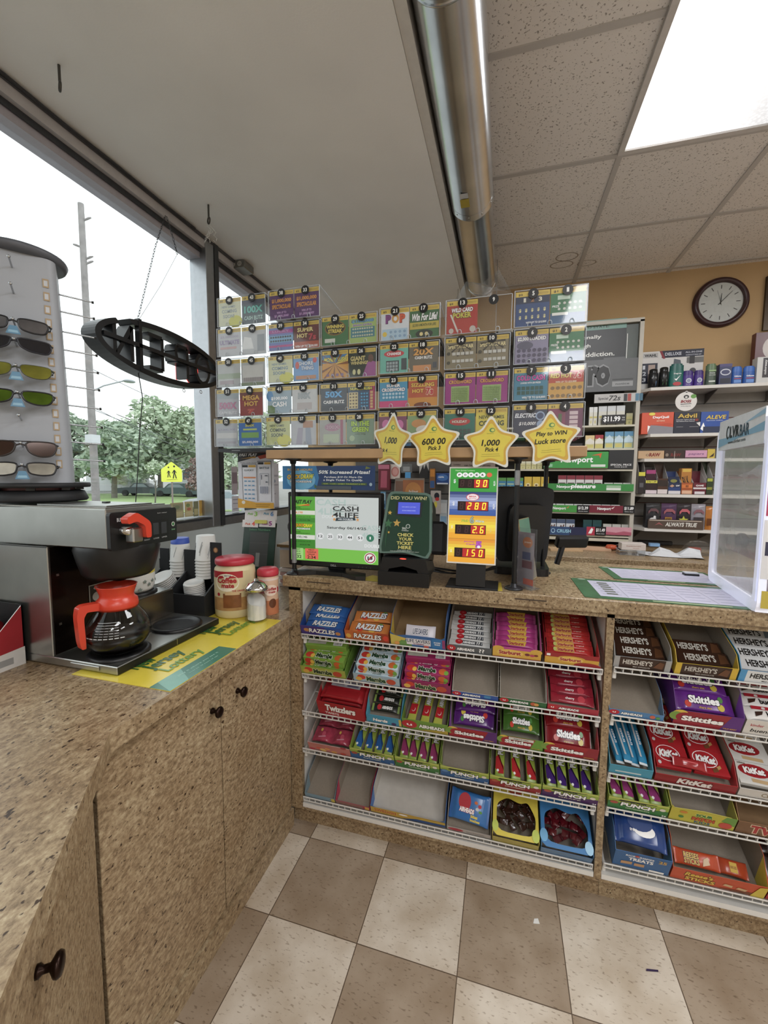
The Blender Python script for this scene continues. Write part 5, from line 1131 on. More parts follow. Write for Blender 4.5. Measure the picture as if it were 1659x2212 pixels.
# folded advertising card behind the checker
b = MB(); xL, zL = onY(840, 1085, .16); xR, zR = onY(920, 1033, .16)
b.T = front((xL-.005, .16, ZF)); Hc = zR-ZF; Wc = xR-xL
b.prism([(0, 0), (Wc, 0), (Wc, Hc), (.03, Hc)], -.002, 0, '#8f857c')
art(b, Wc, Hc, [('r', '#a9673c', .42, .7, .98, .98), ('e', '#c9863f', .7, .86, .22, .1), ('T', '#f0e4d4', 'Jackpot', .7, .86, .26, .05, {'o': '#9a4a24', 's': .2}), ('r', '#4a5664', .12, .76, .32, .85), ('r', '#7a5a4a', .22, .87, .42, .97), ('r', '#b04a3a', .6, .6, 1, .68)], z=.0002)
tag(b.obj('advertising_card'), 'brown and orange advertising card standing behind the ticket checker', 'card')

# lit jackpot board
tilt = .12
t = thing('jackpot_sign', 'lit four panel jackpot board with red figures on the raised counter', 'sign', (.597, .03, ZF), (-tilt, 0, .0))
b = MB(); b.box(-.083, .083, -.002, .022, .088, .424, mat('#e8e6e0', .35)); b.obj('sign_case', t)
b = MB(); W_, H_ = .158, .326; b.T = front((-.079, -.0024, .093))
E_ = .85
for i, (c0, c1, c2) in enumerate((('#f2a92a', '#f8e24a', '#e89a2a'), ('#f2a92a', '#f8e24a', '#e8a82a'), ('#2f56a0', '#aab8e0', '#2a3f78'), ('#2f9a35', '#2f9a35', '#2f9a35'))):
    y0 = i*.25
    n = 8
    for k in range(n):
        u = k/(n-1); f_ = max(0, 1-abs(u-.55)*2.4); a_, b_ = lin(c0 if u < .55 else c2), lin(c1)
        # printed colour bands of the panel art
        cc = tuple(a_[q]*(1-f_)+b_[q]*f_ for q in range(3)); hx = '#%02x%02x%02x' % tuple(int(255*(1.055*c**(1/2.4)-.055 if c > .0031308 else 12.92*c)) for c in cc)
        b.flat([(0, (y0+.25*k/n)*H_), (W_, (y0+.25*k/n)*H_), (W_, (y0+.25*(k+1)/n)*H_), (0, (y0+.25*(k+1)/n)*H_)], .0004, mat(hx, .4, emit=E_))
    b.flat([(0, (y0+.248)*H_), (W_, (y0+.248)*H_), (W_, (y0+.25)*H_), (0, (y0+.25)*H_)], .0006, BLACK)
art(b, W_, H_, [('t', '#bfe8b0', 'New Jersey Lottery', .32, .975, .42, .018)]+[q for k, ch in enumerate('POWER') for q in (('e', '#f4f4f0', .2+.125*k, .93, .062, .026), ('t', '#16181a', ch, .2+.125*k, .93, .05, .022, {'b': .04}))]+
  [('e', '#e0603a', .84, .93, .058, .024), ('e', '#d8404a', .5, .692, .14, .038), ('e', '#f4e8ea', .5, .692, .125, .033), ('t', '#d03a44', 'MEGA', .5, .7, .16, .016, {'b': .04, 's': .1}), ('t', '#d03a44', 'MILLIONS', .5, .68, .16, .01),
   ('t', '#e8e8ec', '$', .1, .86, .05, .045), ('t', '#e8e8ec', '$', .09, .62, .05, .045), ('t', '#f8ecc0', '$', .07, .37, .04, .035), ('t', '#f8ecc0', '$', .07, .115, .04, .035),
   ('t', '#f0f0f0', 'MILLION', .95, .84, .1, .02, {'r': PI/2}), ('t', '#f0f0f0', 'MILLION', .95, .6, .1, .02, {'r': PI/2}), ('t', '#e8c87a', 'MILLION', .9, .35, .08, .016, {'r': PI/2}),
   ('T', '#9aa89a', '6', .5, .452, .1, .07, {'o': '#5a6a5a', 'b': .02}), ('T', '#c8d83a', 'Pick', .36, .44, .16, .022, {'o': '#6a7a4a', 's': .15}), ('T', '#d8e4d8', 'Xtra', .66, .44, .2, .022, {'o': '#8a9a8a', 's': .15}),
   ('T', '#b84ab8', '5', .66, .19, .13, .07, {'o': '#7a3aa0', 'b': .04}), ('t', '#c04a9a', 'Jersey', .46, .22, .24, .018, {'s': .2, 'b': .03}), ('t', '#c04a9a', 'Cash', .49, .195, .2, .018, {'s': .2, 'b': .03}), ('e', '#f4ecf4', .66, .17, .035, .014)], emit=E_, z=.0008)
b.obj('lit_panels', t)
LED = mat('#ffe23a', .4, emit=1.3); LEDOFF = mat('#5a1a1c', .5, emit=.35); LEDBG = mat('#c81418', .4, emit=.75)
b = MB(); b.T = front((-.079, -.0046, .093))
for val, yc, cells in (('  90', .84, 4), (' 280', .6, 4), ('  2.6', .35, 4), (' 150', .105, 4)):
    xx = .18 if yc > .5 else .14
    b.flat([(xx*W_, (yc-.052)*H_), ((xx+.66)*W_, (yc-.052)*H_), ((xx+.66)*W_, (yc+.048)*H_), (xx*W_, (yc+.048)*H_)], -.0008, mat('#2a1012', .3))
    nb = len(val.replace('.', ''))-len(val.replace('.', '').lstrip()); px0 = xx*W_+.004+.026*nb
    b.flat([(px0-.002, (yc-.046)*H_), ((xx+.645)*W_, (yc-.046)*H_), ((xx+.645)*W_, (yc+.042)*H_), (px0-.002, (yc+.042)*H_)], -.0004, LEDBG)
    v = val
    seg7(v[:nb], LED, LEDOFF, b, xx*W_+.006, (yc-.038)*H_, .024, .0, .026)
    seg7(v[nb:], LED, None, b, px0+.003, (yc-.038)*H_, .024, .0006, .0245)
b.obj('red_figures', t)
b = MB(); b.box(-.05, .05, .012, .03, .01, .09, BLACK); b.box(-.045, -.03, .02, .026, .0, .1, mat('#5a1f1f', .4)); b.box(.03, .045, .02, .026, .0, .1, mat('#5a1f1f', .4)); b.obj('sign_leg', t)
b = MB(); b.box(.513, .69, .035, .16, ZF+.0005, ZF+.006, BLACKM, .001); tag(b.obj('rubber_pad'), 'flat black rubber pad under the lit jackpot board', 'pad')
b = MB(); b.prism([(.69, .04), (.705, .045), (.7, .16), (.691, .155)], ZF+.0003, ZF+.001, '#d8c02a'); tag(b.obj('yellow_tape'), 'strip of yellow tape on the counter beside the black pad', 'tape')
b = MB(); b.T = Matrix.Translation((.215, .07, ZF)); b.prism([(-.03, -.02), (.05, -.03), (.06, .03), (.0, .06)], .0004, .0012, '#cdb62a'); tag(b.obj('paper_slip'), 'yellow paper slip between the screen stand and the ticket checker', 'paper')
# cables behind
b = MB()
for k in range(6): b.tube([(.22+.02*k, .2, ZF+.004), (.25+.03*k, .15+.01*k, ZF+.02+.01*(k % 3)), (.33, .2+.01*k, ZF+.03), (.48+.01*k, .17, ZF+.02+.012*(k % 2)), (.6, .24, ZF+.01), (.68, .22+.01*k, ZF+.04)], .003, BLACK, 6)
o = tag(b.obj('cable_tangle'), 'tangle of black cables on the counter behind the checker', 'cables', kind='stuff')
# register terminal behind the board
t = thing('register_terminal', 'black register terminal turned away behind the jackpot board', 'terminal', (.82, .38, ZF))
b = MB(); b.T = frame((-.05, 0, .05), (.97, .24, 0), (0, -.12, 1)); b.prism(rounded([(-.1, 0), (.1, 0), (.11, .3), (-.11, .3)], .1, 3), -.02, .03, BLACKM); b.prism(rounded([(-.07, .05), (.07, .05), (.07, .24), (-.07, .24)], .2, 3), .03, .07, BLACK); b.obj('screen_back', t)
b = MB(); b.prism(rounded([(-.15, -.08), (.06, -.08), (.06, .1), (-.15, .1)], .15, 3), .001, .03, BLACK); b.rod((-.05, .03, .02), (-.05, .0, .12), .03, BLACK, 10); b.obj('foot', t)
b = MB(); b.T = frame((.12, .05, .12), (.9, .3, 0), (.1, -.3, .9)); b.box(-.03, .1, -.02, .03, -.015, .015, BLACK, .006); b.T = Matrix(); b.rod((.1, .05, .03), (.12, .05, .11), .012, BLACK, 8); b.obj('scanner_head', t)
# poles and shelf
POLE = mat('#18191b', .35, .2, noise=.03); ZSH = 1.498
def pole(x, y, label, sleeve=None, top=None):
    t = thing('support_pole', label, 'pole', (x, y, ZF)); h = ZSH-ZF
    b = MB(); b.cyl(.0085, .004, h-.004, POLE, 16); b.obj('tube', t)
    b = MB(); b.lathe([(1e-5, .0005), (.031, .0005), (.032, .004), (.028, .007), (.013, .009), (.011, .02), (.0087, .02)], mat('#3a3b3e', .35, .5), 28)
    for a in range(4): b.T = Matrix.Translation((.021*math.cos(a*PI/2+.5), .021*math.sin(a*PI/2+.5), .0068)); b.lathe([(.003, 0), (.002, .0012), (1e-5, .0012)], STEEL, 8)
    b.T = Matrix(); b.obj('foot_flange', t)
    b = MB(); b.lathe([(.0087, h-.02), (.011, h-.02), (.013, h-.008), (.032, h-.004), (.032, h-.0005), (1e-5, h-.0005)], POLE, 28); b.obj('top_flange', t)
    if sleeve:
        b = MB(); b.cyl(.0095, sleeve[0], sleeve[1], mat('#8f9296', .35, .3, noise=.15), 16); b.obj('tape_sleeve', t)
pole(.743, .086, 'black pole with round foot right of the jackpot board', (.36, .41))
pole(-.09, .065, 'black pole with silver tape left of the lottery screen', (.045, .1))
pole(-.06, .36, 'black pole behind the top of the lottery screen')
pole(.86, .37, 'black pole at the back under the ticket shelf')
b = MB(); b.box(-.2, .95, .05, .42, ZSH, ZSH+.034, mat('#b58f62', .5, noise=.12, nscale=12), .002); tag(b.obj('ticket_shelf'), 'light wood board carried on the black poles under the tickets', 'shelf')
# brochure stand and leaning card by the right pole
t = thing('brochure_holder', 'clear brochure stand with torn white paper and orange cards by the right pole', 'holder', (.775, .12, ZF), (0, 0, -.75))
b = MB(); b.T = front((0, 0, 0)); b.box(-.03, .05, .001, .21, -.003, -.001, CLEAR); b.box(-.03, .05, .001, .19, .014, .016, CLEAR); b.box(-.03, -.0285, .001, .19, -.003, .016, CLEAR); b.T = Matrix(); b.box(-.03, .05, -.02, .03, .0005, .003, CLEAR); b.obj('clear_stand', t)
b = MB(); b.T = front((-.026, -.003, .006)); b.prism([(0, 0), (.07, 0), (.07, .19), (0, .19)], -.001, .0, '#8a7f86')
art(b, .07, .19, [('e', '#c9702f', .6, .82, .3, .1), ('t', '#f2e2c8', 'Jackpot', .6, .82, .4, .04), ('r', '#3a3f6a', .3, .5, .8, .64), ('r', '#6a2f3a', .3, .34, .9, .48), ('r', '#c8502f', .4, .04, 1, .15)], z=.0002); b.obj('card', t)
b = MB(); b.T = front((-.03, -.018, 0)); b.prism([(0, .01), (.014, .02), (.017, .06), (.013, .09), (.018, .11), (.006, .115), (.0, .1)], 0, .0008, WHITE); b.prism([(0, .13), (.012, .135), (.01, .16), (.016, .18), (0, .185)], 0, .0008, WHITE); b.obj('torn_paper', t)
t = thing('leaning_board', 'thin card with light wood edge leaning behind the brochure stand', 'board', (.812, .235, ZF))
b = MB(); b.T = frame((0, 0, .001), (.35, .93, 0), (-.16, .06, 1)); b.box(-.07, .05, 0, .235, 0, .004, mat('#b79e6c', .5, noise=.1)); b.T = frame((0, 0, .001), (.35, .93, 0), (-.16, .06, 1)); b.flat([(-.068, .1), (.048, .1), (.048, .233), (-.068, .233)], .0045, '#6fa088'); b.flat([(-.068, .004), (.048, .004), (.048, .1), (-.068, .1)], .0045, '#8f8a7c'); b.obj('card', t)

# game mats
MATG = mat('#3d6a45', .35, noise=.2, nscale=25)
def game_mat(pts, label, cols, title=None, z=ZF):
    (ax, ay), (bx, by), (cx_, cy_), (dx, dy) = pts     # back left, front left, back right, front right
    b = MB(); b.prism(rounded([(ax, ay), (bx, by), (dx, dy), (cx_, cy_)], .03, 3), z+.0004, z+.002, MATG)
    def P(u, v): return ((bx+(dx-bx)*u)*(1-v)+(ax+(cx_-ax)*u)*v, (by+(dy-by)*u)*(1-v)+(ay+(cy_-ay)*u)*v)
    q = lambda u0, v0, u1, v1, zz, m: b.flat([P(u0, v0), P(u1, v0), P(u1, v1), P(u0, v1)], zz, m)
    q(.08, .1, .96, .9, z+.0022, '#c3c2d6')
    for k in range(1, cols): u = .08+.88*k/cols; q(u-.0012, .12, u+.0012, .88, z+.0024, '#8f90a4')
    for k in range(cols):
        for r in range(5):
            u = .1+.88*k/cols; q(u, .2+.13*r, u+.6/cols, .225+.13*r, z+.0024, '#a9aac0')
    if title:
        for r in range(6): q(.12, .2+.11*r, .17, .26+.11*r, z+.0026, '#6a6f66')
    q(.3, .03, .62, .06, z+.0022, '#b6c49a')
    b.T = Matrix(); c = P(.04, .95); b.flat(ell(c[0]+.01, c[1], .014, .01, 14), z+.0024, '#9ab09a')
    tag(b.obj('game_mat'), label, 'mat')
game_mat([(.957, .315), (.962, .045), (1.62, .315), (1.62, .045)], 'large green bordered lottery play mat on the counter edge', 7, True)
game_mat([(1.105, .573), (1.118, .345), (1.5, .573), (1.5, .345)], 'smaller green bordered play mat behind the large one', 4, False, ZF+.0002)

# display case at the right end
def case_added_glow():
    m, nt, b = node_mat('white_plastic_added_glow')
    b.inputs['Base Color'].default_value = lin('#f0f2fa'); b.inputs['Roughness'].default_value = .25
    b.inputs['Emission Color'].default_value = lin('#d4d8f4'); b.inputs['Emission Strength'].default_value = .28  # faint emission added so the white frame looks bright
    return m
case = thing('display_case', 'white framed clear vape display case standing on the counter at the right', 'display case', (1.402, .004, ZF+.0024), (0, 0, -.134))
CH, CD, CW = .56, .45, .34; CWM = mat('#f4f6fb', .25, noise=.01); CWL = case_added_glow()
b = MB(); fr = .036
b.T = frame((0, CD, 0), (0, -1, 0), (0, 0, 1))      # left side: x runs towards the shopper
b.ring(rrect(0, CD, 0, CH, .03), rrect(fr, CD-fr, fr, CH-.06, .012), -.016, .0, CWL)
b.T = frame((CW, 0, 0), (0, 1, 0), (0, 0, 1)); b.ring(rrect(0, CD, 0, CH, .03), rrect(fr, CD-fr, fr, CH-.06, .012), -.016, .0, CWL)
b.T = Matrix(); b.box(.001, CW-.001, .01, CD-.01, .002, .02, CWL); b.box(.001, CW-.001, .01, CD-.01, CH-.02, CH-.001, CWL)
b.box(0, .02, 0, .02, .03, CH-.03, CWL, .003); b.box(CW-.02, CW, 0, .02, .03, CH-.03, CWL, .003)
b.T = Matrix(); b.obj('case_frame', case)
SMOKE = clear_mat('milky_side_pane', tint=(.95, .96, .95), gloss=.04, rough=.05, haze=.24, hazecol=(.9, .91, .9), graze=.15)
b = MB(); b.box(.007, .009, fr-.002, CD-fr+.002, fr-.002, CH-.058, SMOKE); b.obj('side_pane', case)
b = MB(); b.box(.02, CW-.02, .004, .006, .02, CH-.02, CLEAR); b.obj('front_pane', case)
b = MB(); b.T = frame((-.0008, CD-.02, CH-.075), (0, -1, 0), (0, 0, 1)); b.prism([(.0, 0), (CD-.06, 0), (CD-.06, .105), (.0, .105)], -.012, 0, '#f2f6fb')
art(b, CD-.06, .105, [('p', '#8fc4e4', [(0, .1), (.5, .3), (1, .35), (1, .6), (.5, .38), (0, .4)]), ('p', '#a8d2ec', [(.6, .7), (1, .95), (1, .8)]), ('e', '#20343f', .24, .55, .045, .22), ('e', '#dce8f2', .255, .55, .03, .15), ('t', '#1d2c36', 'LVR', .4, .54, .22, .38, {'b': .04}), ('t', '#39586b', 'BAR', .62, .52, .2, .36), ('t', '#26363f', 'www.clvrbar.com', .46, .22, .4, .1)], z=.0003)
b.obj('header', case)
PINKSH = mat('#b8606a', .25, noise=.05)
b = MB()
for z in (.14, .27, .385): b.box(.014, CW-.02, .04, CD-.04, z, z+.004, clear_mat('tinted_shelf', tint=(.9, .6, .62), gloss=.06, haze=.12, hazecol=(.75, .4, .42)) if z == .14 else bpy.data.materials['tinted_shelf'])
b.obj('inner_shelf', case)
b = MB(); b.box(CW-.03, CW-.024, .02, CD-.02, .02, CH-.02, '#d9d9d6'); b.obj('back_panel', case)
b = MB(); b.T = front((.0, -.0006, 0)); art(b, .04, CH, [('r', '#c84a6a', .1, .5, .95, .88), ('r', '#4a2a3a', .15, .56, .95, .62), ('r', '#e8e8ec', .05, .18, .95, .48), ('r', '#3a3a55', .2, .3, .9, .37), ('r', '#c8b43a', .2, .03, .9, .12)], z=.0002); b.obj('front_sticker', case)
CM = Matrix.Translation((1.402, .004, ZF+.0024)) @ Matrix.Rotation(-.134, 4, 'Z')
BAGFILM = clear_mat('bag_film', gloss=.15, rough=.12, haze=.3, hazecol=(.9, .9, .9))
def vape_pack(x, y, z, rz, lb, body, group=None):
    t = thing('vape_pack', lb, 'vape pack', CM @ Vector((x, y, z)), (0, 0, rz-.134), group); t.scale = (1.6,)*3
    b = MB(); b.tube([(-.05, 0, .011), (-.04, 0, .012), (.04, 0, .012), (.055, 0, .011)], [.004, .009, .009, .006], body, 10); b.obj('vape', t)
    b = MB(); n = 8
    vs = [(-.075+.15*i/n, y_, .0015+(.024*(1-abs(2*i/n-1)**3))*(1 if abs(y_) < .02 else .1)+.003*math.sin(i*2.1+y_*90)) for y_ in (-.032, -.014, .014, .032) for i in range(n+1)]
    b.add(vs, [(r*(n+1)+i, r*(n+1)+i+1, (r+1)*(n+1)+i+1, (r+1)*(n+1)+i) for r in range(3) for i in range(n)], BAGFILM, True); b.obj('wrapper', t)
vape_pack(.1, .2, .144, 1.4, 'black vape in a clear bag on the lower shelf of the display case', BLACK)
vape_pack(.1, .12, .144, 1.1, 'second black vape in crumpled film nearer the front of the case', mat('#2c2c30', .3))
vape_pack(.1, .2, .274, 1.5, 'white wrapped vape on the middle shelf of the display case', mat('#c9c6c4', .3))
vape_pack(.1, .1, .389, 1.3, 'gold vape in clear wrap on the top shelf of the display case', mat('#b08a4a', .25, .6))
vape_pack(.1, .22, .389, 1.7, 'pale vape in clear wrap at the back of the top shelf of the case', mat('#cfcfd2', .3))
vape_pack(.1, .18, .021, 1.2, 'pink vape in clear wrap on the floor of the display case', mat('#c08a8a', .3))
t = thing('vape_tip', 'dark round tip of a pipe on the lower case shelf', 'pipe', CM @ Vector((.06, .34, .144))); b = MB(); b.T = Matrix.Translation((0, 0, .028)); b.lathe([(1e-5, -.028), (.018, -.027), (.022, -.01), (.02, .008), (.01, .02), (1e-5, .022)], mat('#2f3433', .2, noise=.1), 18); b.obj('bowl', t)
b = MB(); b.tube([(.01, -.01, .03), (.04, -.05, .02), (.06, -.09, .01)], .006, mat('#3a3f40', .2), 8); b.obj('stem', t)
b = MB(); b.T = Matrix.Translation((1.40, .485, ZF+.0005)); b.box(0, .05, 0, .03, .0, .01, BLACK, .002); b.box(.001, .049, .001, .029, .01, .014, mat('#cfd4da', .4)); tag(b.obj('card_reader'), 'small black and grey card reader behind the display case corner', 'card reader')

# play slip stand and posters by the window
t = thing('play_slip_stand', 'dark green number selection stand with four game cards on top', 'stand', (-.375, .235, ZL))
b = MB(); W_, H_ = .165, .318; b.T = frame((-W_/2-.012, 0, .001), (.985, .05, 0), (-.06, .2, 1)); b.prism([(0, 0), (W_, 0), (W_, H_), (0, H_)], -.006, 0, mat('#123020', .3, noise=.2, nscale=30))
art(b, W_, H_, [('t', '#4a8a5a', 'Select Numbers', .5, .9, .66, .03), ('r', '#3a3a36', .22, .36, .8, .86), ('r', '#55554f', .22, .7, .8, .704), ('r', '#55554f', .22, .54, .8, .544), ('r', '#7a7a74', .44, .36, .56, .56), ('s', '#8a7a2a', .84, .3, .14, .1), ('s', '#2a4a5a', .12, .24, .14, .1), ('s', '#3a6a4a', .9, .12, .1, .1)], z=.0003); b.prism([(.05, -.0), (.12, 0), (.12, .01), (.05, .01)], -.06, 0, BLACK)
b.obj('panel', t)
for k, (tx, c1, nm, nn, cx_, cz_) in enumerate((('Pick', '#7ab83a', '3', '#8ac03a', -.045, .345), ('Pick', '#4a9ab8', '6', '#5a8ac0', .04, .348), ('Pick', '#e0602a', '4', '#e8503a', -.05, .322), ('Cash', '#b83a9a', '5', '#a03a90', .04, .326))):
    b = MB(); b.T = frame((cx_-.052, .062-.012*(k // 2), cz_-.03), (.985, .05, 0), (-.03, .15, 1)); b.prism([(0, 0), (.082, 0), (.082, .055 if k < 2 else .036), (0, .055 if k < 2 else .034)], -.001, 0, '#e3dcd8')
    art(b, .082, .034 if k > 1 else .055, [('t', c1, tx, .36, .45 if k > 1 else .7, .34, .3 if k > 1 else .2, {'s': .2, 'b': .03}), ('T', nn, nm, .7, .5 if k > 1 else .7, .2, .62 if k > 1 else .42, {'o': '#f4f0ec', 'b': .04})], z=.0003); b.obj('game_card', t)
b = MB(); b.T = frame((-.03, .045, .312), (.985, .05, 0), (-.03, .15, 1)); b.prism(rrect(0, .062, 0, .016, .003), 0, .004, '#cfc94a'); b.obj('yellow_label', t)
b = MB(); xL, zT = onY(511, 977, .25); b.T = frame((-.468, .25, 1.285), (.975, .06, 0), (-.075, .0, 1)); W_, H_ = .178, .26
b.prism([(0, 0), (W_, 0), (W_, H_), (0, H_)], -.001, 0, '#dfe0e8')
art(b, W_, H_, [('p', '#1d1a1a', [(0, .8), (1, .97), (1, 1), (0, 1)]), ('p', '#c8502a', [(.55, .9), (.62, .85), (1, .9), (1, .97)]), ('T', W1, 'FAST PLAY', .3, .93, .5, .06, {'s': .3, 'o': '#1d1a1a', 'b': .04}), ('p', '#d8a02a', [(.08, .86), (.5, .9), (.5, .87)]), ('t', '#6a6a74', 'SCAN YOUR TICKETS', .32, .79, .5, .015),
  ('p', '#3a3a40', [(.13, .12), (.54, .12), (.52, .77), (.11, .77)]), ('p', '#e4e6ee', [(.145, .12), (.53, .12), (.51, .76), (.125, .76)]), ('p', '#3a3a40', [(.57, .12), (.93, .12), (.93, .82), (.55, .82)]), ('p', '#e4e6ee', [(.58, .12), (.92, .12), (.92, .81), (.56, .81)]), ('r', '#d8a82a', .3, .71, .5, .75), ('r', '#1d1a1a', .13, .71, .28, .75), ('r', '#d8a82a', .74, .76, .91, .8), ('r', '#1d1a1a', .57, .76, .72, .8),
  ('t', '#5a6a6a', 'LUCKY', .32, .66, .26, .03), ('t', '#2a4a5a', 'BATTLE', .74, .7, .26, .035), ('r', '#e0905a', .16, .52, .5, .545)]+[('r', '#6aa0c8', .18+.11*k, .46-.075*r, .25+.11*k, .48-.075*r) for k in range(3) for r in range(5)]+[('r', '#6a7080', .62, .4, .63, .6), ('r', '#6a7080', .86, .4, .87, .6), ('r', '#6a7080', .62, .6, .87, .605), ('r', '#3a4050', .66, .5, .68, .58), ('r', '#3a4050', .76, .56, .84, .575), ('r', '#3a4050', .78, .45, .84, .465)]+[('r', '#9aa0b4', .63+.06*k, .26, .67+.06*k, .38) for k in range(4)]+
  [('p', '#dca628', [(0, 0), (1, 0), (1, .1), (.5, .1), (.2, .14), (0, .17)]), ('e', '#e8e4d8', .16, .1, .05, .03), ('r', '#a8801c', .5, .06, .9, .07), ('r', '#a8801c', .5, .03, .86, .04)], z=.0002)
b.box(.06, .11, H_-.005, H_+.012, 0, .003, CLEAR)
tag(b.obj('wall_poster'), 'white how to play poster with black and orange top hanging under the tickets', 'poster')
t = thing('office_chair', 'dark grey round backed chair showing between the play slip stand and the screen', 'chair', (-.5, 1.12, 0), (0, 0, .2))
CH_ = mat('#3b3c3e', .8, noise=.15, nscale=90)
b = MB(); b.T = frame((0, 0, .98), (1, 0, 0), (0, .1, 1)); b.prism(rounded([(-.13, -.02), (.13, -.02), (.19, .13), (.1, .22), (-.1, .22), (-.19, .13)], .3, 4), -.03, .03, CH_); b.obj('backrest', t)
b = MB(); b.box(-.22, .22, -.25, .2, .62, .7, CH_, .03); b.obj('seat', t)
b = MB(); b.rod((0, .05, .64), (0, .03, 1.0), .02, BLACK); b.rod((0, 0, .62), (0, 0, .08), .03, BLACK)
for k in range(5): b.rod((0, 0, .08), (.28*math.cos(k*1.257), .28*math.sin(k*1.257), .03), .015, BLACK)
b.obj('base', t)
t = thing('glue_bottle', 'small white bottle with blue label left of the silver taped pole', 'bottle', (-.2, .4, ZL)); b = MB(); b.lathe([(1e-5, 0), (.016, 0), (.016, .2), (.015, .21)], mat('#e6e6ea', .4), 16); b.lathe([(.0164, .11), (.0164, .19)], mat('#2c3c86', .4), 16); b.obj('bottle_body', t); b = MB(); b.lathe([(.016, .21), (.016, .24), (1e-5, .241)], WHITE, 16); b.obj('cap', t)
b = MB()
for k in range(5): b.box(-.33+.006*(k % 2), -.205+.004*k, .36, .5, ZL+.001+.018*k, ZL+.0165+.018*k, '#e9dcd4' if k % 2 == 0 else '#d8a8a0')
tag(b.obj('paper_stack'), 'stack of white and red edged paper behind the small canister', 'paper')
t = thing('paper_carton', 'tan and white carton on the paper stack by the left pole', 'carton', (-.33, .37, ZL+.0925)); b = MB(); b.box(0, .11, 0, .12, 0, .085, mat('#dcc4a8', .6)); b.box(.0, .11, 0.0, .12, .085, .1, '#c8ccd4'); b.box(-.01, .12, -.01, .13, .1, .112, mat('#8a6a3a', .6)); b.obj('carton', t)
# ------------------------------------------------------------------ lottery ticket dispensers
TY = .12                                    # front of the dispensers
ZB = ZSH+.034
DARKR = mat('#2b2c30', .4, noise=.05)
ED = mat('#c3ccd4', .15, noise=.02)
COLS = [   # each dispenser: left top, right top, left bottom, right bottom, numbers
 [((470, 646), (571, 631), (469, 708), (575, 695), 48, 43), ((469, 712), (575, 698), (468, 774), (574, 760), 49, 44), ((468, 777), (573, 770), (467, 837), (572, 832), 50, 45), ((467, 841), (569, 835), (465, 902), (567, 896), 51, 46), ((465, 907), (566, 900), (462, 965), (565, 963), 52, 47)],
 [((580, 630), (690, 614), (580, 692), (690, 683), 38, 33), ((578, 698), (690, 690), (578, 758), (690, 751), 39, 34), ((577, 768), (690, 762), (577, 828), (688, 820), 40, 35), ((576, 834), (687, 830), (575, 894), (684, 889), 41, 36), ((574, 900), (683, 897), (572, 962), (682, 960), 42, 37)],
 [((694, 686), (815, 671), (693, 748), (814, 738), 29, 25), ((694, 757), (814, 748), (693, 819), (812, 812), 30, 26), ((691, 829), (812, 823), (690, 889), (811, 885), 31, 27), ((688, 897), (810, 892), (687, 960), (809, 960), 32, 28)],
 [((820, 668), (951, 653), (821, 736), (950, 727), 21, 17), ((819, 746), (950, 732), (818, 809), (948, 799), 22, 18), ((818, 817), (947, 807), (817, 882), (946, 876), 23, 19), ((817, 890), (944, 884), (816, 955), (944, 955), 24, 20)],
 [((963, 650), (1107, 634), (963, 722), (1104, 713), 13, 9), ((961, 730), (1102, 718), (960, 798), (1101, 790), 14, 10), ((960, 806), (1100, 797), (959, 875), (1099, 868), 15, 11), ((958, 885), (1099, 876), (958, 950), (1098, 950), 16, 12)],
 [((1112, 630), (1271, 612), (1111, 705), (1268, 697), 5, 1), ((1111, 713), (1266, 700), (1110, 786), (1264, 780), 6, 2), ((1108, 794), (1266, 786), (1108, 866), (1263, 860), 7, 3), ((1107, 874), (1263, 868), (1107, 945), (1262, 943), 8, 4)]]
def T3(t, c, o, cy=.6, w=.85, h=.16, s=0.0, cx=.5): return ('T', c, t, cx, cy, w, h, {'o': o, 'b': .04, 's': s})
def dots(c, x0, x1, y0, y1, nx, ny, r=.045): return [('e', c, x0+(x1-x0)*i/max(1, nx-1), y0+(y1-y0)*j/max(1, ny-1), r, r*.9) for i in range(nx) for j in range(ny)]
def cells(c, x0, x1, y0, y1, nx, ny, f=.8): 
    dx, dy = (x1-x0)/nx, (y1-y0)/ny
    return [('r', c, x0+dx*i, y0+dy*j, x0+dx*(i+f), y0+dy*(j+f)) for i in range(nx) for j in range(ny)]
def rays(c, cx, cy, n=9, r=.9): return [('p', c, [(cx, cy), (min(1, max(0, cx+r*math.cos(a))), min(.86, max(0, cy+r*math.sin(a)))), (min(1, max(0, cx+r*math.cos(a+.14))), min(.86, max(0, cy+r*math.sin(a+.14))))]) for a in [2*PI*k/n for k in range(n)]]
SOON = lambda c='#dfe3a0', t='#7f9cb0': [('e', '#d8d84a', .75, .15, .3, .22), ('t', t, 'NEW GAMES', .45, .7, .6, .08), ('t', t, 'COMING', .48, .54, .66, .13, {'b': .03}), ('t', t, 'SOON!', .45, .36, .5, .13, {'b': .03})]
Y = '#e8c22e'; O = '#e87a24'
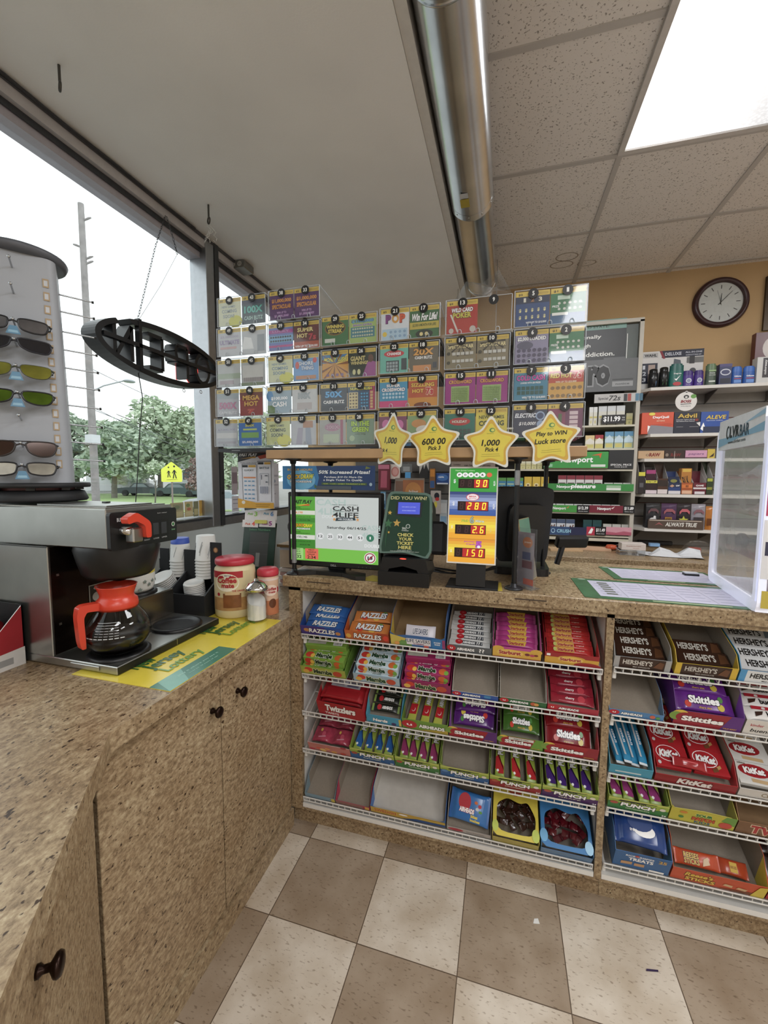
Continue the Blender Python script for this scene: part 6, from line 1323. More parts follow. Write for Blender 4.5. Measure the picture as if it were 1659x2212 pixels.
TK = {   # number: price, ground colour, art, what it looks like; window glare is mixed into the palest colours
 1: ('$1', '#2f7a4a', [('r', '#2f5f8a', 0, 0, 1, .3), ('r', '#cfe8d4', .2, .68, .55, .8)]+dots('#d5d5cc', .25, .85, .42, .58, 5, 2, .04)+[('t', W1, 'PRIZE', .15, .5, .2, .06), ('r', '#eef0ea', .05, .24, .5, .32)], 'green and blue at the top right corner'),
 2: ('$1', '#2f7a4a', [('r', '#2f5f8a', 0, 0, 1, .3), ('r', '#cfe8d4', .2, .68, .55, .8)]+dots('#d5d5cc', .25, .85, .42, .58, 5, 2, .04)+[('t', W1, 'PRIZE', .15, .5, .2, .06), ('r', '#eef0ea', .05, .24, .5, .32)], 'green and blue one row below the corner'),
 3: ('$2', '#c4452a', [('r', '#d8a23a', 0, 0, 1, .5), T3('RED HOT', '#f4d84a', '#8a1c10', .72, .62, .15, 0, .36), T3('7s', '#d8303a', '#f4e8d0', .72, .24, .2, 0, .82), ('t', '#f8ecc8', 'WIN UP TO $20,000!', .5, .52, .6, .07)]+dots('#8a6a3a', .12, .9, .1, .34, 6, 2, .06), 'red and gold with a yellow title and red sevens'),
 4: ('$2', '#8a2f5a', [('r', '#6a2454', .5, 0, 1, .86), ('r', '#4a6a3a', .3, .1, .4, .7), T3('3', '#e84a6a', '#4a1030', .5, .14, .3, 0, .2)]+cells('#d8c0c8', .62, .92, .12, .8, 1, 5), 'purple and magenta with pale bars'),
 5: ('$2', '#27487e', [('r', '#1c2a4a', 0, .66, 1, .86), T3('1', '#e8e4d4', '#3a3430', .76, .07, .12, 0, .27), T3('2', '#b87a4a', '#3a2410', .76, .1, .12, 0, .5), T3('3', '#e8e4d4', '#3a3430', .76, .1, .12, 0, .73)]+[('t', '#e8e0a0', '$', .14+.18*i, .46-.2*j, .07, .11, {'b': .04}) for i in range(5) for j in range(2)]+[('t', W1, 'WIN UP TO $10,000!', .62, .1, .6, .07)], 'dark blue with the numbers one two three over dollar signs'),
 6: ('$2', '#8f8aa8', [T3('$2,000 LOADED', W1, '#2a2440', .74, .86, .13), ('e', '#5a5870', .3, .55, .25, .12)]+dots('#4f4a66', .12, .9, .1, .4, 6, 3, .06), 'grey violet with a white title and coins'),
 7: ('$2', '#3a86a4', [T3('COLD CASH', '#d84ab0', '#2a1a4a', .7, .84, .17), ('t', W1, 'LOADED WITH $50 PRIZES', .5, .54, .6, .06)]+cells('#20544a', .1, .9, .18, .46, 6, 2)+[('t', W1, 'WIN UP TO $10,000!', .6, .08, .7, .08)], 'icy blue with a pink title'),
 8: ('$2', '#2c3550', [T3('ELECTRIC', '#e8ecf4', '#1a2038', .68, .62, .14, .2, .36), ('e', '#9ab0d0', .8, .66, .14, .14), ('e', '#3a4a70', .8, .66, .1, .1), ('e', '#9ab0d0', .82, .4, .12, .12), ('t', W1, '$10,000!', .42, .42, .5, .12, {'s': .2})], 'dark blue with silver rings'),
 10: ('$2', '#8a7f62', [T3('SPECTACULAR', '#e8d89a', '#2a2418', .72, .84, .13)]+rays('#3a3424', .5, .8, 10, .4)+cells('#c9c8c0', .22, .94, .44, .56, 5, 1)+cells('#c9c8c0', .22, .94, .2, .32, 5, 1)+dots('#4a4636', .1, .1, .2, .5, 1, 2, .06), 'olive gold with silver bars, right of its twin'),
 14: ('$2', '#8a7f62', [T3('SPECTACULAR', '#e8d89a', '#2a2418', .72, .84, .13)]+rays('#3a3424', .5, .8, 10, .4)+cells('#c9c8c0', .22, .94, .44, .56, 5, 1)+cells('#c9c8c0', .22, .94, .2, .32, 5, 1)+dots('#4a4636', .1, .1, .2, .5, 1, 2, .06), 'olive gold with silver bars, left of its twin'),
 11: ('$3', '#a02a86', [('r', '#9ab86a', .2, .06, .8, .58), T3('CROSSWORD', '#e8a04a', '#5a1030', .72, .76, .12)]+cells('#7f9c54', .23, .78, .1, .55, 8, 6, .7), 'magenta crossword with green grid, right of its twin'),
 15: ('$3', '#a02a86', [('r', '#9ab86a', .2, .06, .8, .58), T3('CROSSWORD', '#e8a04a', '#5a1030', .72, .76, .12)]+cells('#7f9c54', .23, .78, .1, .55, 8, 6, .7), 'magenta crossword with green grid, left of its twin'),
 12: ('$3', '#e2cf3a', [('t', '#3a4a30', 'NEW GAMES', .5, .72, .8, .11, {'b': .02}), ('t', '#3a4a30', 'COMING', .5, .52, .8, .17, {'b': .04}), ('t', '#3a4a30', 'SOON!', .5, .3, .6, .17, {'b': .04})], 'bright yellow with large dark lettering'),
 13: ('$5', '#b8382c', [T3('WILD CARD', W1, '#3a1010', .72, .7, .13, .1), T3('POKER', '#d8c83a', '#2a3a1a', .56, .6, .17), ('p', '#d8d0c8', [(.1, .6), (.16, .6), (.4, .05), (.34, .05)]), ('e', '#c8beb4', .85, .12, .1, .1), ('e', '#c8beb4', .15, .1, .08, .08)], 'red poker theme with green and white title'),
 16: ('$3', '#2a7a6a', [('e', '#c83a3a', .5, .6, .35, .13), T3('HOLIDAY', '#e8e0d0', '#8a1a1a', .6, .5, .09)]+cells('#4a5a5a', .2, .9, .06, .38, 5, 3), 'teal with a red ribbon'),
 17: ('$3', '#3a7040', [('r', '#c8b43a', 0, .28, 1, .5), T3('Win For Life!', W1, '#1a3a1c', .66, .88, .24, .15), ('t', '#2a4a1c', '$2,500 A MONTH FOR LIFE!', .5, .4, .8, .1), ('e', '#1c2a1c', .5, .12, .3, .14), ('e', '#e8d48a', .4, .12, .06, .06), ('e', '#e8d48a', .58, .12, .06, .06)], 'green with a large white script title'),
 18: ('$5', '#6f6858', [T3('20X', '#e8a84a', '#3a2a14', .68, .7, .24, .1), ('t', W1, 'CASH BLITZ', .5, .48, .6, .1, {'b': .03}), ('r', '#d8945a', .14, .0, .76, .22), ('r', '#4a5058', .82, .1, .95, .3)], 'grey with a big golden 20X'),
 19: ('$5', '#c4542a', [('r', '#d8922c', 0, 0, 1, .3), T3('SIZZLING', '#f4c83a', '#7a1c10', .72, .8, .13), T3('HOT', '#f4c83a', '#7a1c10', .52, .4, .13, 0, .34), T3('7s', '#c8303a', '#f4e0c0', .5, .26, .24, 0, .74), ('e', '#7a3a1c', .5, .04, .3, .1)], 'orange red with a yellow title and a large seven'),
 20: ('$5', '#8fae7a', [('e', '#d89a5a', .4, .6, .26, .14), ('e', '#e8e4d8', .6, .4, .3, .14), ('e', '#4a8a3a', .7, .22, .3, .12)], 'pale green with a sandwich picture'),
 21: ('$5', '#dfe4ea', [T3('P', '#8a3a8a', '#5a1a5a', .68, .2, .26, 0, .27), ('e', '#e0a03a', .52, .68, .13, .14), ('e', '#e8ecf0', .52, .68, .06, .07), T3('P', '#e05a2a', '#a02a10', .68, .2, .26, 0, .77), ('r', '#b4d2e6', .05, .0, .95, .36), ('e', '#e8c83a', .14, .2, .08, .08)]+dots('#8fb0d0', .36, .85, .12, .26, 4, 2, .05), 'white with POP in rainbow letters'),
 22: ('$5', '#6fc0ae', [('e', '#d8404a', .5, .68, .36, .12), T3('CHANGE', W1, '#a01a2a', .68, .5, .1), ('r', '#3f4a4e', .22, .06, .68, .44), ('r', '#3f4a4e', .76, .1, .95, .5)]+cells('#a0b0b4', .24, .66, .08, .42, 4, 3), 'mint with a red ribbon and dark grid'),
 23: ('$5', '#3f9cc4', [('r', '#d84a86', 0, 0, 1, .22), T3('SUPER', W1, '#3a2a6a', .74, .5, .1), T3('CROSSWORD', W1, '#3a2a6a', .6, .84, .12)]+dots('#c0dcec', .15, .85, .34, .46, 7, 2, .045), 'blue and pink crossword with white title'),
 24: ('$5', '#8a4a6a', [('e', '#d87ab0', .25, .6, .14, .16), ('e', '#d87ab0', .75, .58, .14, .16), ('e', '#a83a6a', .5, .3, .3, .2)], 'mauve with pink balls behind the leftmost star'),
 25: ('$5', '#a9c46a', [('r', '#4a8a9a', .06, .2, .94, .56), T3('$100,000', '#6ab0d8', '#3a4a8a', .76, .8, .12), T3('BINGO EXTRA', '#8a6ab0', '#e8e4d0', .63, .7, .07)]+dots('#c8d0b0', .15, .85, .26, .5, 9, 3, .035), 'lime and teal number board with a blue title'),
 26: ('$5', '#24301f', [T3('GIANT', '#d8c87a', '#1a2410', .66, .56, .17, 0, .34), T3('WINNINGS', '#d8c87a', '#1a2410', .5, .66, .12, 0, .4), ('p', '#a85a9a', [(.5, 0), (1, 0), (1, .5), (.85, .56), (.7, .5)]), ('e', '#6a4430', .82, .64, .1, .14), ('e', '#d8d49a', .2, .18, .06, .1), ('e', '#d8d49a', .38, .18, .06, .1)], 'black with a man in a purple shirt'),
 27: ('$5', '#3f5a7a', [('r', '#d8c890', .04, .06, .38, .66), ('r', '#b83a6a', .8, .0, 1, .86)]+dots('#6a5a4a', .1, .32, .12, .6, 3, 5, .035)+dots('#4aa8d8', .52, .72, .14, .6, 3, 5, .035)+cells('#d8b07a', .84, .96, .06, .7, 1, 6)+[T3('NUMBER RUSH', '#e0d84a', '#2a3a1a', .78, .8, .1)], 'blue and tan with columns of round numbers'),
 28: ('$5', '#7f9c86', [T3('IN THE', '#b8e03a', '#3a5a2a', .7, .66, .17), T3('GREEN', '#b8e03a', '#3a5a2a', .5, .6, .17), ('e', '#a8c09a', .2, .2, .1, .1), ('t', '#4a5a3a', 'win big', .5, .34, .4, .05)], 'grey green with lime lettering'),
 29: ('$5', '#3f7a44', [('e', '#8a6a24', .5, .6, .4, .26), ('e', '#2a2410', .5, .6, .36, .22), T3('WINNING', '#e8d24a', '#2a2410', .66, .66, .13), T3('STREAK', '#e8d24a', '#2a2410', .5, .54, .14), ('r', '#d8dcd0', .1, .1, .5, .24)], 'green with a gold oval title'),
 30: ('$5', '#d89a2a', [('r', '#4a86b8', 0, .56, 1, .86), ('p', '#e8c83a', [(.5, .5), (1, .86), (1, .56)]), T3('MONEY RUSH', '#e8e02a', '#2a3a7a', .68, .86, .16, .25)]+rays('#8a5020', .5, .5, 11, .7)+dots('#8a6a8a', .22, .78, .12, .12, 4, 1, .06), 'orange rays under a blue strip'),
 31: ('$10', '#3a4452', [('r', '#232a36', 0, .0, 1, .2), T3('50X', '#5ab0e8', '#1a3a6a', .62, .66, .24), ('t', W1, 'CASH BLITZ', .5, .34, .8, .12, {'b': .03})], 'charcoal with a big light blue 50X'),
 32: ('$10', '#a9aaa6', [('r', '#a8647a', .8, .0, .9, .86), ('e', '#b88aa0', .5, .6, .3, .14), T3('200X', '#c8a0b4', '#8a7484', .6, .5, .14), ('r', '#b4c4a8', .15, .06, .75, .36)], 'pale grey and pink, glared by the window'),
 33: ('$10', '#5a2a6a', [T3('$1,000,000', '#e89a3a', '#5a1a3a', .66, .82, .15), T3('SPECTACULAR', '#e89a3a', '#5a1a3a', .46, .8, .15), ('t', '#d8a8e0', 'WIN UP TO', .5, .25, .4, .08), ('t', '#d8a8e0', '$1,000,000!', .5, .13, .6, .1)], 'purple million with orange title, right of its twin'),
 38: ('$10', '#5a2a6a', [T3('$1,000,000', '#e89a3a', '#5a1a3a', .66, .82, .15), T3('SPECTACULAR', '#e89a3a', '#5a1a3a', .46, .8, .15), ('t', '#d8a8e0', 'WIN UP TO', .5, .25, .4, .08), ('t', '#d8a8e0', '$1,000,000!', .5, .13, .6, .1)], 'purple million with orange title, left of its twin'),
 34: ('$10', '#6a2a24', [('r', '#b8502a', 0, 0, 1, .26), T3('SUPER', '#f0dc8a', '#4a1410', .7, .64, .16, 0, .46), T3('HOT', '#f0dc8a', '#4a1410', .48, .42, .16, 0, .34), T3('7s', '#c8404a', '#5a1414', .42, .3, .24, 0, .74), ('t', W1, 'WIN UP TO $200,000', .5, .08, .9, .1)], 'dark red with cream SUPER HOT title'),
 35: ('$10', '#6fa4dc', [T3('SHORE', '#d8e4f0', '#3a4a8a', .66, .6, .15, 0, .5), T3('THING', '#d8e4f0', '#3a4a8a', .48, .5, .15, 0, .56), ('e', '#d85a4a', .16, .6, .08, .14), ('r', '#c88a5a', .1, .06, .9, .2), ('e', '#d84a4a', .86, .76, .08, .1)], 'sky blue seaside picture'),
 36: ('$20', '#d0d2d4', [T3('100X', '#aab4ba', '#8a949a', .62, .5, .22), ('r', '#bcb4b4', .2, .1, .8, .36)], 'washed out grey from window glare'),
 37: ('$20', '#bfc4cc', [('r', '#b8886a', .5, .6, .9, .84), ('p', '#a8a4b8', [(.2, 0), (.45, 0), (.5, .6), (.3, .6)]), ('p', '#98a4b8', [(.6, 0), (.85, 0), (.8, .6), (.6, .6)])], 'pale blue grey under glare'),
 39: ('$20', '#6a7ac0', [('r', '#7ab4dc', 0, .3, 1, .56), ('r', '#b03a9a', .0, .64, 1, .78), ('r', '#c03a8a', .0, .12, 1, .2), T3('LUCKY', '#d87ac8', '#3a2a6a', .72, .7, .08)]+dots('#2a2430', .1, .9, .36, .5, 9, 2, .04), 'blue and magenta bands with black dots'),
 40: ('$20', '#d6dbb0', SOON(), 'pale yellow coming soon card beside the blue seaside one'),
 41: ('$20', '#9ab4c4', [('e', '#3a8ac8', .1, .66, .14, .2), ('r', '#6a8a4a', 0, 0, .3, .3), T3('$100,000', W1, '#6a9ab8', .56, .7, .14), T3('CASH', W1, '#6a9ab8', .34, .6, .2)], 'pale blue with white lettering and a parrot blue corner'),
 42: ('$20', '#c9d08a', SOON('#c9d04a', '#4a5a50'), 'yellow green coming soon card in the bottom row'),
 43: ('$20', '#4a5a62', [T3('100X', '#5ac0b0', '#204a4a', .52, .8, .26), ('t', '#b0d4cc', 'CASH BLITZ', .5, .22, .8, .14, {'b': .03}), ('r', '#3a3f52', 0, .7, 1, .86)], 'slate with a teal 100X'),
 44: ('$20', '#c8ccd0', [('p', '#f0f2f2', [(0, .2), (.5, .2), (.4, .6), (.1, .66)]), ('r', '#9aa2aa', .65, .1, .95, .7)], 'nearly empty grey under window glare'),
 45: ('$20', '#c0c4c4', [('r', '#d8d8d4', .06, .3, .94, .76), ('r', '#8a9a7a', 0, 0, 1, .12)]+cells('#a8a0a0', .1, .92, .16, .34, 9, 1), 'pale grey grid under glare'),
 46: ('$20', '#9a2f28', [('r', '#7a3a2c', 0, .66, 1, .86), T3('MEGA', '#e8b43a', '#6a1410', .66, .74, .18), T3('HOT', '#e8b43a', '#6a1410', .44, .6, .18), T3('7', '#c83a34', '#e88a5a', .16, .3, .14)], 'deep red with gold MEGA HOT title'),
 47: ('$25', '#2f72c0', [('r', '#7ab04a', .12, .3, .88, .5), ('r', '#c8d84a', .2, .58, .8, .64), T3('500X', '#e8e44a', '#1a4a8a', .76, .4, .1), ('t', W1, '$5,000,000', .5, .14, .7, .09)], 'bright blue with a green band'),
 48: ('$20', '#dfe2c0', SOON('#e0e4a0', '#a8b4b8'), 'pale coming soon card at the upper left end'),
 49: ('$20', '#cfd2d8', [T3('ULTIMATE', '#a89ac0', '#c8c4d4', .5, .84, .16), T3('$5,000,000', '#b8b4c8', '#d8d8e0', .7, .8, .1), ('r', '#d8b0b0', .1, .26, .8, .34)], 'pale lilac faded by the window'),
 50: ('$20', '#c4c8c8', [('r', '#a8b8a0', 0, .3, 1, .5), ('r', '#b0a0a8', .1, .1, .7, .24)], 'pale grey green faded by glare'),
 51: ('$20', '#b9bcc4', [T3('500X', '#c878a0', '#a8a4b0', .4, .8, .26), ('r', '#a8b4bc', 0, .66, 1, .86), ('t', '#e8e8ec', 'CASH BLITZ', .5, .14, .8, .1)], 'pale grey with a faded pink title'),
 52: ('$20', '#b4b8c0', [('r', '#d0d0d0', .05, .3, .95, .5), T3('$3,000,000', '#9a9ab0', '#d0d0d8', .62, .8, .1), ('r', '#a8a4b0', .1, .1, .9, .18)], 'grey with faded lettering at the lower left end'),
}
disp = thing('ticket_display', 'dark rail frame holding the lottery ticket dispensers over the counter', 'display rack', (0, TY, 0))
xs_l, zq = onY(462, 965, TY); xs_r, zq2 = onY(1264, 945, TY)
b = MB(); b.box(xs_l+.01, xs_r-.005, .012, .2, ZB, ZB+.014, DARKR)
for k in range(14): xx = xs_l+.1+(xs_r-xs_l-.2)*k/13; b.box(xx-.02, xx+.02, .011, .0125, ZB+.004, ZB+.007, mat('#8a8d92', .4) if k % 3 == 0 else BLACK)
b.obj('base_rail', disp)
for ci, colm in enumerate(COLS):
    for ri, (lt, rt, lb, rb, n1, n2) in enumerate(colm):
        a, b_, c_, d_ = (onY(*q, TY) for q in (lt, rt, lb, rb))
        x0 = (a[0]+c_[0])/2; x1 = (b_[0]+d_[0])/2; z1 = (a[1]+b_[1])/2; z0 = (c_[1]+d_[1])/2
        w, h = x1-x0, z1-z0; D = .24 if (ci, ri) == (1, 0) else .2
        if ri < len(colm)-1 and ci > 0:
            b = MB(); b.box(x0-.002, x1+.002, .02, .19, z0-.018, z0-.001, DARKR); o = b.obj('row_rail', disp)
        t = thing('ticket_dispenser', 'clear ticket bin, %s down in the %s' % (('top one', 'second', 'third', 'fourth', 'fifth')[ri], ('column nearest the window', 'second column from the window', 'third column from the window', 'column above the ticket checker', 'column under the duct', 'column farthest right')[ci]), 'dispenser', (x0, TY, z0))
        b = MB(); q = lambda *p: b.add(p, [(0, 1, 2, 3)], CLEAR)
        q((0, 0, 0), (w, 0, 0), (w, 0, h), (0, 0, h)); q((0, 0, 0), (0, D, 0), (0, D, h), (0, 0, h)); q((w, 0, 0), (w, D, 0), (w, D, h*.8), (w, 0, h)); q((0, 0, 0), (w, 0, 0), (w, D, 0), (0, D, 0))
        b.obj('bin', t)
        b = MB()
        for p0, p1 in (((0, 0, 0), (w, 0, 0)), ((0, 0, h), (w, 0, h)), ((0, 0, 0), (0, 0, h)), ((w, 0, 0), (w, 0, h))): b.rod(p0, p1, .0011, ED, 5)
        b.rod((w, 0, h), (w, D, h*.82), .0012, ED, 5); b.rod((0, 0, h), (0, D, h*.82), .0012, ED, 5); b.obj('edge', t)
        for k in (.22, .5, .8):
            b = MB(); b.tube([(w*k-.006, -.002, .001), (w*k-.006, -.004, .008), (w*k-.003, -.004, .0125), (w*k+.003, -.004, .0125), (w*k+.006, -.004, .008), (w*k+.006, -.002, .001)], .0012, ED, 5); b.obj('tear_hook', t)
        for k, n in enumerate((n1, n2)):
            cx = w*(.26+.47*k)
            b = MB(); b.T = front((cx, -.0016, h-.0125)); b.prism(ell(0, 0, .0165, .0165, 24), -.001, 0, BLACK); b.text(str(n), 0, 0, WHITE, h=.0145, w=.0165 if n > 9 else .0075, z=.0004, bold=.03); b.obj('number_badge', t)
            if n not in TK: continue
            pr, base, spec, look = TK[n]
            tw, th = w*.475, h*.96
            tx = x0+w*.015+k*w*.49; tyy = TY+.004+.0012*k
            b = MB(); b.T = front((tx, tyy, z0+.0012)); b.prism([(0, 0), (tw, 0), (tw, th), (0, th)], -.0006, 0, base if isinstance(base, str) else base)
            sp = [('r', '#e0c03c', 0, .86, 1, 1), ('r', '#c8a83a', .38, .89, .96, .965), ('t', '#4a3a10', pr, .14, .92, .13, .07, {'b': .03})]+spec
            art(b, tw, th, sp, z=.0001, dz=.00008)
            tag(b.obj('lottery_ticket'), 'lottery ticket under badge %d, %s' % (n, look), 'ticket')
# wrapped film over the tops near the duct
b = MB(); fx = (onY(985, 655, TY+.1)[0], onY(1105, 640, TY+.1)[0]); tx_ = (onY(1008, 625, TY+.25)[0], onY(1078, 590, TY+.25)[0]); zt = onY(1078, 590, TY+.25)[1]; zb = onY(985, 655, TY+.1)[1]
b.add([(fx[0], TY+.05, zb-.01), (fx[1], TY+.05, zb-.005), (tx_[1], TY+.22, zt), ((tx_[0]+tx_[1])/2, TY+.22, zt-.045), (tx_[0], TY+.22, zt-.03)], [(0, 1, 2, 3, 4)], PLASTIC_FILM)
tag(b.obj('plastic_film'), 'loose clear plastic film rising behind the ticket bins below the duct', 'plastic film')
# handwritten stars
def paper_star(px, py, Rpx, label, lines, rot=0.0, lean=0.0, yaw=0.0, Yp=.028):
    cx, cz = onY(px, py, Yp); Rpx *= 1.1; R_ = abs(onY(px+Rpx, py, Yp)[0]-cx)
    b = MB()
    out = rounded(star(0, 0, R_*1.08, R_*.6, rot=PI/2), .3, 4); mid = rounded(star(0, 0, R_*.96, R_*.53), .3, 4); inn = rounded(star(0, 0, R_*.8, R_*.46), .3, 4)
    b.prism(out, -.0006, 0, '#e6e6dc'); b.flat(mid, .0002, '#d9ac2c'); b.flat(inn, .0004, '#e4d034')
    b.flat(ell(R_*.04, R_*.5, R_*.1, R_*.08, 14), .0006, '#5a8f4a'); b.flat(ell(R_*.06, R_*.5, R_*.06, R_*.05, 12), .0008, '#d8d860'); b.text('New Jersey', -.02*R_, R_*.38, as_mat('#4a7a3a'), w=R_*.24, z=.0006)
    for (tx, x, y, w, h) in lines: b.text(tx, x*R_, y*R_, as_mat('#15140f'), w=w*R_, h=h*R_, z=.0008, bold=.025, shear=.18)
    for k, ww in ((0, .62), (1, .66)): b.flat([(-R_*ww/2, -R_*(.36+.07*k)), (R_*ww/2, -R_*(.34+.07*k)), (R_*ww/2, -R_*(.332+.07*k)), (-R_*ww/2, -R_*(.352+.07*k))], .0006, '#6a6420')
    o = b.obj('paper_star'); place(o, Matrix.Translation((cx, Yp, cz)) @ Matrix.Rotation(yaw, 4, 'Z') @ frame((0, 0, 0), (1, 0, 0), (0, 0, 1)) @ Matrix.Rotation(lean, 4, 'X') @ Matrix.Rotation(rot, 4, 'Z')); tag(o, label, 'paper star')
    b = MB()
paper_star(845, 955, 56, 'yellow paper star reading 1,000 and pick 4, half turned, leftmost', [('1,000', -.02, .04, .6, .26), ('Pick 4', -.36, -.3, .42, .14)], -.12, 0, -.55)
paper_star(936, 957, 55, 'yellow paper star reading 600 00 pick 3', [('600 00', .02, .06, .86, .24), ('Pick 3', .04, -.18, .44, .15)], .03)
paper_star(1060, 960, 58, 'yellow paper star reading 1,000 pick 4 above the jackpot board', [('1,000', .0, .04, .62, .26), ('Pick 4', .04, -.18, .44, .15)], .0)
paper_star(1190, 950, 62, 'yellow paper star reading play to win luck store', [('Play to WIN', .02, .2, .98, .19), ('Luck store', -.02, -.04, 1.0, .18)], .05)
# ------------------------------------------------------------------ behind the counter
def prect(px0, py0, px1, py1, Y):
    a, b_, c, d = onY(px0, py0, Y), onY(px1, py0, Y), onY(px0, py1, Y), onY(px1, py1, Y)
    return (a[0]+c[0])/2, (b_[0]+d[0])/2, (c[1]+d[1])/2, (a[1]+b_[1])/2
BCZ, BCY = .95, 1.33
b = MB(); b.box(.2, X1-.02, BCY, YB-.002, BCZ-.045, BCZ, LAM, .003); tag(b.obj('worktop'), 'speckled tan worktop of the back counter under the cigarette rack', 'worktop')
t = thing('back_cabinet', 'speckled tan cabinet under the back counter', 'cabinet', (1.5, BCY+.03, 0)); b = MB(); b.box(-1.28, 3.0, 0, .7, 0, BCZ-.046, LAM); b.obj('body', t)
# cigarette rack
YR, YP = 1.76, 1.785
RK = mat('#b9b3a6', .45, noise=.04); RKD = mat('#4a4743', .6, noise=.06)
xr = (onY(1385, 680, YR)[0]+onY(1366, 1165, YR)[0])/2; xl = .62
zt = onY(1380, 690, YR)[1]
rack = thing('cigarette_rack', 'tall cream metal cigarette rack with price strips behind the counter', 'rack', (0, 0, 0))
for xx in (xr, xl):
    b = MB(); b.box(xx-.012, xx+.012, YR, 2.085, BCZ, zt, RK); b.obj('side_frame', rack)
b = MB(); b.box(xl, xr, 2.07, 2.086, BCZ, zt, RKD); b.obj('back_panel', rack)
b = MB(); b.box(xl, xr+.012, YR, 2.08, zt-.012, zt+.012, RK); b.obj('top_rail', rack)
def rshelf(py_l, py_r, px_l=1180, px_r=1366, th=.012):
    zl, zr = onY(px_l, py_l, YR)[1], onY(px_r, py_r, YR)[1]; z = (zl+zr)/2
    b = MB(); b.box(xl+.01, xr-.012, YR, 2.07, z-th, z, mat('#c9c4b0', .45, noise=.03)); b.obj('shelf', rack); return z
zA = rshelf(919, 917, 1270); zB = rshelf(970, 967, 1260); zC0 = rshelf(1014, 1013); zC = rshelf(1059, 1060); zD = rshelf(1106, 1108); zE = rshelf(1155, 1156); zF_ = rshelf(1158, 1166, th=.02)
def panel(px0, py0, px1, py1, Y, base, spec, name, em=0):
    x0, x1, z0, z1 = prect(px0, py0, px1, py1, Y)
    b = MB(); b.T = front((x0, Y, z0)); w, h = x1-x0, z1-z0
    b.prism([(0, 0), (w, 0), (w, h), (0, h)], -.004, 0, base); art(b, w, h, spec, z=.0003); return b.obj(name, rack)
panel(1180, 694, 1352, 781, YR+.02, '#2d2f32', [('r', '#6f9a8e', 0, .76, 1, 1), ('t', '#2a3a38', 'ORDERED TO STATE:', .48, .83, .62, .06), ('t', '#e4e4e0', 'intentionally', .45, .58, .5, .11, {'b': .02}), ('t', '#e4e4e0', 'through', .42, .37, .3, .11, {'b': .02}), ('t', '#e4e4e0', 'in addiction.', .62, .16, .5, .11, {'b': .02}), ('r', '#5c5e60', .74, 0, 1, .06)], 'health_notice')
panel(1140, 780, 1378, 848, YR+.005, '#5b5d5f', [('T', '#1b1c1d', 'ro', .66, .5, .2, .62, {'o': '#8a8c8e', 'b': .06}), ('r', '#8f9192', .78, .14, .96, .3), ('t', '#4a4c4e', 'notice', .87, .22, .12, .06), ('r', '#3f4142', .78, .34, .96, .38)], 'header_panel')
b = MB(); x0, x1, z0, z1 = prect(1352, 700, 1378, 778, YR+.022); b.box(x0, x1, YR+.022, YR+.026, z0, z1, '#4f5753'); b.box(x0+.004, x0+.008, YR+.016, YR+.02, z0, z1-.06, WHITE); b.obj('bent_film', rack)
panel(1284, 850, 1381, 869, YR-.004, '#b5b3b0', [('t', '#3a3a3a', '72s', .46, .5, .26, .6, {'s': .2}), ('t', '#4a4a4a', 'Special', .2, .45, .22, .36)]+[('r', c, .66+.085*k, .1, .735+.085*k, .92) for k, c in enumerate(('#2f3236', '#a8463c', '#b8b8b4', '#4a7a94', '#3f6a80'))], 'price_strip')
panel(1300, 896, 1352, 915, YR-.006, '#1b1b1d', [('t', W1, "$11.99", .42, .5, .7, .66, {'b': .03}), ('t', '#cfcfcf', 'PER', .9, .66, .12, .14), ('t', '#cfcfcf', 'PACK', .9, .4, .14, .14)], 'price_card')
panel(1175, 976, 1314, 1013, YR-.01, '#2f9a3e', [('r', '#8fcaa0', 0, .12, .14, .3), ('t', W1, 'Newport', .52, .5, .5, .44, {'b': .03}), ('p', '#d8602a', [(.74, .78), (.9, .92), (.88, .6), (.86, .78)]), ('r', '#dfe4dc', .74, .12, .96, .26), ('r', '#5a3a24', 0, 0, 1, .05)], 'brand_banner')
panel(1315, 972, 1369, 1013, YR-.006, '#222427', [('t', '#d8d8d8', 'SPECIAL PRICE', .5, .22, .84, .1, {'b': .03}), ('t', '#d8d8d8', 'PACK $10.99', .5, .1, .5, .06)], 'price_board')
panel(1179, 1045, 1369, 1060, YR-.008, '#2c8a38', [('t', W1, 'Newport', .22, .5, .18, .56, {'b': .03}), ('t', W1, 'pleasure', .44, .56, .28, .8, {'s': .2, 'b': .04}), ('r', '#9ac09a', .7, .1, .86, .8), ('r', '#e4e8e0', .7, .1, .86, .42)], 'brand_strip')
panel(1179, 1091, 1246, 1106, YR-.008, '#3f9a3a', [('t', W1, 'Newport', .44, .5, .42, .5, {'b': .03}), ('p', '#d8803a', [(.66, .6), (.76, .9), (.72, .6)])], 'brand_strip')
for q in (('$12.39', 1246, 1273, 1091, 1108), ('$11.89', 1346, 1371, 1092, 1109), ('$11.49', 1285, 1309, 1138, 1157)): panel(q[1], q[3], q[2], q[4], YR-.009, '#161617', [('t', W1, q[0], .5, .6, .8, .44, {'b': .03}), ('t', '#cfcfcf', 'SPECIAL PRICE', .5, .2, .74, .1)], 'price_card')
panel(1273, 1092, 1346, 1108, YR-.008, '#7a1f33', [('t', W1, 'Newport', .44, .52, .4, .5, {'b': .03}), ('p', '#e8d0d0', [(.64, .6), (.76, .92), (.7, .55)])], 'brand_strip')
panel(1177, 1138, 1267, 1156, YR-.008, '#33507c', [('r', '#2a2f52', .6, 0, 1, 1), ('e', '#a8d0e8', .2, .5, .05, .28), ('e', '#33507c', .2, .52, .035, .2), ('t', '#9ad0e8', 'CRUSH', .46, .5, .34, .42, {'b': .03})], 'brand_strip')
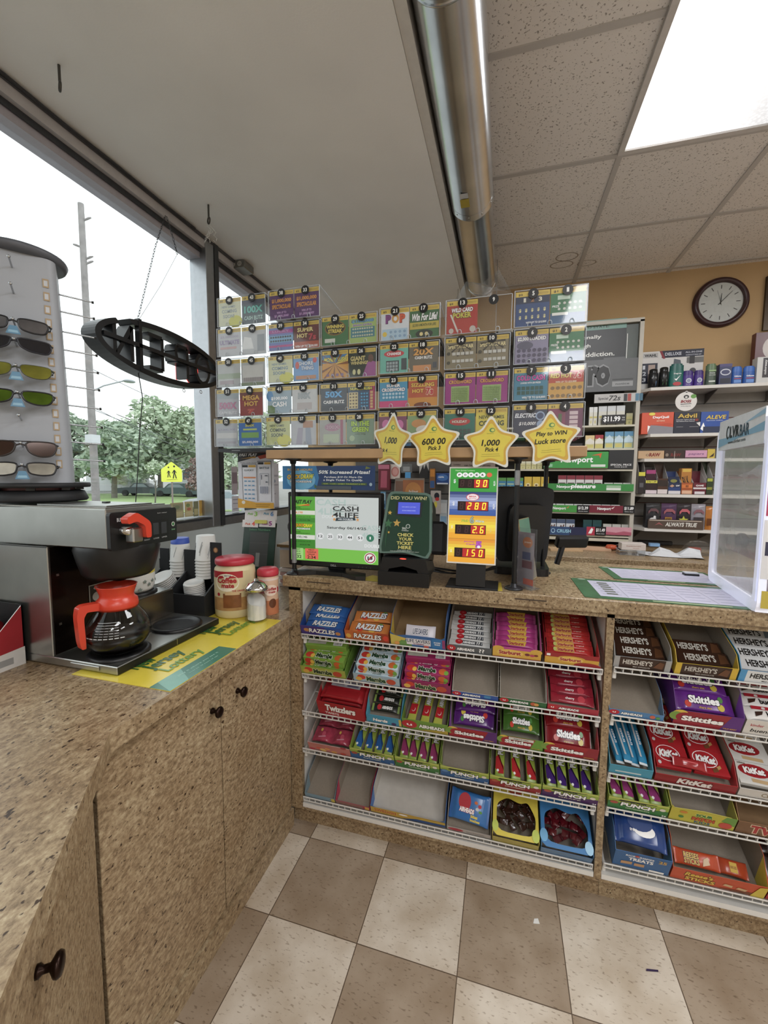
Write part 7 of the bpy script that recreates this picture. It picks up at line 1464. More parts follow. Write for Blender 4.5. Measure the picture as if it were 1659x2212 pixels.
panel(1267, 1138, 1285, 1156, YR-.008, '#b8324a', [('p', W1, [(.2, .2), (.4, .6), (.6, .9), (.8, .7), (.6, .2)])], 'brand_strip')
panel(1309, 1139, 1364, 1156, YR-.008, '#d89aa8', [('p', '#b85a70', [(0, 0), (1, 0), (1, .4), (.7, .5), (.4, .3), (0, .4)])], 'brand_strip')
# packs
def pack_proto(w, h, lid, body, band, mark):
    b = MB(); b.box(0, w, 0, .022, 0, h, mat(body, .35, noise=.02), .0008); b.T = front((0, 0, 0))
    b.flat([(0, h*.72), (w, h*.72), (w, h), (0, h)], .0003, lid)
    if mark == 'roof': b.flat([(0, h*.36), (w, h*.36), (w, h*.55), (w/2, h*.8), (0, h*.55)], .0005, band); b.flat([(w*.1, h*.06), (w*.9, h*.06), (w*.9, h*.3), (w*.1, h*.3)], .0005, '#c9bf6a')
    elif mark == 'camel': b.flat([(w*.1, h*.2), (w*.25, h*.2), (w*.35, h*.42), (w*.5, h*.62), (w*.66, h*.44), (w*.8, h*.66), (w*.9, h*.6), (w*.78, h*.4), (w*.72, h*.18), (w*.6, h*.18), (w*.55, h*.34), (w*.35, h*.3)], .0005, band)
    elif mark == 'disc': b.flat(ell(w/2, h*.36, w*.3, w*.26, 16), .0005, band); b.flat(ell(w/2, h*.34, w*.16, w*.14, 12), .0007, '#7a5a2a')
    else: b.flat([(w*.1, h*.4), (w*.9, h*.4), (w*.9, h*.5), (w*.1, h*.5)], .0005, band); b.flat(ell(w/2, h*.2, w*.14, h*.1, 12), .0005, band)
    o = b.obj('cigarette_pack'); return o
def pack_row(px0, px1, py, pyt, n, zsh, label, group, lid, body, band, mark, Y=YP):
    x0, x1 = onY(px0, py, Y)[0], onY(px1, py, Y)[0]; p = (x1-x0)/n; h = max(.03, onY(px0, pyt, Y)[1]-zsh)
    o = pack_proto(p*.92, h, lid, body, band, mark); tag(o, label, 'cigarettes', group if n > 1 else None)
    for k in range(n):
        c = o if k == 0 else dup(o, None); c.location = (x0+p*k, Y, zsh+.0008)
pack_row(1272, 1290, 917, 880, 2, zA, 'white and gold slim cigarette pack on the upper shelf beside the price card', 'slim packs on the upper shelf', '#dfe0dc', '#d8d6c8', '#c9bc6a', 'bar')
pack_row(1292, 1350, 917, 878, 3, zA, 'silver topped cigarette pack behind the 11.99 price card', 'silver packs on the upper shelf', '#cdd0d2', '#d4d2c6', '#c2b660', 'bar')
pack_row(1352, 1367, 917, 893, 1, zA, 'low olive cigarette pack at the right end of the upper shelf', None, '#a8a47a', '#b0a868', '#8a8a5a', 'bar')
pack_row(1264, 1285, 965, 941, 1, zB, 'cream and gold cigarette pack at the left of the second shelf', None, '#e0c48a', '#d8cfa8', '#e4e0d4', 'roof')
pack_row(1285, 1304, 965, 940, 1, zB, 'red topped cigarette pack on the second shelf', None, '#a82a38', '#c9bd80', '#e4e0d4', 'roof')
pack_row(1306, 1368, 965, 933, 3, zB, 'pale blue cigarette pack at the right of the second shelf', 'pale blue packs on the second shelf', '#5a94b8', '#a8bcae', '#c0d8e4', 'roof')
pack_row(1112, 1172, 1012, 997, 5, zC0, 'cream small cigarette pack on the left end of the banner shelf', 'cream packs beside the banner', '#d8d6b8', '#cfc890', '#b8b070', 'bar')
pack_row(1205, 1302, 1058, 1027, 5, zC, 'white cigarette pack with dark red top over the green strip', 'red topped white packs', '#8a2a3a', '#dcd8d6', '#4a2a2a', 'bar')
pack_row(1132, 1186, 1058, 1030, 3, zC, 'yellow cigarette pack left of the green strip', 'yellow packs', '#d8b42c', '#d8b42c', '#ecdca0', 'disc')
pack_row(1076, 1131, 1058, 1032, 3, zC, 'green and blue cigarette pack half hidden by the black pole', 'green packs by the pole', '#5a9a4a', '#4a8ab0', '#b8d0a0', 'bar')
pack_row(1305, 1366, 1058, 1043, 3, zC, 'pack top just showing over the right end of the green strip', 'pack tops over the green strip', '#c4c8c0', '#c4c8c0', '#9aa49a', 'bar')
pack_row(1182, 1340, 1104, 1088, 8, zD, 'white pack top just showing over the narrow price strips', 'pack tops over the price strips', '#d4d6d4', '#d4d6d4', '#9aa0a0', 'bar')
pack_row(1140, 1178, 1104, 1086, 2, zD, 'white cigarette pack on the clear end of the price strip shelf', 'white packs by the price strips', '#dadcd6', '#c8c6b8', '#b0aa8a', 'bar')
pack_row(1182, 1242, 1153, 1121, 3, zE, 'white and navy cigarette pack with a brown camel', 'camel packs', '#4a5a78', '#d8dade', '#6a3a1c', 'camel')
pack_row(1144, 1181, 1153, 1118, 2, zE, 'pale green cigarette pack left of the camel packs', 'pale green packs', '#9abf8a', '#a8c898', '#d8e4cc', 'bar')
pack_row(1128, 1143, 1153, 1115, 1, zE, 'green and white pack at the far left of the bottom rack shelf', None, '#7aa86a', '#c8d8bc', '#dfe8d8', 'bar')
pack_row(1259, 1300, 1153, 1123, 2, zE, 'dark teal cigarette pack over the pink camel strip', 'dark teal packs', '#1f4a4a', '#234f56', '#3f8a7a', 'disc')
pack_row(1302, 1362, 1153, 1132, 3, zE, 'low grey cigarette pack at the right of the bottom rack shelf', 'low grey packs', '#c0c0b8', '#b8b4a4', '#98968a', 'bar')
# notice board behind the stars and hanging goods
x0, x1, z0, z1 = prect(975, 985, 1070, 1012, 1.6)
t = thing('lottery_notice', 'grey brown lottery notice hanging behind the stars', 'notice', (0, 0, 0)); b = MB(); b.T = front((x0, 1.6, z0)); w, h = x1-x0, z1-z0; b.prism([(0, 0), (w, 0), (w, h), (0, h)], -.004, 0, '#8a7a6e'); art(b, w, h, [('t', '#2a2420', 'Anyone', .5, .66, .4, .34, {'b': .03}), ('t', '#2a2420', 'can help New Jersey', .6, .24, .6, .2), ('t', '#3a342e', 'New Jersey', .12, .62, .18, .14), ('t', '#3a342e', 'Lottery', .14, .3, .16, .14)], z=.0003); b.obj('board', t)
b = MB(); b.box(x0+.02, x0+.024, 1.601, 1.605, z1, ZC-.001, STEEL); b.box(x1-.024, x1-.02, 1.601, 1.605, z1, ZC-.001, STEEL); b.obj('hanger', t)
PB = thing('peg_panel', 'dark slatted panel on the back wall carrying hanging goods', 'panel', (0, 0, 0)); b = MB(); b.box(-.55, .6, 2.06, 2.085, .97, 1.75, mat('#5a5550', .6, noise=.06)); 
for k in range(8): b.box(-.55, .6, 2.056, 2.061, 1.02+.09*k, 1.026+.09*k, BLACK)
b.obj('panel', PB)
def hung(name, px0, py0, px1, py1, Y, col, spec, label, cat, dep=.03):
    x0, x1, z0, z1 = prect(px0, py0, px1, py1, Y); w, h = x1-x0, z1-z0
    t = thing(name, label, cat, (x0, Y, z0)); b = MB(); b.box(0, w, 0, dep, 0, h, mat(col, .35, noise=.04), min(.004, dep*.2)); b.T = front((0, 0, 0)); art(b, w, h, spec, z=.0003, gloss=.3); b.obj('pack_body', t)
    b = MB(); b.rod((w/2, dep*.5, h-.004), (w/2, 2.062-Y, h+.004), .002, STEEL); b.obj('peg_hook', t); return t
hung('lighter_case', 817, 1003, 842, 1059, 1.95, '#6a1424', [('p', '#b04a60', [(.2, .1), (.75, .1), (.78, .75), (.25, .75)]), ('r', '#c06a80', 0, .82, .95, .98)], 'burgundy plastic case hanging right of the blue banner', 'case', .05)
hung('air_freshener', 843, 1003, 864, 1035, 1.97, '#d8c8bc', [('e', '#c87a70', .5, .5, .4, .34), ('e', '#d89a90', .5, .5, .28, .24)], 'pale card with a round pink disc hanging by the burgundy case', 'card', .01)
hung('key_ring_card', 866, 1002, 890, 1022, 1.97, '#6a6a68', [('r', '#9a9a98', .2, .2, .8, .7)], 'small grey blister card hanging beside the pink disc card', 'card', .012)
hung('blue_tag', 875, 1020, 887, 1035, 1.93, '#4f9ad0', [], 'tiny bright blue tag hanging among the goods', 'tag', .006)
hung('battery_card', 906, 1000, 926, 1034, 1.97, '#2c2a2a', [('p', '#b8b0a8', [(0, .3), (.4, .9), (.5, .6), (.7, .95), (1, .5), (1, 1), (0, 1)])], 'black and white blister card under the second star', 'card', .012)
hung('lip_balm_card', 928, 1012, 940, 1056, 1.95, '#8a5a2a', [('r', '#c8802a', .1, .6, .9, .95), ('r', '#3a5a8a', .1, .05, .9, .4)], 'narrow orange and blue card hanging between the stars', 'card', .012)
hung('phone_cable_pack', 941, 1022, 971, 1046, 1.96, '#2a4a86', [('e', '#4a78b8', .5, .6, .4, .3), ('t', W1, 'cable', .4, .66, .4, .16), ('r', '#d8dce4', .1, .0, .9, .12)], 'blue pack hanging left of the jackpot board', 'pack', .02)
hung('candy_card', 930, 1060, 952, 1110, 1.93, '#b8aca4', [('e', '#2a2a34', .6, .78, .25, .14), ('e', '#c83a3a', .65, .64, .2, .08), ('e', '#d8c83a', .5, .4, .16, .14), ('e', '#3a6ab0', .3, .2, .2, .1)], 'bright mixed card hanging behind the ticket checker', 'card', .01)
hung('blue_card', 822, 1062, 833, 1100, 1.95, '#5a8aa8', [('r', '#b8d4e0', .1, .5, .9, .9), ('r', '#2a4a6a', .1, .1, .9, .3)], 'light blue card hanging between screen and ticket checker', 'card', .01)
hung('white_card', 950, 1080, 966, 1150, 1.98, '#c4ccd2', [('r', '#8ab0d0', .1, .3, .9, .5), ('r', '#e4e8ea', .1, .6, .9, .9)], 'pale long card hanging low behind the ticket checker', 'card', .01)
hung('paper_note', 975, 990, 988, 1002, 1.9, '#d8d4cc', [('r', '#c83a3a', .1, .3, .4, .7), ('r', '#d8902a', .5, .2, .9, .6)], 'little white and red note hanging by the grey notice', 'note', .004)
# slat wall with shelves at the right
gon = thing('slat_wall', 'grey slatted wall panel with white shelf arms behind the right counter', 'panel', (0, 0, 0))
gx0, gx1 = xr+.02, 2.75
b = MB(); b.box(gx0, gx1, 2.062, 2.087, BCZ+.002, 2.12, mat('#8f8a84', .55, noise=.04))
for k in range(11): b.box(gx0, gx1, 2.0605, 2.063, BCZ+.1+.1*k, BCZ+.106+.1*k, BLACK if k % 2 else mat('#5a2a22', .6))
b.obj('panel', gon)
SHW = mat('#d8d4cd', .4, noise=.02)
SH = []
for k, (pxl, pyl, pxr, pyr, yf) in enumerate(((1406, 838, 1655, 825, 1.84), (1405, 938, 1540, 934, 1.82), (1392, 992, 1535, 989, 1.82), (1392, 1066, 1530, 1070, 1.8), (1392, 1140, 1525, 1146, 1.78))):
    z = (onY(pxl, pyl, yf)[1]+onY(pxr, pyr, yf)[1])/2; x0 = onY(pxl, pyl, yf)[0]
    t = thing('wall_shelf', 'white metal shelf on the slatted wall, %s from the top' % ('first', 'second', 'third', 'fourth', 'fifth')[k], 'shelf', (x0, yf, z))
    b = MB(); b.prism([(-.06, .225), (-.06, .1), (0, 0), (gx1-x0-.1, 0), (gx1-x0-.1, .225)], -.02, 0, SHW); b.obj('deck', t)
    for xx in (.0, .4, .75):
        b = MB(); b.T = frame((xx, 0, 0), (0, 1, 0), (0, 0, 1)); b.prism([(.22, -.02), (.22, -.09), (.04, -.02)], -.002, .002, mat('#6a645e', .5)); b.obj('arm', t)
    SH.append((z, yf))
def prod(name, px0, py0, px1, sh, label, cat, col, spec, dep=.05, form='box', cap=None, dy=.012, pyb=None, over=0):
    """a product standing on shelf number sh"""
    z, yf = SH[sh]; Y = yf+dy; x0, x1, _, z1 = prect(px0, py0, px1, py0+5, Y); w, h = x1-x0, z1-z
    t = thing(name, label, cat, (x0, Y, z+.0006)); b = MB(); m = mat(col, .3, noise=.03)
    if form == 'box': b.box(0, w, 0, dep, 0, h, m, .001); b.T = front((0, 0, 0)); art(b, w, h, spec, z=.0004, gloss=.35); b.obj('carton', t)
    elif form == 'stick':
        hc = h*.3
        b.T = Matrix.Translation((w/2, dep/2, 0)); b.prism(ell(0, 0, w/2, dep/2, 20), 0, h-hc, m, smooth=True); b.T = front((w*.14, -.0014, 0)); art(b, w*.72, h-hc, spec, z=.0, gloss=.35); b.obj('container', t)
        b = MB(); b.T = Matrix.Translation((w/2, dep/2, 0)); b.prism(ell(0, 0, w*.48, dep*.48, 20), h-hc, h*.93, mat(cap or col, .3), smooth=True); b.prism(ell(0, 0, w*.38, dep*.38, 20), h*.93, h, mat(cap or col, .3), smooth=True); b.obj('cap', t)
    else:
        b.T = Matrix.Translation((w/2, dep/2, 0)); r = w/2; b.lathe([(1e-5, 0), (r, .001), (r, h*.76), (r*.8, h*.8)], m, 20); b.T = front((w*.2, -.0005, 0)); art(b, w*.6, h*.7, spec, z=.001, gloss=.35); b.obj('can', t)
        b = MB(); b.T = Matrix.Translation((w/2, dep/2, 0)); b.lathe([(r*.85, h*.77), (r*.85, h*.96), (r*.6, h), (1e-5, h)], mat(cap or '#1a1a1a', .3), 20); b.obj('cap', t)
    return t
prod('clipper_kit', 1385, 757, 1521, 0, 'large white haircut kit box behind the deodorants', 'box', '#d6d4d2', [('r', '#1c2238', .34, .82, 1, 1), ('p', '#8a2434', [(.3, 1), (.36, .8), (.4, .8), (.34, 1)]), ('r', '#b4b4b4', .04, .84, .28, .96), ('t', '#1a1a1e', 'WAHL', .16, .9, .2, .07, {'b': .04}), ('t', '#c8ccd8', 'DELUXE', .52, .91, .26, .08, {'b': .03}), ('t', '#c8ccd8', 'ALL-IN-ONE', .84, .93, .26, .04), ('t', '#c8ccd8', 'HAIRCUTTING KIT', .84, .86, .24, .03), ('r', '#1c2238', .0, .18, .28, .7), ('t', '#d0d4dc', '1', .06, .6, .04, .1), ('t', '#d0d4dc', '2', .07, .44, .06, .1), ('t', '#d0d4dc', '3', .07, .28, .06, .1), ('r', '#b09a90', .13, .22, .24, .66), ('r', '#6a6a68', .74, .66, 1, .8), ('r', '#2a2a2c', .78, .64, .86, .82), ('p', '#55606a', [(.52, .3), (.7, .3), (.64, .74), (.54, .78)]), ('e', '#3a3a40', .84, .46, .05, .07)], .09, 'box', dy=.11)
prod('body_spray', 1404, 796, 1425, 0, 'black body spray can with blue label, leftmost on the top shelf', 'can', '#1c1e22', [('t', '#d8d8d8', 'MAX', .5, .72, .8, .1), ('p', '#4a78a8', [(.3, .3), (.9, .5), (.8, .1)]), ('e', '#c8a890', .4, .2, .2, .1)], .05, 'can', '#17181a')
prod('body_spray', 1427, 792, 1448, 0, 'black body spray can with green patch, second on the top shelf', 'can', '#17191a', [('r', '#3a4a40', .1, .4, .9, .55), ('r', '#5aa85a', .2, .16, .8, .34)], .05, 'can', '#121314')
prod('deodorant', 1449, 785, 1481, 0, 'tall teal deodorant with a white tick and red band', 'deodorant', '#17695f', [('t', W1, 'Degree', .5, .8, .7, .1), ('p', W1, [(.2, .5), (.4, .36), (.8, .72), (.42, .48)]), ('e', '#b8323a', .5, .18, .4, .12)], .045, 'stick', '#175e58')
prod('deodorant', 1477, 800, 1501, 0, 'purple deodorant stick, left of the purple pair', 'deodorant', '#4a2f8a', [('e', '#c8ccd8', .5, .5, .36, .22), ('e', '#8a90b0', .5, .5, .24, .15), ('t', '#c0b8e0', 'lady', .5, .16, .6, .08)], .04, 'stick', '#3f2878')
prod('deodorant', 1502, 799, 1523, 0, 'purple deodorant stick, right of the purple pair', 'deodorant', '#4a2f8a', [('e', '#c8ccd8', .5, .5, .36, .22), ('e', '#8a90b0', .5, .5, .24, .15), ('t', '#c0b8e0', 'lady', .5, .16, .6, .08)], .04, 'stick', '#3f2878')
prod('deodorant', 1528, 785, 1552, 0, 'grey green deodorant with pale cap band after the purple pair', 'deodorant', '#4a5a4c', [('t', '#d0d8d0', 'Dove', .5, .8, .7, .1), ('t', '#d0d8d0', 'MEN+CARE', .5, .66, .8, .06), ('r', '#8fae7a', .05, .9, .95, 1), ('r', '#c8d0c8', .1, .2, .9, .3)], .045, 'stick', '#5f7a56')
prod('deodorant', 1555, 786, 1582, 0, 'navy deodorant box with white oval logo', 'deodorant', '#27305e', [('e', '#c8ccd8', .5, .6, .42, .16), ('e', '#3a3f6a', .5, .6, .34, .11), ('r', '#4a4478', 0, .86, 1, 1), ('r', '#12162e', .1, .06, .9, .3)], .045, 'box')
prod('deodorant', 1583, 791, 1607, 0, 'bright blue gel stick, left of the blue pair', 'deodorant', '#2c5fae', [('t', W1, 'Gillette', .5, .62, .86, .12), ('r', '#b83a4a', .05, .4, .95, .46), ('r', '#5a8ad0', .05, .08, .95, .34)], .04, 'stick', '#3a6ec0')
prod('deodorant', 1609, 790, 1635, 0, 'bright blue gel stick, right of the blue pair', 'deodorant', '#2c5fae', [('t', W1, 'Gillette', .5, .62, .86, .12), ('r', '#b83a4a', .05, .4, .95, .46), ('r', '#5a8ad0', .05, .08, .95, .34)], .04, 'stick', '#3a6ec0')
prod('hair_color_box', 1637, 770, 1700, 0, 'white and black hair colour box at the right end of the top shelf', 'box', '#c8c8c6', [('r', '#241c24', .2, .2, .62, .96), ('t', '#e4e4e4', 'coloreazy', .3, .6, .6, .1, {'r': PI/2}), ('e', '#b8a090', .75, .6, .2, .2)], .06)
prod('hair_care_box', 1634, 716, 1715, 0, 'dark red hair care box standing behind the hair colour box', 'box', '#5a1a24', [('e', '#c8c0bc', .45, .7, .25, .2), ('e', '#8a6a60', .5, .62, .12, .12), ('t', '#d8a0a0', 'KERATIN', .55, .36, .5, .06), ('p', '#d8d0cc', [(.1, .3), (.2, .34), (.1, .38)])], .05, dy=.1)
prod('medicine_box', 1387, 891, 1456, 1, 'orange cold medicine tray box on the second shelf', 'medicine', '#d9502c', [('p', '#8a8890', [(.2, 0), (1, 0), (1, .3), (.3, .42)]), ('p', '#c8482a', [(.2, .42), (.9, .5), (.98, .42), (.9, .34)]), ('t', W1, 'DayQuil', .6, .76, .5, .14, {'b': .03}), ('t', '#f0d0b0', 'SEVERE', .6, .6, .26, .05), ('e', '#e8d83a', .32, .93, .1, .07), ('p', W1, [(.2, .06), (.28, .36), (.2, .4)])], .07)
prod('medicine_box', 1457, 890, 1514, 1, 'navy pain relief tray box with gold lettering on the second shelf', 'medicine', '#1c2034', [('T', '#d8b43a', 'Advil', .5, .82, .72, .2, {'o': '#3a2a10'}), ('t', '#d8d8dc', 'Ibuprofen Tablets 200 mg', .44, .64, .7, .05), ('t', '#d8d8dc', 'Pain Reliever/Fever Reducer', .44, .57, .7, .05), ('e', '#8a2a24', .86, .62, .07, .06), ('r', '#c8c8cc', .1, .3, .36, .31), ('r', '#c8c8cc', .6, .3, .94, .31), ('p', '#e4e4e4', [(.85, .48), (1, .52), (1, .3)])], .07)
prod('medicine_box', 1515, 889, 1575, 1, 'blue pain relief tray box with yellow lettering beside the display case', 'medicine', '#2a52a4', [('T', '#e8c83a', 'ALEVE', .55, .74, .7, .18, {'s': .2, 'o': '#1a2a6a'}), ('t', '#d8dce8', 'naproxen sodium', .5, .58, .6, .05), ('p', W1, [(.0, .2), (.1, .5), (.16, .3), (.1, .1)]), ('r', '#243050', .1, .0, 1, .3)], .07)
prod('rolling_paper_box', 1379, 974, 1435, 2, 'tan rolling paper box with red lettering on the third shelf', 'box', '#c9a57c', [('t', '#8a2a20', 'RAW', .64, .5, .42, .46, {'b': .04, 's': .1}), ('e', '#5a4a3a', .36, .46, .06, .14), ('e', '#c9a57c', .36, .46, .04, .1)], .08)
prod('rolling_paper_box', 1436, 973, 1480, 2, 'dark brown rolling paper box with dim red lettering on the third shelf', 'box', '#35241f', [('t', '#7a2420', 'RAW', .56, .45, .5, .42, {'b': .04, 's': .1}), ('e', '#8a7a6a', .12, .45, .08, .2), ('r', '#c8c0b8', .48, 0, .5, .9)], .08)
prod('rolling_paper_box', 1481, 973, 1528, 2, 'pink rolling paper box on the third shelf', 'box', '#d29ab8', [('t', '#8a5a8a', 'papers', .5, .5, .7, .26, {'s': .2}), ('r', '#5a3a44', 0, 0, 1, .16)], .08)
prod('snack_wrapper', 1529, 970, 1545, 2, 'yellow wrapped pack beside the display case on the third shelf', 'pack', '#cdb23a', [('p', '#3a2a24', [(.2, .1), (.8, .2), (.9, .6)])], .05)
def cig_box(px0, pyf, px1, label, col, spec, flap, content=None):
    z, yf = SH[3]; Y = yf+.012; x0, x1, _, z1 = prect(px0, pyf, px1, pyf+5, Y); w, h = x1-x0, z1-z
    t = thing('cigarillo_box', label, 'cigarillos', (x0, Y, z+.0006)); b = MB(); m = mat(col, .35, noise=.03)
    b.box(0, w, 0, .0015, 0, h, m); b.box(0, w, .098, .1, 0, h*2.0, m); b.box(0, w, 0, .1, 0, .002, m); b.T = front((0, 0, 0)); art(b, w, h, spec, z=.0004); b.obj('carton', t)
    for s in (0, 1):
        b = MB(); b.T = frame((w*s, 0, 0), (0, 1, 0), (0, 0, 1)); b.prism([(0, 0), (.1, 0), (.1, h*2.0), (0, h)], -.001 if s else 0, 0 if s else .001, mat('#c9c6c2', .5), top=mat('#c9c6c2', .5)); b.obj('side_flap', t)
    if content:
        for k in range(content[1]):
            b = MB(); b.box(0, w*.9, 0, .012, 0, h*content[2], mat(content[0], .25, noise=.05), .001); b.T = front((0, 0, 0)); art(b, w*.9, h*content[2], content[3], z=.0003); o = b.obj('cigarillo_pouch'); o.location = (x0+w*.05, Y+.02+.02*k, z+.003); tag(o, content[4], 'cigarillos', content[4] if content[1] > 1 else None)
cig_box(1395, 1038, 1420, 'black and burgundy cigarillo box with yellow price band', '#2a1418', [('r', '#d8d03a', 0, .8, 1, 1), ('t', '#2a2410', '2 for 1.49', .5, .9, .8, .12), ('r', '#d8c8d0', .02, .02, .98, .28)], None, ('#3a1426', 2, 1.75, [('r', '#a83a78', .05, .84, .95, 1), ('t', '#c8b04a', 'Optimo', .5, .4, .8, .1)], 'burgundy cigarillo pouch with pink top in the yellow banded box'))
cig_box(1421, 1034, 1443, 'brown and white cigarillo box next to the yellow banded one', '#4a2a18', [('r', '#2a1a12', 0, .5, 1, .9), ('r', '#d8cccc', .02, .02, .98, .3)], None)
cig_box(1444, 1043, 1471, 'navy cigarillo box with empty white back', '#26407a', [('r', '#1c2a4a', 0, .6, 1, 1), ('p', '#c89a7a', [(.1, .7), (.3, .85), (.5, .72), (.3, .6)]), ('t', W1, 'LEAF', .75, .75, .3, .12), ('r', '#d4d0d4', .02, .02, .98, .3)], None, ('#1c2a4a', 1, 1.5, [('e', '#8a8a3a', .5, .75, .3, .1), ('t', W1, '2 for $1', .5, .3, .8, .1)], 'navy cigarillo pouch in the navy box'))
cig_box(1472, 1043, 1497, 'orange cigarillo box with amber packs', '#a8501f', [('r', '#d8742a', .05, .55, .95, .85), ('r', '#e0b090', .08, .04, .92, .34), ('t', '#4a1a0a', 'II', .5, .7, .2, .2)], None, ('#b8792a', 3, 2.2, [('t', '#2a140a', 'BLK', .5, .5, .6, .4, {'r': .3}), ('r', '#d8b03a', .1, .86, .9, .98)], 'amber cigarillo pouch standing in the orange box'))
cig_box(1498, 1043, 1526, 'burgundy cigarillo box with white bands', '#6a1a2c', [('t', W1, 'GAME', .5, .76, .6, .14), ('r', '#d8d0d2', 0, .46, 1, .6), ('r', '#d8d0d4', .12, .04, .9, .26)], None)
cig_box(1527, 1033, 1541, 'green and black cigarillo box at the case corner', '#2a3a1c', [('r', '#a8b02a', .1, .8, .9, .98), ('r', '#8a8a2a', .1, .3, .9, .46)], None)
cig_box(1380, 1020, 1394, 'slim dark cigarillo box with yellow tag at the shelf left end', '#241c20', [('r', '#d8d02a', 0, .82, 1, 1), ('r', '#5a5a60', .2, .3, .8, .5)], None)
def pouch(px0, pyt, px1, label, col, spec):
    z, yf = SH[4]; Y = yf+.03; x0, x1, _, z1 = prect(px0, pyt, px1, pyt+5, Y); w, h = x1-x0, z1-z
    b = MB(); n = 6; vs = []
    for zz, bul in ((0, .012), (h*.1, .014), (h*.5, .012), (h*.85, .006), (h*.93, .001), (h, .001)):
        for s in (-1, 1): vs += [(0+.001*0, s*bul*.2, zz), (w*.5, s*bul, zz), (w, s*bul*.2, zz)]
    fs = []
    for i in range(5):
        a = i*6
        for s, o_ in ((0, 0), (1, 3)):
            for k in (0, 1):
                q = (a+o_+k, a+o_+k+1, a+6+o_+k+1, a+6+o_+k); fs.append(q if s == 0 else q[::-1])
        fs += [(a+3, a, a+6, a+9), (a+2, a+5, a+11, a+8)]
    fs.append((0, 3, 4, 5, 2, 1)); b.add(vs, fs, mat(col, .28, noise=.05)); b.T = front((w*.04, -.0142, 0)); art(b, w*.92, h*.96, spec, z=.0, gloss=.28); o = b.obj('tobacco_pouch'); o.location = (x0, Y, z+.001); tag(o, label, 'pouch')
arc = lambda c='#a05a64': [('p', c, [(.1, .7), (.3, .82), (.7, .82), (.92, .72), (.9, .6), (.7, .7), (.3, .7), (.12, .58)])]
pouch(1396, 1087, 1426, 'black tobacco pouch with white print at the left of the lowest wall shelf', '#24252a', arc('#6a4a50')+[('e', '#d8d8d8', .5, .34, .3, .1), ('e', '#e4e4e4', .62, .46, .1, .06)])
pouch(1429, 1088, 1462, 'purple tobacco pouch with gold patch', '#4a2c52', arc()+[('r', '#a87a2a', .2, .3, .7, .48), ('t', '#2a1a10', 'HONEY', .45, .39, .4, .1)])
pouch(1463, 1088, 1493, 'black tobacco pouch with lime yellow burst', '#241a24', arc('#c0606a')+[('s', '#c8c83a', .45, .36, .4, .26), ('e', '#c8c83a', .5, .1, .45, .07)])
pouch(1494, 1089, 1524, 'silver tobacco pouch with dark band', '#8f8a94', arc('#8a5a64')+[('r', '#3a343a', .1, .36, .9, .5)])
pouch(1525, 1094, 1540, 'orange tobacco pouch at the end of the pouch row', '#b8701f', [('r', '#6a3a14', .1, .2, .9, .5)])
z, yf = SH[4]; x0, x1, z0, z1 = prect(1400, 1123, 1520, 1141, yf-.004)
t = thing('pouch_tray', 'brown shelf tray reading always true in front of the tobacco pouches', 'tray', (x0, yf-.004, z)); b = MB(); w, h = x1-x0, z1-z; b.box(0, w, 0, .012, .001, h, mat('#55443a', .4, noise=.04)); b.box(0, w, .012, .11, .001, .004, mat('#3a302a', .5)); b.T = front((0, 0, 0)); art(b, w, h, [('t', '#d8d4cc', 'ALWAYS TRUE', .6, .5, .56, .46, {'b': .04, 's': .15}), ('p', '#a05a5a', [(.12, .35), (.2, .7), (.28, .35), (.2, .5)]), ('r', '#c8b8a8', .02, .86, .96, .94)], z=.0004); b.obj('tray_front', t)
b = MB(); b.box(0, .05, .05, .11, .004, .16, '#2c2a2e'); b.T = front((0, .05, 0)); art(b, .05, .16, [('p', '#b0606a', [(.1, .7), (.5, .95), (.9, .7), (.8, .6), (.2, .6)]), ('r', '#d8d8d4', .2, .2, .6, .4)]); b.obj('side_carton', t)
# round shelf tag
cx, cz = onY(1482, 867, 1.835); r = .062
b = MB(); b.T = front((cx, 1.835, cz)); b.prism(ell(0, 0, r, r, 32), -.001, 0, '#dedad6'); b.prism(ell(-.0, r, .008, .006, 8), -.001, 0, '#dedad6')
art(b, 2*r, 2*r, [], z=0)
b.text('BOSS', 0, .0, as_mat('#8a1f2a'), w=r*.95, h=r*.3, z=.0005, bold=.05, shear=.2); b.flat(ell(0, r*.48, r*.25, r*.2, 14), .0005, '#3a3a3c'); b.flat(ell(.0, r*.44, r*.12, r*.1, 10), .0008, '#dedad6'); b.flat(ell(r*.66, r*.5, r*.26, r*.22, 14), .0005, '#5f9a3f'); b.flat([(-r*.5, -r*.32), (r*.5, -r*.28), (r*.5, -r*.22), (-r*.5, -r*.26)], .0005, BLACK); b.text('COOL MINT 5%', 0, -r*.5, BLACK, w=r*.9, h=r*.1, z=.0005)
tag(b.obj('shelf_tag'), 'round white shelf tag with red lettering hanging from the top wall shelf', 'tag')
# clock
c = (onY(1558, 652, YB-.02)); t = thing('wall_clock', 'round dark rimmed clock with white face high on the yellow wall', 'clock', (c[0], YB-.001, c[1]))
b = MB(); b.T = front((0, 0, 0)); R0 = .166
b.lathe([(R0, 0), (R0, .012), (R0-.008, .026), (R0-.022, .03), (R0-.034, .02), (R0-.036, .008)], mat('#3a1c20', .3, noise=.1), 56); b.obj('rim', t)
b = MB(); b.T = front((0, -.009, 0)); b.flat(ell(0, 0, R0-.035, R0-.035, 48), 0, '#d6dad6')
for k in range(12):
    a = k*PI/6; u, v = math.sin(a), math.cos(a); r0, r1 = .09, .115
    b.flat([(u*r0-v*.0022, v*r0+u*.0022), (u*r0+v*.0022, v*r0-u*.0022), (u*r1+v*.0022, v*r1-u*.0022), (u*r1-v*.0022, v*r1+u*.0022)], .0006, BLACK)
b.obj('dial', t)
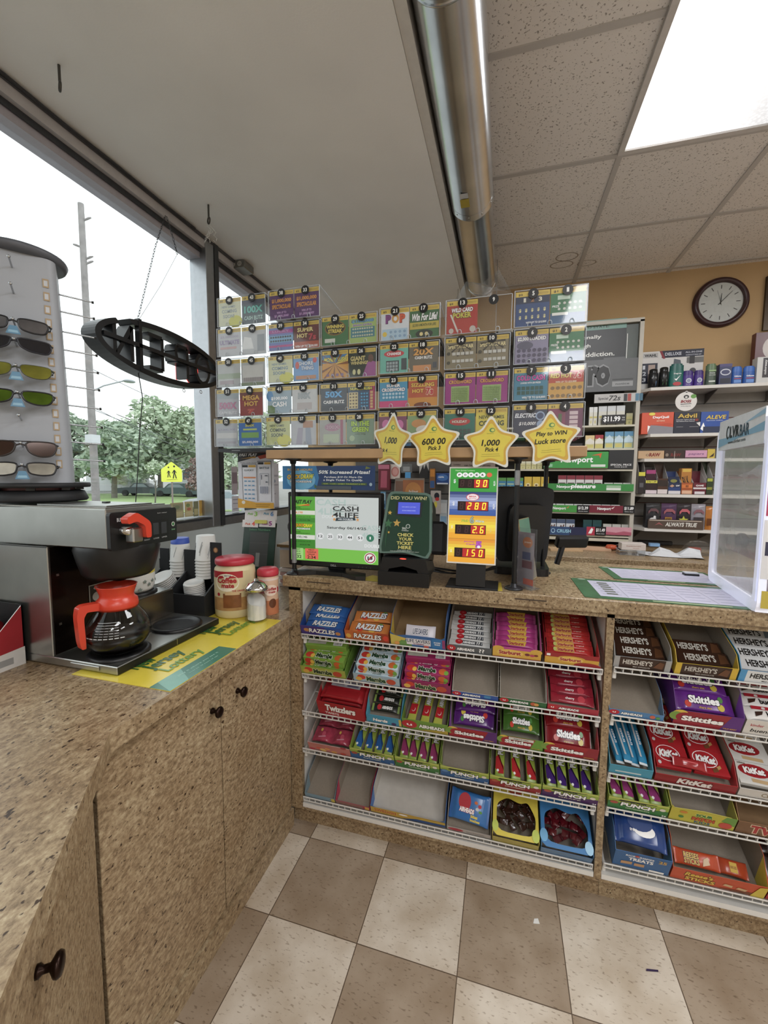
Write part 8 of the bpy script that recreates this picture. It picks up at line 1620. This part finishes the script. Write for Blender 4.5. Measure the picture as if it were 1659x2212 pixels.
for nm, ang, L, w, tail in (('hour_hand', .05, .06, .005, .012), ('minute_hand', .75, .095, .004, .02), ('second_hand', -.28, .085, .0012, .02)):
    b = MB(); b.T = front((0, -.012, 0)); u, v = math.sin(ang), math.cos(ang); b.prism([(-u*tail-v*w/2, -v*tail+u*w/2), (-u*tail+v*w/2, -v*tail-u*w/2), (u*L+v*w/4, v*L-u*w/4), (u*L-v*w/4, v*L+u*w/4)], 0, .001, BLACK); b.obj(nm, t)
b = MB(); b.T = front((0, -.028, 0)); b.flat(ell(0, 0, R0-.03, R0-.03, 40), 0, GLASS); b.obj('glass', t)
x0, x1, z0, z1 = prect(1651, 595, 1720, 712, YB-.01)
t = thing('picture_frame', 'dark gilt framed picture cut by the right edge of the view', 'picture', (x0, YB-.002, z0)); b = MB(); w, h = x1-x0, z1-z0; b.T = front((0, 0, 0)); b.ring([(0, 0), (w, 0), (w, h), (0, h)], [(.025, .025), (w-.025, .025), (w-.025, h-.025), (.025, h-.025)], .001, .02, mat('#3a2c1a', .35, .4, noise=.2)); b.obj('frame', t); b = MB(); b.T = front((0, 0, 0)); b.box(.024, w-.024, .024, h-.024, .001, .006, '#6a5a3a'); b.flat(ell(w/2, h*.5, w*.25, h*.25, 18), .007, '#c8a84a'); b.obj('print', t)
# things on the back counter
def onB(px, py): h = hit(px, py, 'z', BCZ); return h.x, min(h.y, 2.03)
def env(px, py, w, d, label, col, rz):
    x, y = onB(px, py); b = MB(); n = 5
    b.prism([(-w/2, -d/2), (w/2, -d/2), (w/2, d/2), (-w/2, d/2)], .0005, .012, mat(col, .7, noise=.06)); b.prism([(-w/2, d*.1), (w/2, d*.1), (0, -d*.2)], .0122, .0134, mat(col, .7, noise=.1)); o = b.obj('envelope'); o.location = (x, y, BCZ); o.rotation_euler = (0, 0, rz); tag(o, label, 'envelope')
env(1220, 1188, .2, .1, 'flat tan envelope on the back counter, farthest left', '#c9a67c', .1)
env(1275, 1186, .24, .12, 'thick folded tan paper bundle on the back counter', '#d0a886', -.1)
x, y = onB(1320, 1188); t = thing('lighter_pile', 'orange and black wrapped item beside the tan bundle on the back counter', 'packet', (x, y, BCZ)); b = MB(); b.T = Matrix.Translation((0, 0, .02)) @ Matrix.Rotation(.5, 4, 'Z'); b.lathe([(1e-5, -.018), (.03, -.014), (.036, 0), (.028, .014), (1e-5, .018)], mat('#c8542a', .25, noise=.15), 10); b.obj('orange_wrap', t); b = MB(); b.T = Matrix.Translation((.06, .01, .02)); b.lathe([(1e-5, -.02), (.036, -.014), (.04, 0), (.03, .016), (1e-5, .02)], mat('#1f1a1c', .2, noise=.2), 9); b.obj('black_wrap', t)
x, y = onB(1362, 1198); t = thing('clear_tub', 'shallow clear plastic tub under the white box on the back counter', 'tub', (x, y, BCZ)); b = MB(); b.box(-.07, .07, -.04, .06, .001, .004, CLEAR); b.box(-.07, .07, -.041, -.04, .001, .03, CLEAR); b.box(-.07, .07, .06, .061, .001, .03, CLEAR); b.box(-.071, -.07, -.04, .06, .001, .03, CLEAR); b.box(.07, .071, -.04, .06, .001, .03, CLEAR); b.obj('tub', t)
b = MB(); b.tube([(-.072, -.042, .03), (.072, -.042, .03), (.072, .062, .03), (-.072, .062, .03)], .0018, ED, 5, True); b.obj('rim', t)
b = MB(); b.box(-.06, .075, -.03, .05, .0325, .075, mat('#d8cdc6', .5), .002); b.T = front((-.06, -.03, .0325)); art(b, .135, .042, [('t', '#a86a5a', 'Replacement', .5, .6, .6, .14), ('t', '#c87a6a', '24 pcs', .6, .3, .24, .1)], z=.0003); o = b.obj('small_carton'); o.location = (x, y, BCZ); tag(o, 'small white carton resting on the clear tub', 'carton')
def sheet(px, py, w, d, label, col, seed, amp, rz):
    rnd = random.Random(seed); x, y = onB(px, py); b = MB(); n = 7; vs = []
    for i in range(n):
        for j in range(n): vs.append((w*(i/(n-1)-.5), d*(j/(n-1)-.5), .003+amp*max(0, math.sin(i*1.1+seed)*math.cos(j*.9+seed*.7))*rnd.uniform(.6, 1.1)))
    b.add(vs, [(i*n+j, (i+1)*n+j, (i+1)*n+j+1, i*n+j+1) for i in range(n-1) for j in range(n-1)], mat(col, .6, noise=.03)); o = b.obj('crumpled_paper'); o.location = (x, y, BCZ); o.rotation_euler = (0, 0, rz); tag(o, label, 'paper')
sheet(1445, 1200, .34, .16, 'large crumpled white paper lying on the back counter', '#cfd2d6', 2, .055, -.15)
x, y = onB(1412, 1193); b = MB(); b.prism(rrect(-.03, .03, -.018, .018, .008), .011, .03, mat('#7fa8d0', .25, noise=.1)); o = b.obj('blue_packet'); o.location = (x, y, BCZ+.03); tag(o, 'small light blue packet lying on the crumpled paper', 'packet')
b = MB(); x, y = onB(1418, 1180); b.box(-.1, .12, 0, .03, .0005, .03, BLACK, .004); o = b.obj('black_case'); o.location = (x, y+.06, BCZ); tag(o, 'long black case behind the crumpled paper', 'case')
x, y = onB(1507, 1198); t = thing('plastic_bag', 'clear bag with a red item on the back counter by the display case', 'bag', (x, y, BCZ)); b = MB(); b.lathe([(1e-5, .001), (.075, .004), (.085, .03), (.07, .06), (.04, .085), (1e-5, .09)], PLASTIC_FILM, 11, False); b.obj('film', t); b = MB(); b.T = Matrix.Translation((-.02, 0, .004)); b.prism(rrect(-.03, .03, -.025, .025, .01), 0, .04, mat('#a8402f', .4, noise=.15)); b.obj('red_item', t)
# ------------------------------------------------------------------ duct, window hangings
GALV = mat('#d6dade', .22, 1.0, noise=.12, nscale=7)
duct = thing('air_duct', 'shiny round metal duct running along the ceiling towards the back wall', 'duct', (.512, 0, 2.779))
yj2 = hit(1022, 478, 'z', 2.679).y; yj1 = hit(945, 20, 'z', 2.679).y
for y0, y1, r in ((-3.0, yj1, .1), (yj1-.02, yj2, .1005), (yj2-.03, 1.66, .0965)):
    b = MB(); b.T = frame((0, y0, 0), (1, 0, 0), (0, 0, -1)); L = y1-y0
    b.lathe([(r, 0), (r, L-.012), (r+.0025, L-.009), (r+.0025, L-.004), (r, L), (r-.002, L)], GALV, 48)
    b.lathe([(r+.0005, L-.05), (r+.0015, L-.049), (r+.0005, L-.048)], GALV, 48)
    for k in range(10):
        a = k*PI/5+.2; b.T = frame((r*math.cos(a), y1-.03, r*math.sin(a)), (0, 1, 0), (-math.sin(a), 0, math.cos(a))); b.lathe([(.004, 0), (.003, .002), (1e-5, .0022)], STEEL, 8)
    b.obj('duct_section', duct)
b = MB(); b.T = frame((0, 1.655, 0), (1, 0, 0), (0, 0, 1)); b.lathe([(1e-5, .0), (.096, .0)], GALV, 40); b.lathe([(.1, -.03), (.1, .012), (.094, .014)], GALV, 40); b.obj('end_cap', duct)
q = hit(1000, 437, 'z', 2.685); b = MB(); b.T = frame((-.02, q.y-.03, -.1012), (0, 1, 0), (1, 0, 0)) ; b.flat([(-.0, -.02), (.06, -.02), (.06, .02), (0, .02)], .0, '#b9a52c'); b.flat([(-.04, -.018), (-.005, -.018), (-.005, .018), (-.04, .018)], .0, '#c9ccd0'); b.obj('sticker', duct)
SGX = -.8
sgn = thing('open_sign', 'black oval open sign seen from behind hanging in the window', 'sign', (SGX, .205, 1.968))
BLK = mat('#17181b', .35, noise=.04)
A_, B_ = .365, .118
def bar(b, p, q, wd, x0, x1, m):
    p = Vector(p); q = Vector(q); d = (q-p).normalized(); n = Vector((-d.y, d.x))*wd/2
    b.prism([tuple(p+n), tuple(q+n), tuple(q-n), tuple(p-n)], x0, x1, m)
b = MB(); b.T = frame((0, 0, 0), (0, 1, 0), (0, 0, 1))       # local x = +y, local y = up, local z = +x
N = 60; a0, a1 = 2.42, 2.42+2*PI-.24
for k in range(N):
    t0 = a0+(a1-a0)*k/N; t1 = a0+(a1-a0)*(k+1)/N; o0, o1, i0, i1 = [(A_*s*math.cos(t), B_*s2*math.sin(t)) for s, s2, t in ((1, 1, t0), (1, 1, t1), (.93, .8, t0), (.93, .8, t1))]
    b.prism([o0, o1, i1, i0], -.05, .02, BLK)
b.obj('oval_housing', sgn)
b = MB(); b.T = frame((0, 0, 0), (0, 1, 0), (0, 0, 1)); bar(b, (-.33, .004), (.33, .004), .016, 0, .022, BLK); bar(b, (-.16, -.1), (-.16, .112), .016, 0, .022, BLK); b.obj('back_bar', sgn)
def letter(name, yc, strokes):
    b = MB(); b.T = frame((0, yc, 0), (0, 1, 0), (0, 0, 1))
    for p, q in strokes: bar(b, p, q, .017, -.05, .012, BLK)
    b.obj(name, sgn)
H = .07
letter('letter_n', -.235, [((-.04, -H), (-.04, H)), ((.04, -H), (.04, H)), ((.04, H), (-.04, -H))])
letter('letter_e', -.075, [((.04, -H), (.04, H)), ((.04, H), (-.035, H)), ((.04, 0), (-.02, 0)), ((.04, -H), (-.035, -H))])
letter('letter_p', .08, [((.04, -H), (.04, H)), ((.04, H), (-.025, H)), ((-.025, H), (-.035, .04)), ((-.035, .04), (-.025, .0)), ((-.025, 0), (.04, 0))])
letter('letter_o', .225, [((.05*math.cos(k*PI/6), H*math.sin(k*PI/6)), (.05*math.cos((k+1)*PI/6), H*math.sin((k+1)*PI/6))) for k in range(12)])
RED = mat('#ff2a20', .4, emit=1.2); b = MB(); b.tube([(-.055, .225+.05*math.cos(k*PI/8), H*math.sin(k*PI/8)) for k in range(16)], .005, RED, 6, True)
for yy in (.04+.08,): b.tube([(-.055, yy, -H), (-.055, yy, H)], .004, RED, 6)
b.obj('neon_tube', sgn)
b = MB()
for yy, zz in ((-.235+.1, B_*.92), (.24, -B_*.84), (.12, -B_*.98)): b.T = frame((-.015, yy, zz+(.008 if zz > 0 else -.008)), (0, 1, 0), (0, 0, 1)); b.tube([(.008*math.cos(k*PI/5), .008*math.sin(k*PI/5), 0) for k in range(10)], .0016, STEEL, 5, True)
b.obj('hang_ring', sgn)
# chains from the head of the window
hk = hit(357, 466, 'x', -.86); tp = Vector((SGX-.015, .205-.135, 1.968+B_*.92+.016))
CHN = mat('#5a5c60', .35, .8)
def chain(name, P, label, links, r=.0011):
    b = MB()
    pts = [Vector(p) for p in P]; tot = sum((pts[i+1]-pts[i]).length for i in range(len(pts)-1)); n = max(4, int(tot/.014))
    if links:
        for k in range(n):
            d = tot*(k+.5)/n; i = 0
            while i < len(pts)-2 and d > (pts[i+1]-pts[i]).length: d -= (pts[i+1]-pts[i]).length; i += 1
            dr = (pts[i+1]-pts[i]).normalized(); c = pts[i]+dr*d; sd = dr.cross(Vector((1, .2, .1) if k % 2 else (.1, 1, .2))).normalized()
            b.tube([c+dr*.009*math.cos(a)+sd*.004*math.sin(a) for a in [q*PI/4 for q in range(8)]], r, CHN, 4, True)
    else: b.tube(pts, r, CHN, 5)
    return tag(b.obj(name), label, 'chain' if links else 'string')
chain('hanging_chain', [hk, hk+(tp-hk)*.3+Vector((0, -.01, -.005)), tp], 'thin chain running straight from the window head down to the open sign', True)
k2 = hit(383, 549, 'x', -.84); chain('hanging_chain', [hk+Vector((0, .008, 0)), hk+Vector((.005, .03, -.06)), k2], 'short heavier chain looped at the window head above the open sign', True, .0014)
chain('nylon_string', [k2, k2+(tp-k2)*.5+Vector((0, .01, 0)), tp+Vector((0, .006, 0))], 'fine cord from the short chain end to the open sign', False, .0009)
pc = [hit(*q, 'x', -.86) for q in ((312, 808), (308, 860), (302, 930), (298, 1010), (293, 1085))]; pc[0] = Vector((SGX, .205-.16, 1.968-.1)); pc.append(Vector((-.87, .03, 1.0)))
b = MB(); b.tube(pc, .0022, BLACK, 6); tag(b.obj('power_cord'), 'thin black power cord dropping from the open sign', 'cord')
b = MB(); b.tube([(XW+.018, -3.0+.22*k, ZS-.01-.004*(k % 2)) for k in range(17)], .006, mat('#2e2f33', .5, noise=.1), 6); b.box(XW+.004, XW+.012, -3, 1.9, ZS-.016, ZS-.001, mat('#4a4a4e', .5)); tag(b.obj('electric_cable'), 'dark cable run along the top of the window', 'cable')
jb = hit(522, 582, 'z', ZS-.03); t = thing('junction_box', 'grey electrical box with two round outlets on the soffit', 'electrical box', (jb.x, jb.y, ZS))
GB = mat('#7d7c78', .4, .5, noise=.08); b = MB(); b.box(-.055, .055, -.05, .05, -.045, -.001, GB, .006); b.obj('box_body', t)
b = MB(); b.T = frame((0, -.051, -.023), (1, 0, 0), (0, 0, 1)); b.prism(rrect(-.052, .052, -.022, .02, .005), 0, .003, GB)
for xx in (-.022, .022): b.flat(ell(xx, 0, .015, .015, 18), .0035, '#b8b6ae'); b.flat([(xx-.006, -.005), (xx-.004, -.005), (xx-.004, .005), (xx-.006, .005)], .004, BLACK); b.flat([(xx+.004, -.005), (xx+.006, -.005), (xx+.006, .005), (xx+.004, .005)], .004, BLACK)
b.obj('outlet_plate', t)
b = MB(); b.tube([(-.056, .0, -.02), (-.1, -.06, -.015), (-.14, -.14, -.012)], .005, GB, 6); b.tube([(.0, .05, -.01), (-.01, .12, -.012), (-.04, .25, -.012)], .004, BLACK, 6); b.obj('conduit', t)
def eye_hook(px, py0, py1, label):
    p = hit(px, py0, 'z', ZS); dpt = (p-CAM).dot(_f); L = (py1-py0)/FPX*dpt*.98
    t = thing('eye_hook', label, 'hook', (p.x, p.y, ZS)); b = MB(); b.rod((0, 0, -.0005), (0, 0, -L*.66), .0042, mat('#55534f', .4, .7)); b.T = frame((0, 0, -L*.83), (.85, -.5, 0), (0, 0, 1)); b.tube([(L*.15*math.cos(k*PI/6), L*.17*math.sin(k*PI/6), 0) for k in range(12)], .0036, mat('#55534f', .4, .7), 6, True); b.obj('screw_eye', t); return p, L
eye_hook(127, 140, 193, 'dark screw eye hanging from the soffit near the window, nearest the camera')
p, L = eye_hook(450, 442, 482, 'dark screw eye with white string over the window post')
b = MB(); rnd = random.Random(5)
for s in range(4):
    pts = [Vector((p.x, p.y, ZS-L*.95))]
    for k in range(9): pts.append(pts[-1]+Vector((rnd.uniform(-.014, .014), rnd.uniform(-.012, .012), -.011 if k < 8 else .01)))
    b.tube(pts, .0012, WHITE, 4)
tag(b.obj('string'), 'loose white string knotted on the screw eye over the window post', 'string')
# flyers stuck on the glass
def flyer(px0, py0, px1, py1, col, spec, label, dx=0.0):
    a, c_, e = hit(px0, py0, 'x', XW-.064), hit(px1, py0, 'x', XW-.064), hit(px0, py1, 'x', XW-.064); w, h = c_.y-a.y, a.z-e.z
    b = MB(); b.T = frame((XW-.0655+dx, a.y, e.z), (0, 1, 0), (0, 0, 1)); b.prism([(0, 0), (w, 0), (w, h), (0, h)], -.0006, 0, mat(col, .6)); art(b, w, h, spec, z=.0003); tag(b.obj('window_flyer'), label, 'flyer')
g = '#c9c49a'
flyer(368, 1087, 397, 1121, '#c4bd92', [('r', '#a8a88a', .2, .5, .9, .9), ('r', '#d8d0a0', .1, .08, .9, .4), ('e', '#8a9a7a', .5, .7, .2, .12)], 'pale tan flyer at the left of the window sheets')
flyer(399, 1084, 417, 1117, '#cdbf8a', [('e', '#8aa06a', .4, .75, .25, .12), ('e', '#c8806a', .5, .5, .25, .1), ('r', '#e0d4a4', .1, .05, .9, .34)], 'tan and green flyer in the middle of the window sheets')
flyer(418, 1083, 429, 1116, '#8a8c6a', [('r', '#c8c08a', .1, .1, .9, .5)], 'narrow olive flyer on the window glass')
flyer(430, 1081, 455, 1115, '#d4a84a', [('e', '#d8cf8a', .5, .72, .25, .16), ('r', '#b88a3a', .2, .2, .8, .5), ('r', '#d8c06a', .05, .02, .95, .14)], 'orange yellow flyer beside the window post')
flyer(500, 1008, 513, 1069, '#b7aeb4', [('r', '#8a7a84', .1, .4, .9, .8)], 'grey notice on the second window next to the poster')
flyer(501, 1072, 516, 1106, '#d8d8e0', [('r', '#9a9aa8', .15, .15, .85, .2), ('r', '#9a9aa8', .15, .5, .85, .55), ('r', '#9a9aa8', .15, .75, .85, .8)], 'small white form low on the second window')
flyer(584, 1000, 602, 1098, '#d2d2dc', [('r', '#a8a8b8', .1, .1+.09*k, .9, .12+.09*k) for k in range(9)] if False else [('r', '#a8a8b8', .1, .7, .9, .74), ('r', '#a8a8b8', .1, .5, .9, .53), ('r', '#a8a8b8', .1, .3, .6, .33), ('e', '#8a9ab0', .4, .6, .2, .04)], 'tall white list on the second window by the pole')
# litter on the floor
p = hit(1157, 1990, 'z', 0); b = MB(); b.prism([(-.008, -.01), (.012, -.006), (.008, .01), (-.004, .006)], .0005, .0015, WHITE); o = b.obj('paper_scrap'); o.location = p; tag(o, 'tiny white paper scrap on the floor tiles', 'scrap')
p = hit(1409, 2098, 'z', 0); b = MB(); b.prism([(-.017, -.005), (.016, .002), (.017, .006), (-.015, .0)], .0005, .003, mat('#3a2a50', .3)); o = b.obj('candy_wrapper'); o.location = p; tag(o, 'small dark purple candy wrapper on the floor', 'wrapper')
# water marks on a ceiling tile
b = MB(); p = hit(1213, 572, 'z', ZC-.001)
for dx, dy, rx, ry in ((0, 0, .075, .05), (.02, -.1, .07, .055), (.16, .02, .06, .04)): b.ring(ell(p.x+dx, p.y+dy, rx, ry, 24), ell(p.x+dx, p.y+dy, rx*.9, ry*.88, 24), ZC-.0012, ZC-.0008, mat('#a89a8c', .8))
struct(b.obj('trim_1'))

# ------------------------------------------------------------------ outside
GZ = -.75
def far(px, d, z=GZ): P = CAM+ray(px, 1030)*d; return Vector((P.x, P.y, z))
def noise_ground(name, col, sc):
    return mat(col, .9, noise=.18, nscale=sc)
b = MB(); b.box(-160, XW-.6, -60, 170, GZ-.3, GZ-.02, noise_ground('', '#8f8f8c', 2)); struct(b.obj('street'))
b = MB(); c0, c1, c2, c3 = far(60, 22), far(520, 26), far(520, 52), far(60, 48)
b.prism([(c0.x, c0.y), (c1.x, c1.y), (c2.x, c2.y), (c3.x, c3.y)], GZ-.02, GZ+.02, noise_ground('', '#8fa86a', 3)); o = b.obj('lawn'); struct(o)
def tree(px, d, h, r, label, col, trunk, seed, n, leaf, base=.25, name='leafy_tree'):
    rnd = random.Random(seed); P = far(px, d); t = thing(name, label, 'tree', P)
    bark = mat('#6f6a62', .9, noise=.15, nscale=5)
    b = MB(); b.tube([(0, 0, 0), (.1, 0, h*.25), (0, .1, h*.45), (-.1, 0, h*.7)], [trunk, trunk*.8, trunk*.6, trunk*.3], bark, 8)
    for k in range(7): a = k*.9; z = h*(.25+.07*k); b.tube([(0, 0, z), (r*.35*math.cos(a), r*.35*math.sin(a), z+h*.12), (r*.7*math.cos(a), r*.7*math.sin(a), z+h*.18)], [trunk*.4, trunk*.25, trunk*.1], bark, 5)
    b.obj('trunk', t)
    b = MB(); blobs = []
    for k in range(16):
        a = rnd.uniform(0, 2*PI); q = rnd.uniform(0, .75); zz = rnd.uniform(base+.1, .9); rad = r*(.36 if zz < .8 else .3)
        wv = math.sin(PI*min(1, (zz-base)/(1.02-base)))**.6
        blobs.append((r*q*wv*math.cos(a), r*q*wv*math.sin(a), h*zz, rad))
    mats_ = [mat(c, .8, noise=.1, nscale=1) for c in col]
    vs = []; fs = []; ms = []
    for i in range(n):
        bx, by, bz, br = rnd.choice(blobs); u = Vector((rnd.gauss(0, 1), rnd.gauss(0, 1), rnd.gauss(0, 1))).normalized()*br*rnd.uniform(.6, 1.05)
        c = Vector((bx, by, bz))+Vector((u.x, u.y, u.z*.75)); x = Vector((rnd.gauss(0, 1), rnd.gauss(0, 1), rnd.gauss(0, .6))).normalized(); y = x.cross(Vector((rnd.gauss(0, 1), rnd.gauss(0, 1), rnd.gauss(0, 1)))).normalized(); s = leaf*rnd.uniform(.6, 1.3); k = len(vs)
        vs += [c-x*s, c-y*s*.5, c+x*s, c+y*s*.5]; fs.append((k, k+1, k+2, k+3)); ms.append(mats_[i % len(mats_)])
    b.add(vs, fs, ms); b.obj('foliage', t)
G1_ = ['#b3c4a6', '#a5b89b', '#c2cfb4']; G2_ = ['#bac9ad', '#abbf9f', '#c8d3ba']; G3_ = ['#a9baa3', '#b5c4ad', '#9db09a']  # leaf greens paled so the colour carries the outdoor haze
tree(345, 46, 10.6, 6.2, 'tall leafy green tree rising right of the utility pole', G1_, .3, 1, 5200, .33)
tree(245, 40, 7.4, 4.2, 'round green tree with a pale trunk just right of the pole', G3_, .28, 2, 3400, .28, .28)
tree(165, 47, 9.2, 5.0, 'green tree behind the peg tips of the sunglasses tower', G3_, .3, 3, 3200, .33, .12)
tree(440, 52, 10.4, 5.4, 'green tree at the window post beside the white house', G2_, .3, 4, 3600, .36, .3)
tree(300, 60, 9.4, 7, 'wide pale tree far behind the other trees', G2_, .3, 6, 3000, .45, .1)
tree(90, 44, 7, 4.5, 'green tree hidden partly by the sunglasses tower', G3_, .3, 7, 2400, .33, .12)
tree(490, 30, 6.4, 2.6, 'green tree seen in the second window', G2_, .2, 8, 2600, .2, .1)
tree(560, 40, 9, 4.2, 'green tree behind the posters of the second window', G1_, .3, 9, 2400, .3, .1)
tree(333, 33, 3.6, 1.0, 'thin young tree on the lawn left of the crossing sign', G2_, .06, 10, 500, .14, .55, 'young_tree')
tree(437, 40, 4.2, 2.2, 'reddish brown shrub in front of the white house', ['#8a6f68', '#9a807a'], .1, 11, 1100, .2, .1, 'shrub')
# utility pole with lamp and wires
PD = 19; P = far(205, PD); t = thing('utility_pole', 'tall weathered wooden utility pole across the street', 'pole', P); WD = mat('#8f8a88', .8, noise=.2, nscale=4); HP = 1.43-GZ+(1106-80-472)/FPX*PD+.0
b = MB(); b.tube([(0, 0, 0), (0, 0, HP)], [.17, .12], WD, 12); b.obj('pole_shaft', t)
axd = Vector((_r.x, _r.y, 0)).normalized()
for zz, s in ((HP-.6, 1), (HP-1.7, -1), (HP-2.2, 1), (HP-2.4, 1)):
    b = MB(); b.tube([axd*0+Vector((0, 0, zz-.12)), axd*.3*s+Vector((0, 0, zz)), axd*.42*s+Vector((0, 0, zz+.03))], [.04, .05, .03], WD, 6); b.obj('insulator_arm', t)
b = MB(); b.T = Matrix.Translation((0, 0, 0)); zl = 1.43-GZ+(1106-80-850)/FPX*PD
b.tube([Vector((0, 0, zl)), axd*.6+Vector((0, 0, zl+.28)), axd*1.5+Vector((0, 0, zl+.5))], .035, mat('#b8bcbe', .4, .6), 6); b.T = Matrix.Translation(axd*1.75+Vector((0, 0, zl+.47))) @ frame((0, 0, 0), axd, (axd.y*-1, axd.x, 0)); b.lathe([(1e-5, -.05), (.22, -.03), (.26, 0), (.2, .06), (1e-5, .08)], mat('#a8aeb0', .4, .4), 14); b.obj('street_lamp_arm', t)
b = MB(); b.T = Matrix.Translation((0, 0, 0)); b.box(-.2, .2, -.22, .2, 1.43-GZ+(1106-80-960)/FPX*PD, 1.43-GZ+(1106-80-940)/FPX*PD, '#c8ccce'); b.obj('meter_box', t)
for k, (z0_, q1, z1_) in enumerate(((7.6-3.2, 470, 3.4), (4.5, 470, 2.4), (3.9, 470, 1.4), (6.2, 470, 5.4))):
    a = Vector((P.x, P.y, z0_)); e = far(q1+60, 32, z1_); b = MB(); b.tube([a.lerp(e, i/10)+Vector((0, 0, -.5*math.sin(PI*i/10))) for i in range(11)], .014, mat('#5f6468', .6), 4); tag(b.obj('utility_wire'), 'overhead wire from the utility pole to the right, %s' % ('uppermost over the trees', 'second down', 'lowest across the trees', 'thin one high in the sky')[k], 'wire')
# school crossing sign
SD = 17.5; P = far(371, SD); t = thing('crossing_sign', 'yellow school crossing sign with two walking figures on a post', 'sign', P)
zc = 1.43+(1106-80-1019)/FPX*SD-GZ; fw = Vector((CAM.x-P.x, CAM.y-P.y, 0)).normalized(); sx = Vector((-fw.y, fw.x, 0)); S = .39
b = MB(); b.rod((0, 0, 0), (0, 0, zc+.2), .035, mat('#8a7f78', .6, .4)); b.obj('post', t)
b = MB(); b.T = frame(fw*.05+Vector((0, 0, zc)), sx, (0, 0, 1)); pts = [(-S, -S*1.02), (S, -S*1.02), (S, S*.3), (0, S*1.15), (-S, S*.3)]
b.prism(rounded(pts, .08, 3), -.01, 0, mat('#e6ee2c', .5, noise=.02))
def man(cx, s):
    b.flat(ell(cx, S*(.5*s+.12), S*.09*s, S*.1*s, 12), .004, BLACK)
    for p in ([(-.1, .5), (.1, .5), (.12, .05), (-.12, .05)], [(-.12, .05), (.02, .05), (-.1, -.7), (-.26, -.7)], [(-.02, .05), (.12, .05), (.36, -.7), (.2, -.7)], [(-.1, .48), (-.02, .4), (-.28, .0), (-.36, .06)], [(.02, .4), (.1, .48), (.34, .1), (.26, .04)]): b.flat([(cx+x*S*.62*s, S*(y*.72*s-.12)) for x, y in p], .004, BLACK)
man(-S*.28, .82); man(S*.26, 1.05); b.flat([(-S*.5, -S*.82), (S*.55, -S*.78), (S*.55, -S*.75), (-S*.5, -S*.79)], .004, BLACK); b.obj('sign_plate', t)
# cars and house
def car(px, d, label, col, L, hd):
    P = far(px, d); t = thing('car', label, 'car', P, (0, 0, hd)); body = mat(col, .3, .2, noise=.03)
    b = MB(); b.T = frame((0, .85, 0), (1, 0, 0), (0, 0, 1)); h = L/2
    b.prism(rounded([(-h, .3), (h, .3), (h, .72), (h*.96, .84), (h*.38, .93), (-h*.55, .93), (-h, .82)], .12, 2), 0, 1.7, body); b.prism(rounded([(-h*.5, .9), (h*.36, .9), (h*.12, 1.36), (-h*.3, 1.38)], .15, 2), .12, 1.58, body); b.obj('body', t)
    b = MB(); b.T = frame((0, -.74, 0), (1, 0, 0), (0, 0, 1)); b.prism([(-h*.4, .95), (h*.26, .95), (h*.1, 1.28), (-h*.25, 1.3)], 0, .02, mat('#8f9ea4', .15)); b.T = frame((0, .75, 0), (1, 0, 0), (0, 0, 1)); b.prism([(-h*.4, .95), (h*.26, .95), (h*.1, 1.28), (-h*.25, 1.3)], 0, .02, mat('#8f9ea4', .15)); b.obj('side_window', t)
    b = MB(); b.box(-h-.04, -h+.02, -.8, .8, .36, .48, CHROME); b.box(h-.02, h+.04, -.8, .8, .36, .48, CHROME); b.obj('bumper', t)
    for x in (-h*.62, h*.6):
        for y in (-.82, .82): b = MB(); b.T = frame((x, y, .33), (1, 0, 0), (0, 0, 1)); b.lathe([(.33, -.1), (.33, .1), (.2, .11), (1e-5, .11)], mat('#2a2c2e', .7), 18); b.lathe([(.2, -.11), (1e-5, -.11)], STEEL, 14); b.lathe([(.33, -.1), (.2, -.11)], mat('#2a2c2e', .7), 18); b.obj('wheel', t)
hd = math.atan2(_r.y, _r.x)
car(388, 44, 'dark green grey old car parked behind the crossing sign', '#4f5f60', 5.4, hd+.05); car(312, 45, 'dark old car parked left of the crossing sign', '#454d50', 5.2, hd+.05); car(448, 43, 'dark car half hidden by the window post', '#4a5a5e', 5.0, hd); car(488, 24, 'silver car in the second window', '#b4b8bc', 4.4, hd+.3)
P = far(432, 60); t = thing('house', 'white sided house with gabled roof behind the parked cars', 'house', P, (0, 0, hd+.25)); WS = mat('#d9dcdc', .7, noise=.03)
b = MB(); b.box(-3.6, 6, 0, 8, 0, 4.6, WS); b.T = frame((0, 8, 0), (1, 0, 0), (0, 0, 1)); b.prism([(-3.6, 4.6), (6, 4.6), (1.2, 8.2)], 0, 8, WS); 
for k in range(22): b.T = Matrix(); b.box(-3.61, 6.01, -.03, 0, .2*k+.02, .2*k+.05, '#b9bebe')
b.obj('wall', t)
b = MB(); b.T = frame((0, 8.3, 0), (1, 0, 0), (0, 0, 1))
for s in (-1, 1): b.prism([(1.2+s*5.2, 4.45), (1.2+s*5.3, 4.6), (1.2, 8.5), (1.2, 8.25)], 0, 8.7, mat('#a9adae', .7))
b.obj('roof', t)
for x in (-1.8, 1.6, 4.2): b = MB(); b.box(x-.45, x+.45, -.05, .0, 1.6, 3, '#5f666a'); b.box(x-.55, x+.55, -.04, .01, 1.5, 3.1, WHITE); b.obj('window', t)
b = MB(); P = far(232, 58); b.box(-3, 3, 0, 5, 0, 2.5, WS); o = b.obj('shed'); o.location = P; o.rotation_euler = (0, 0, hd); tag(o, 'low white shed wall behind the round tree trunk', 'shed')
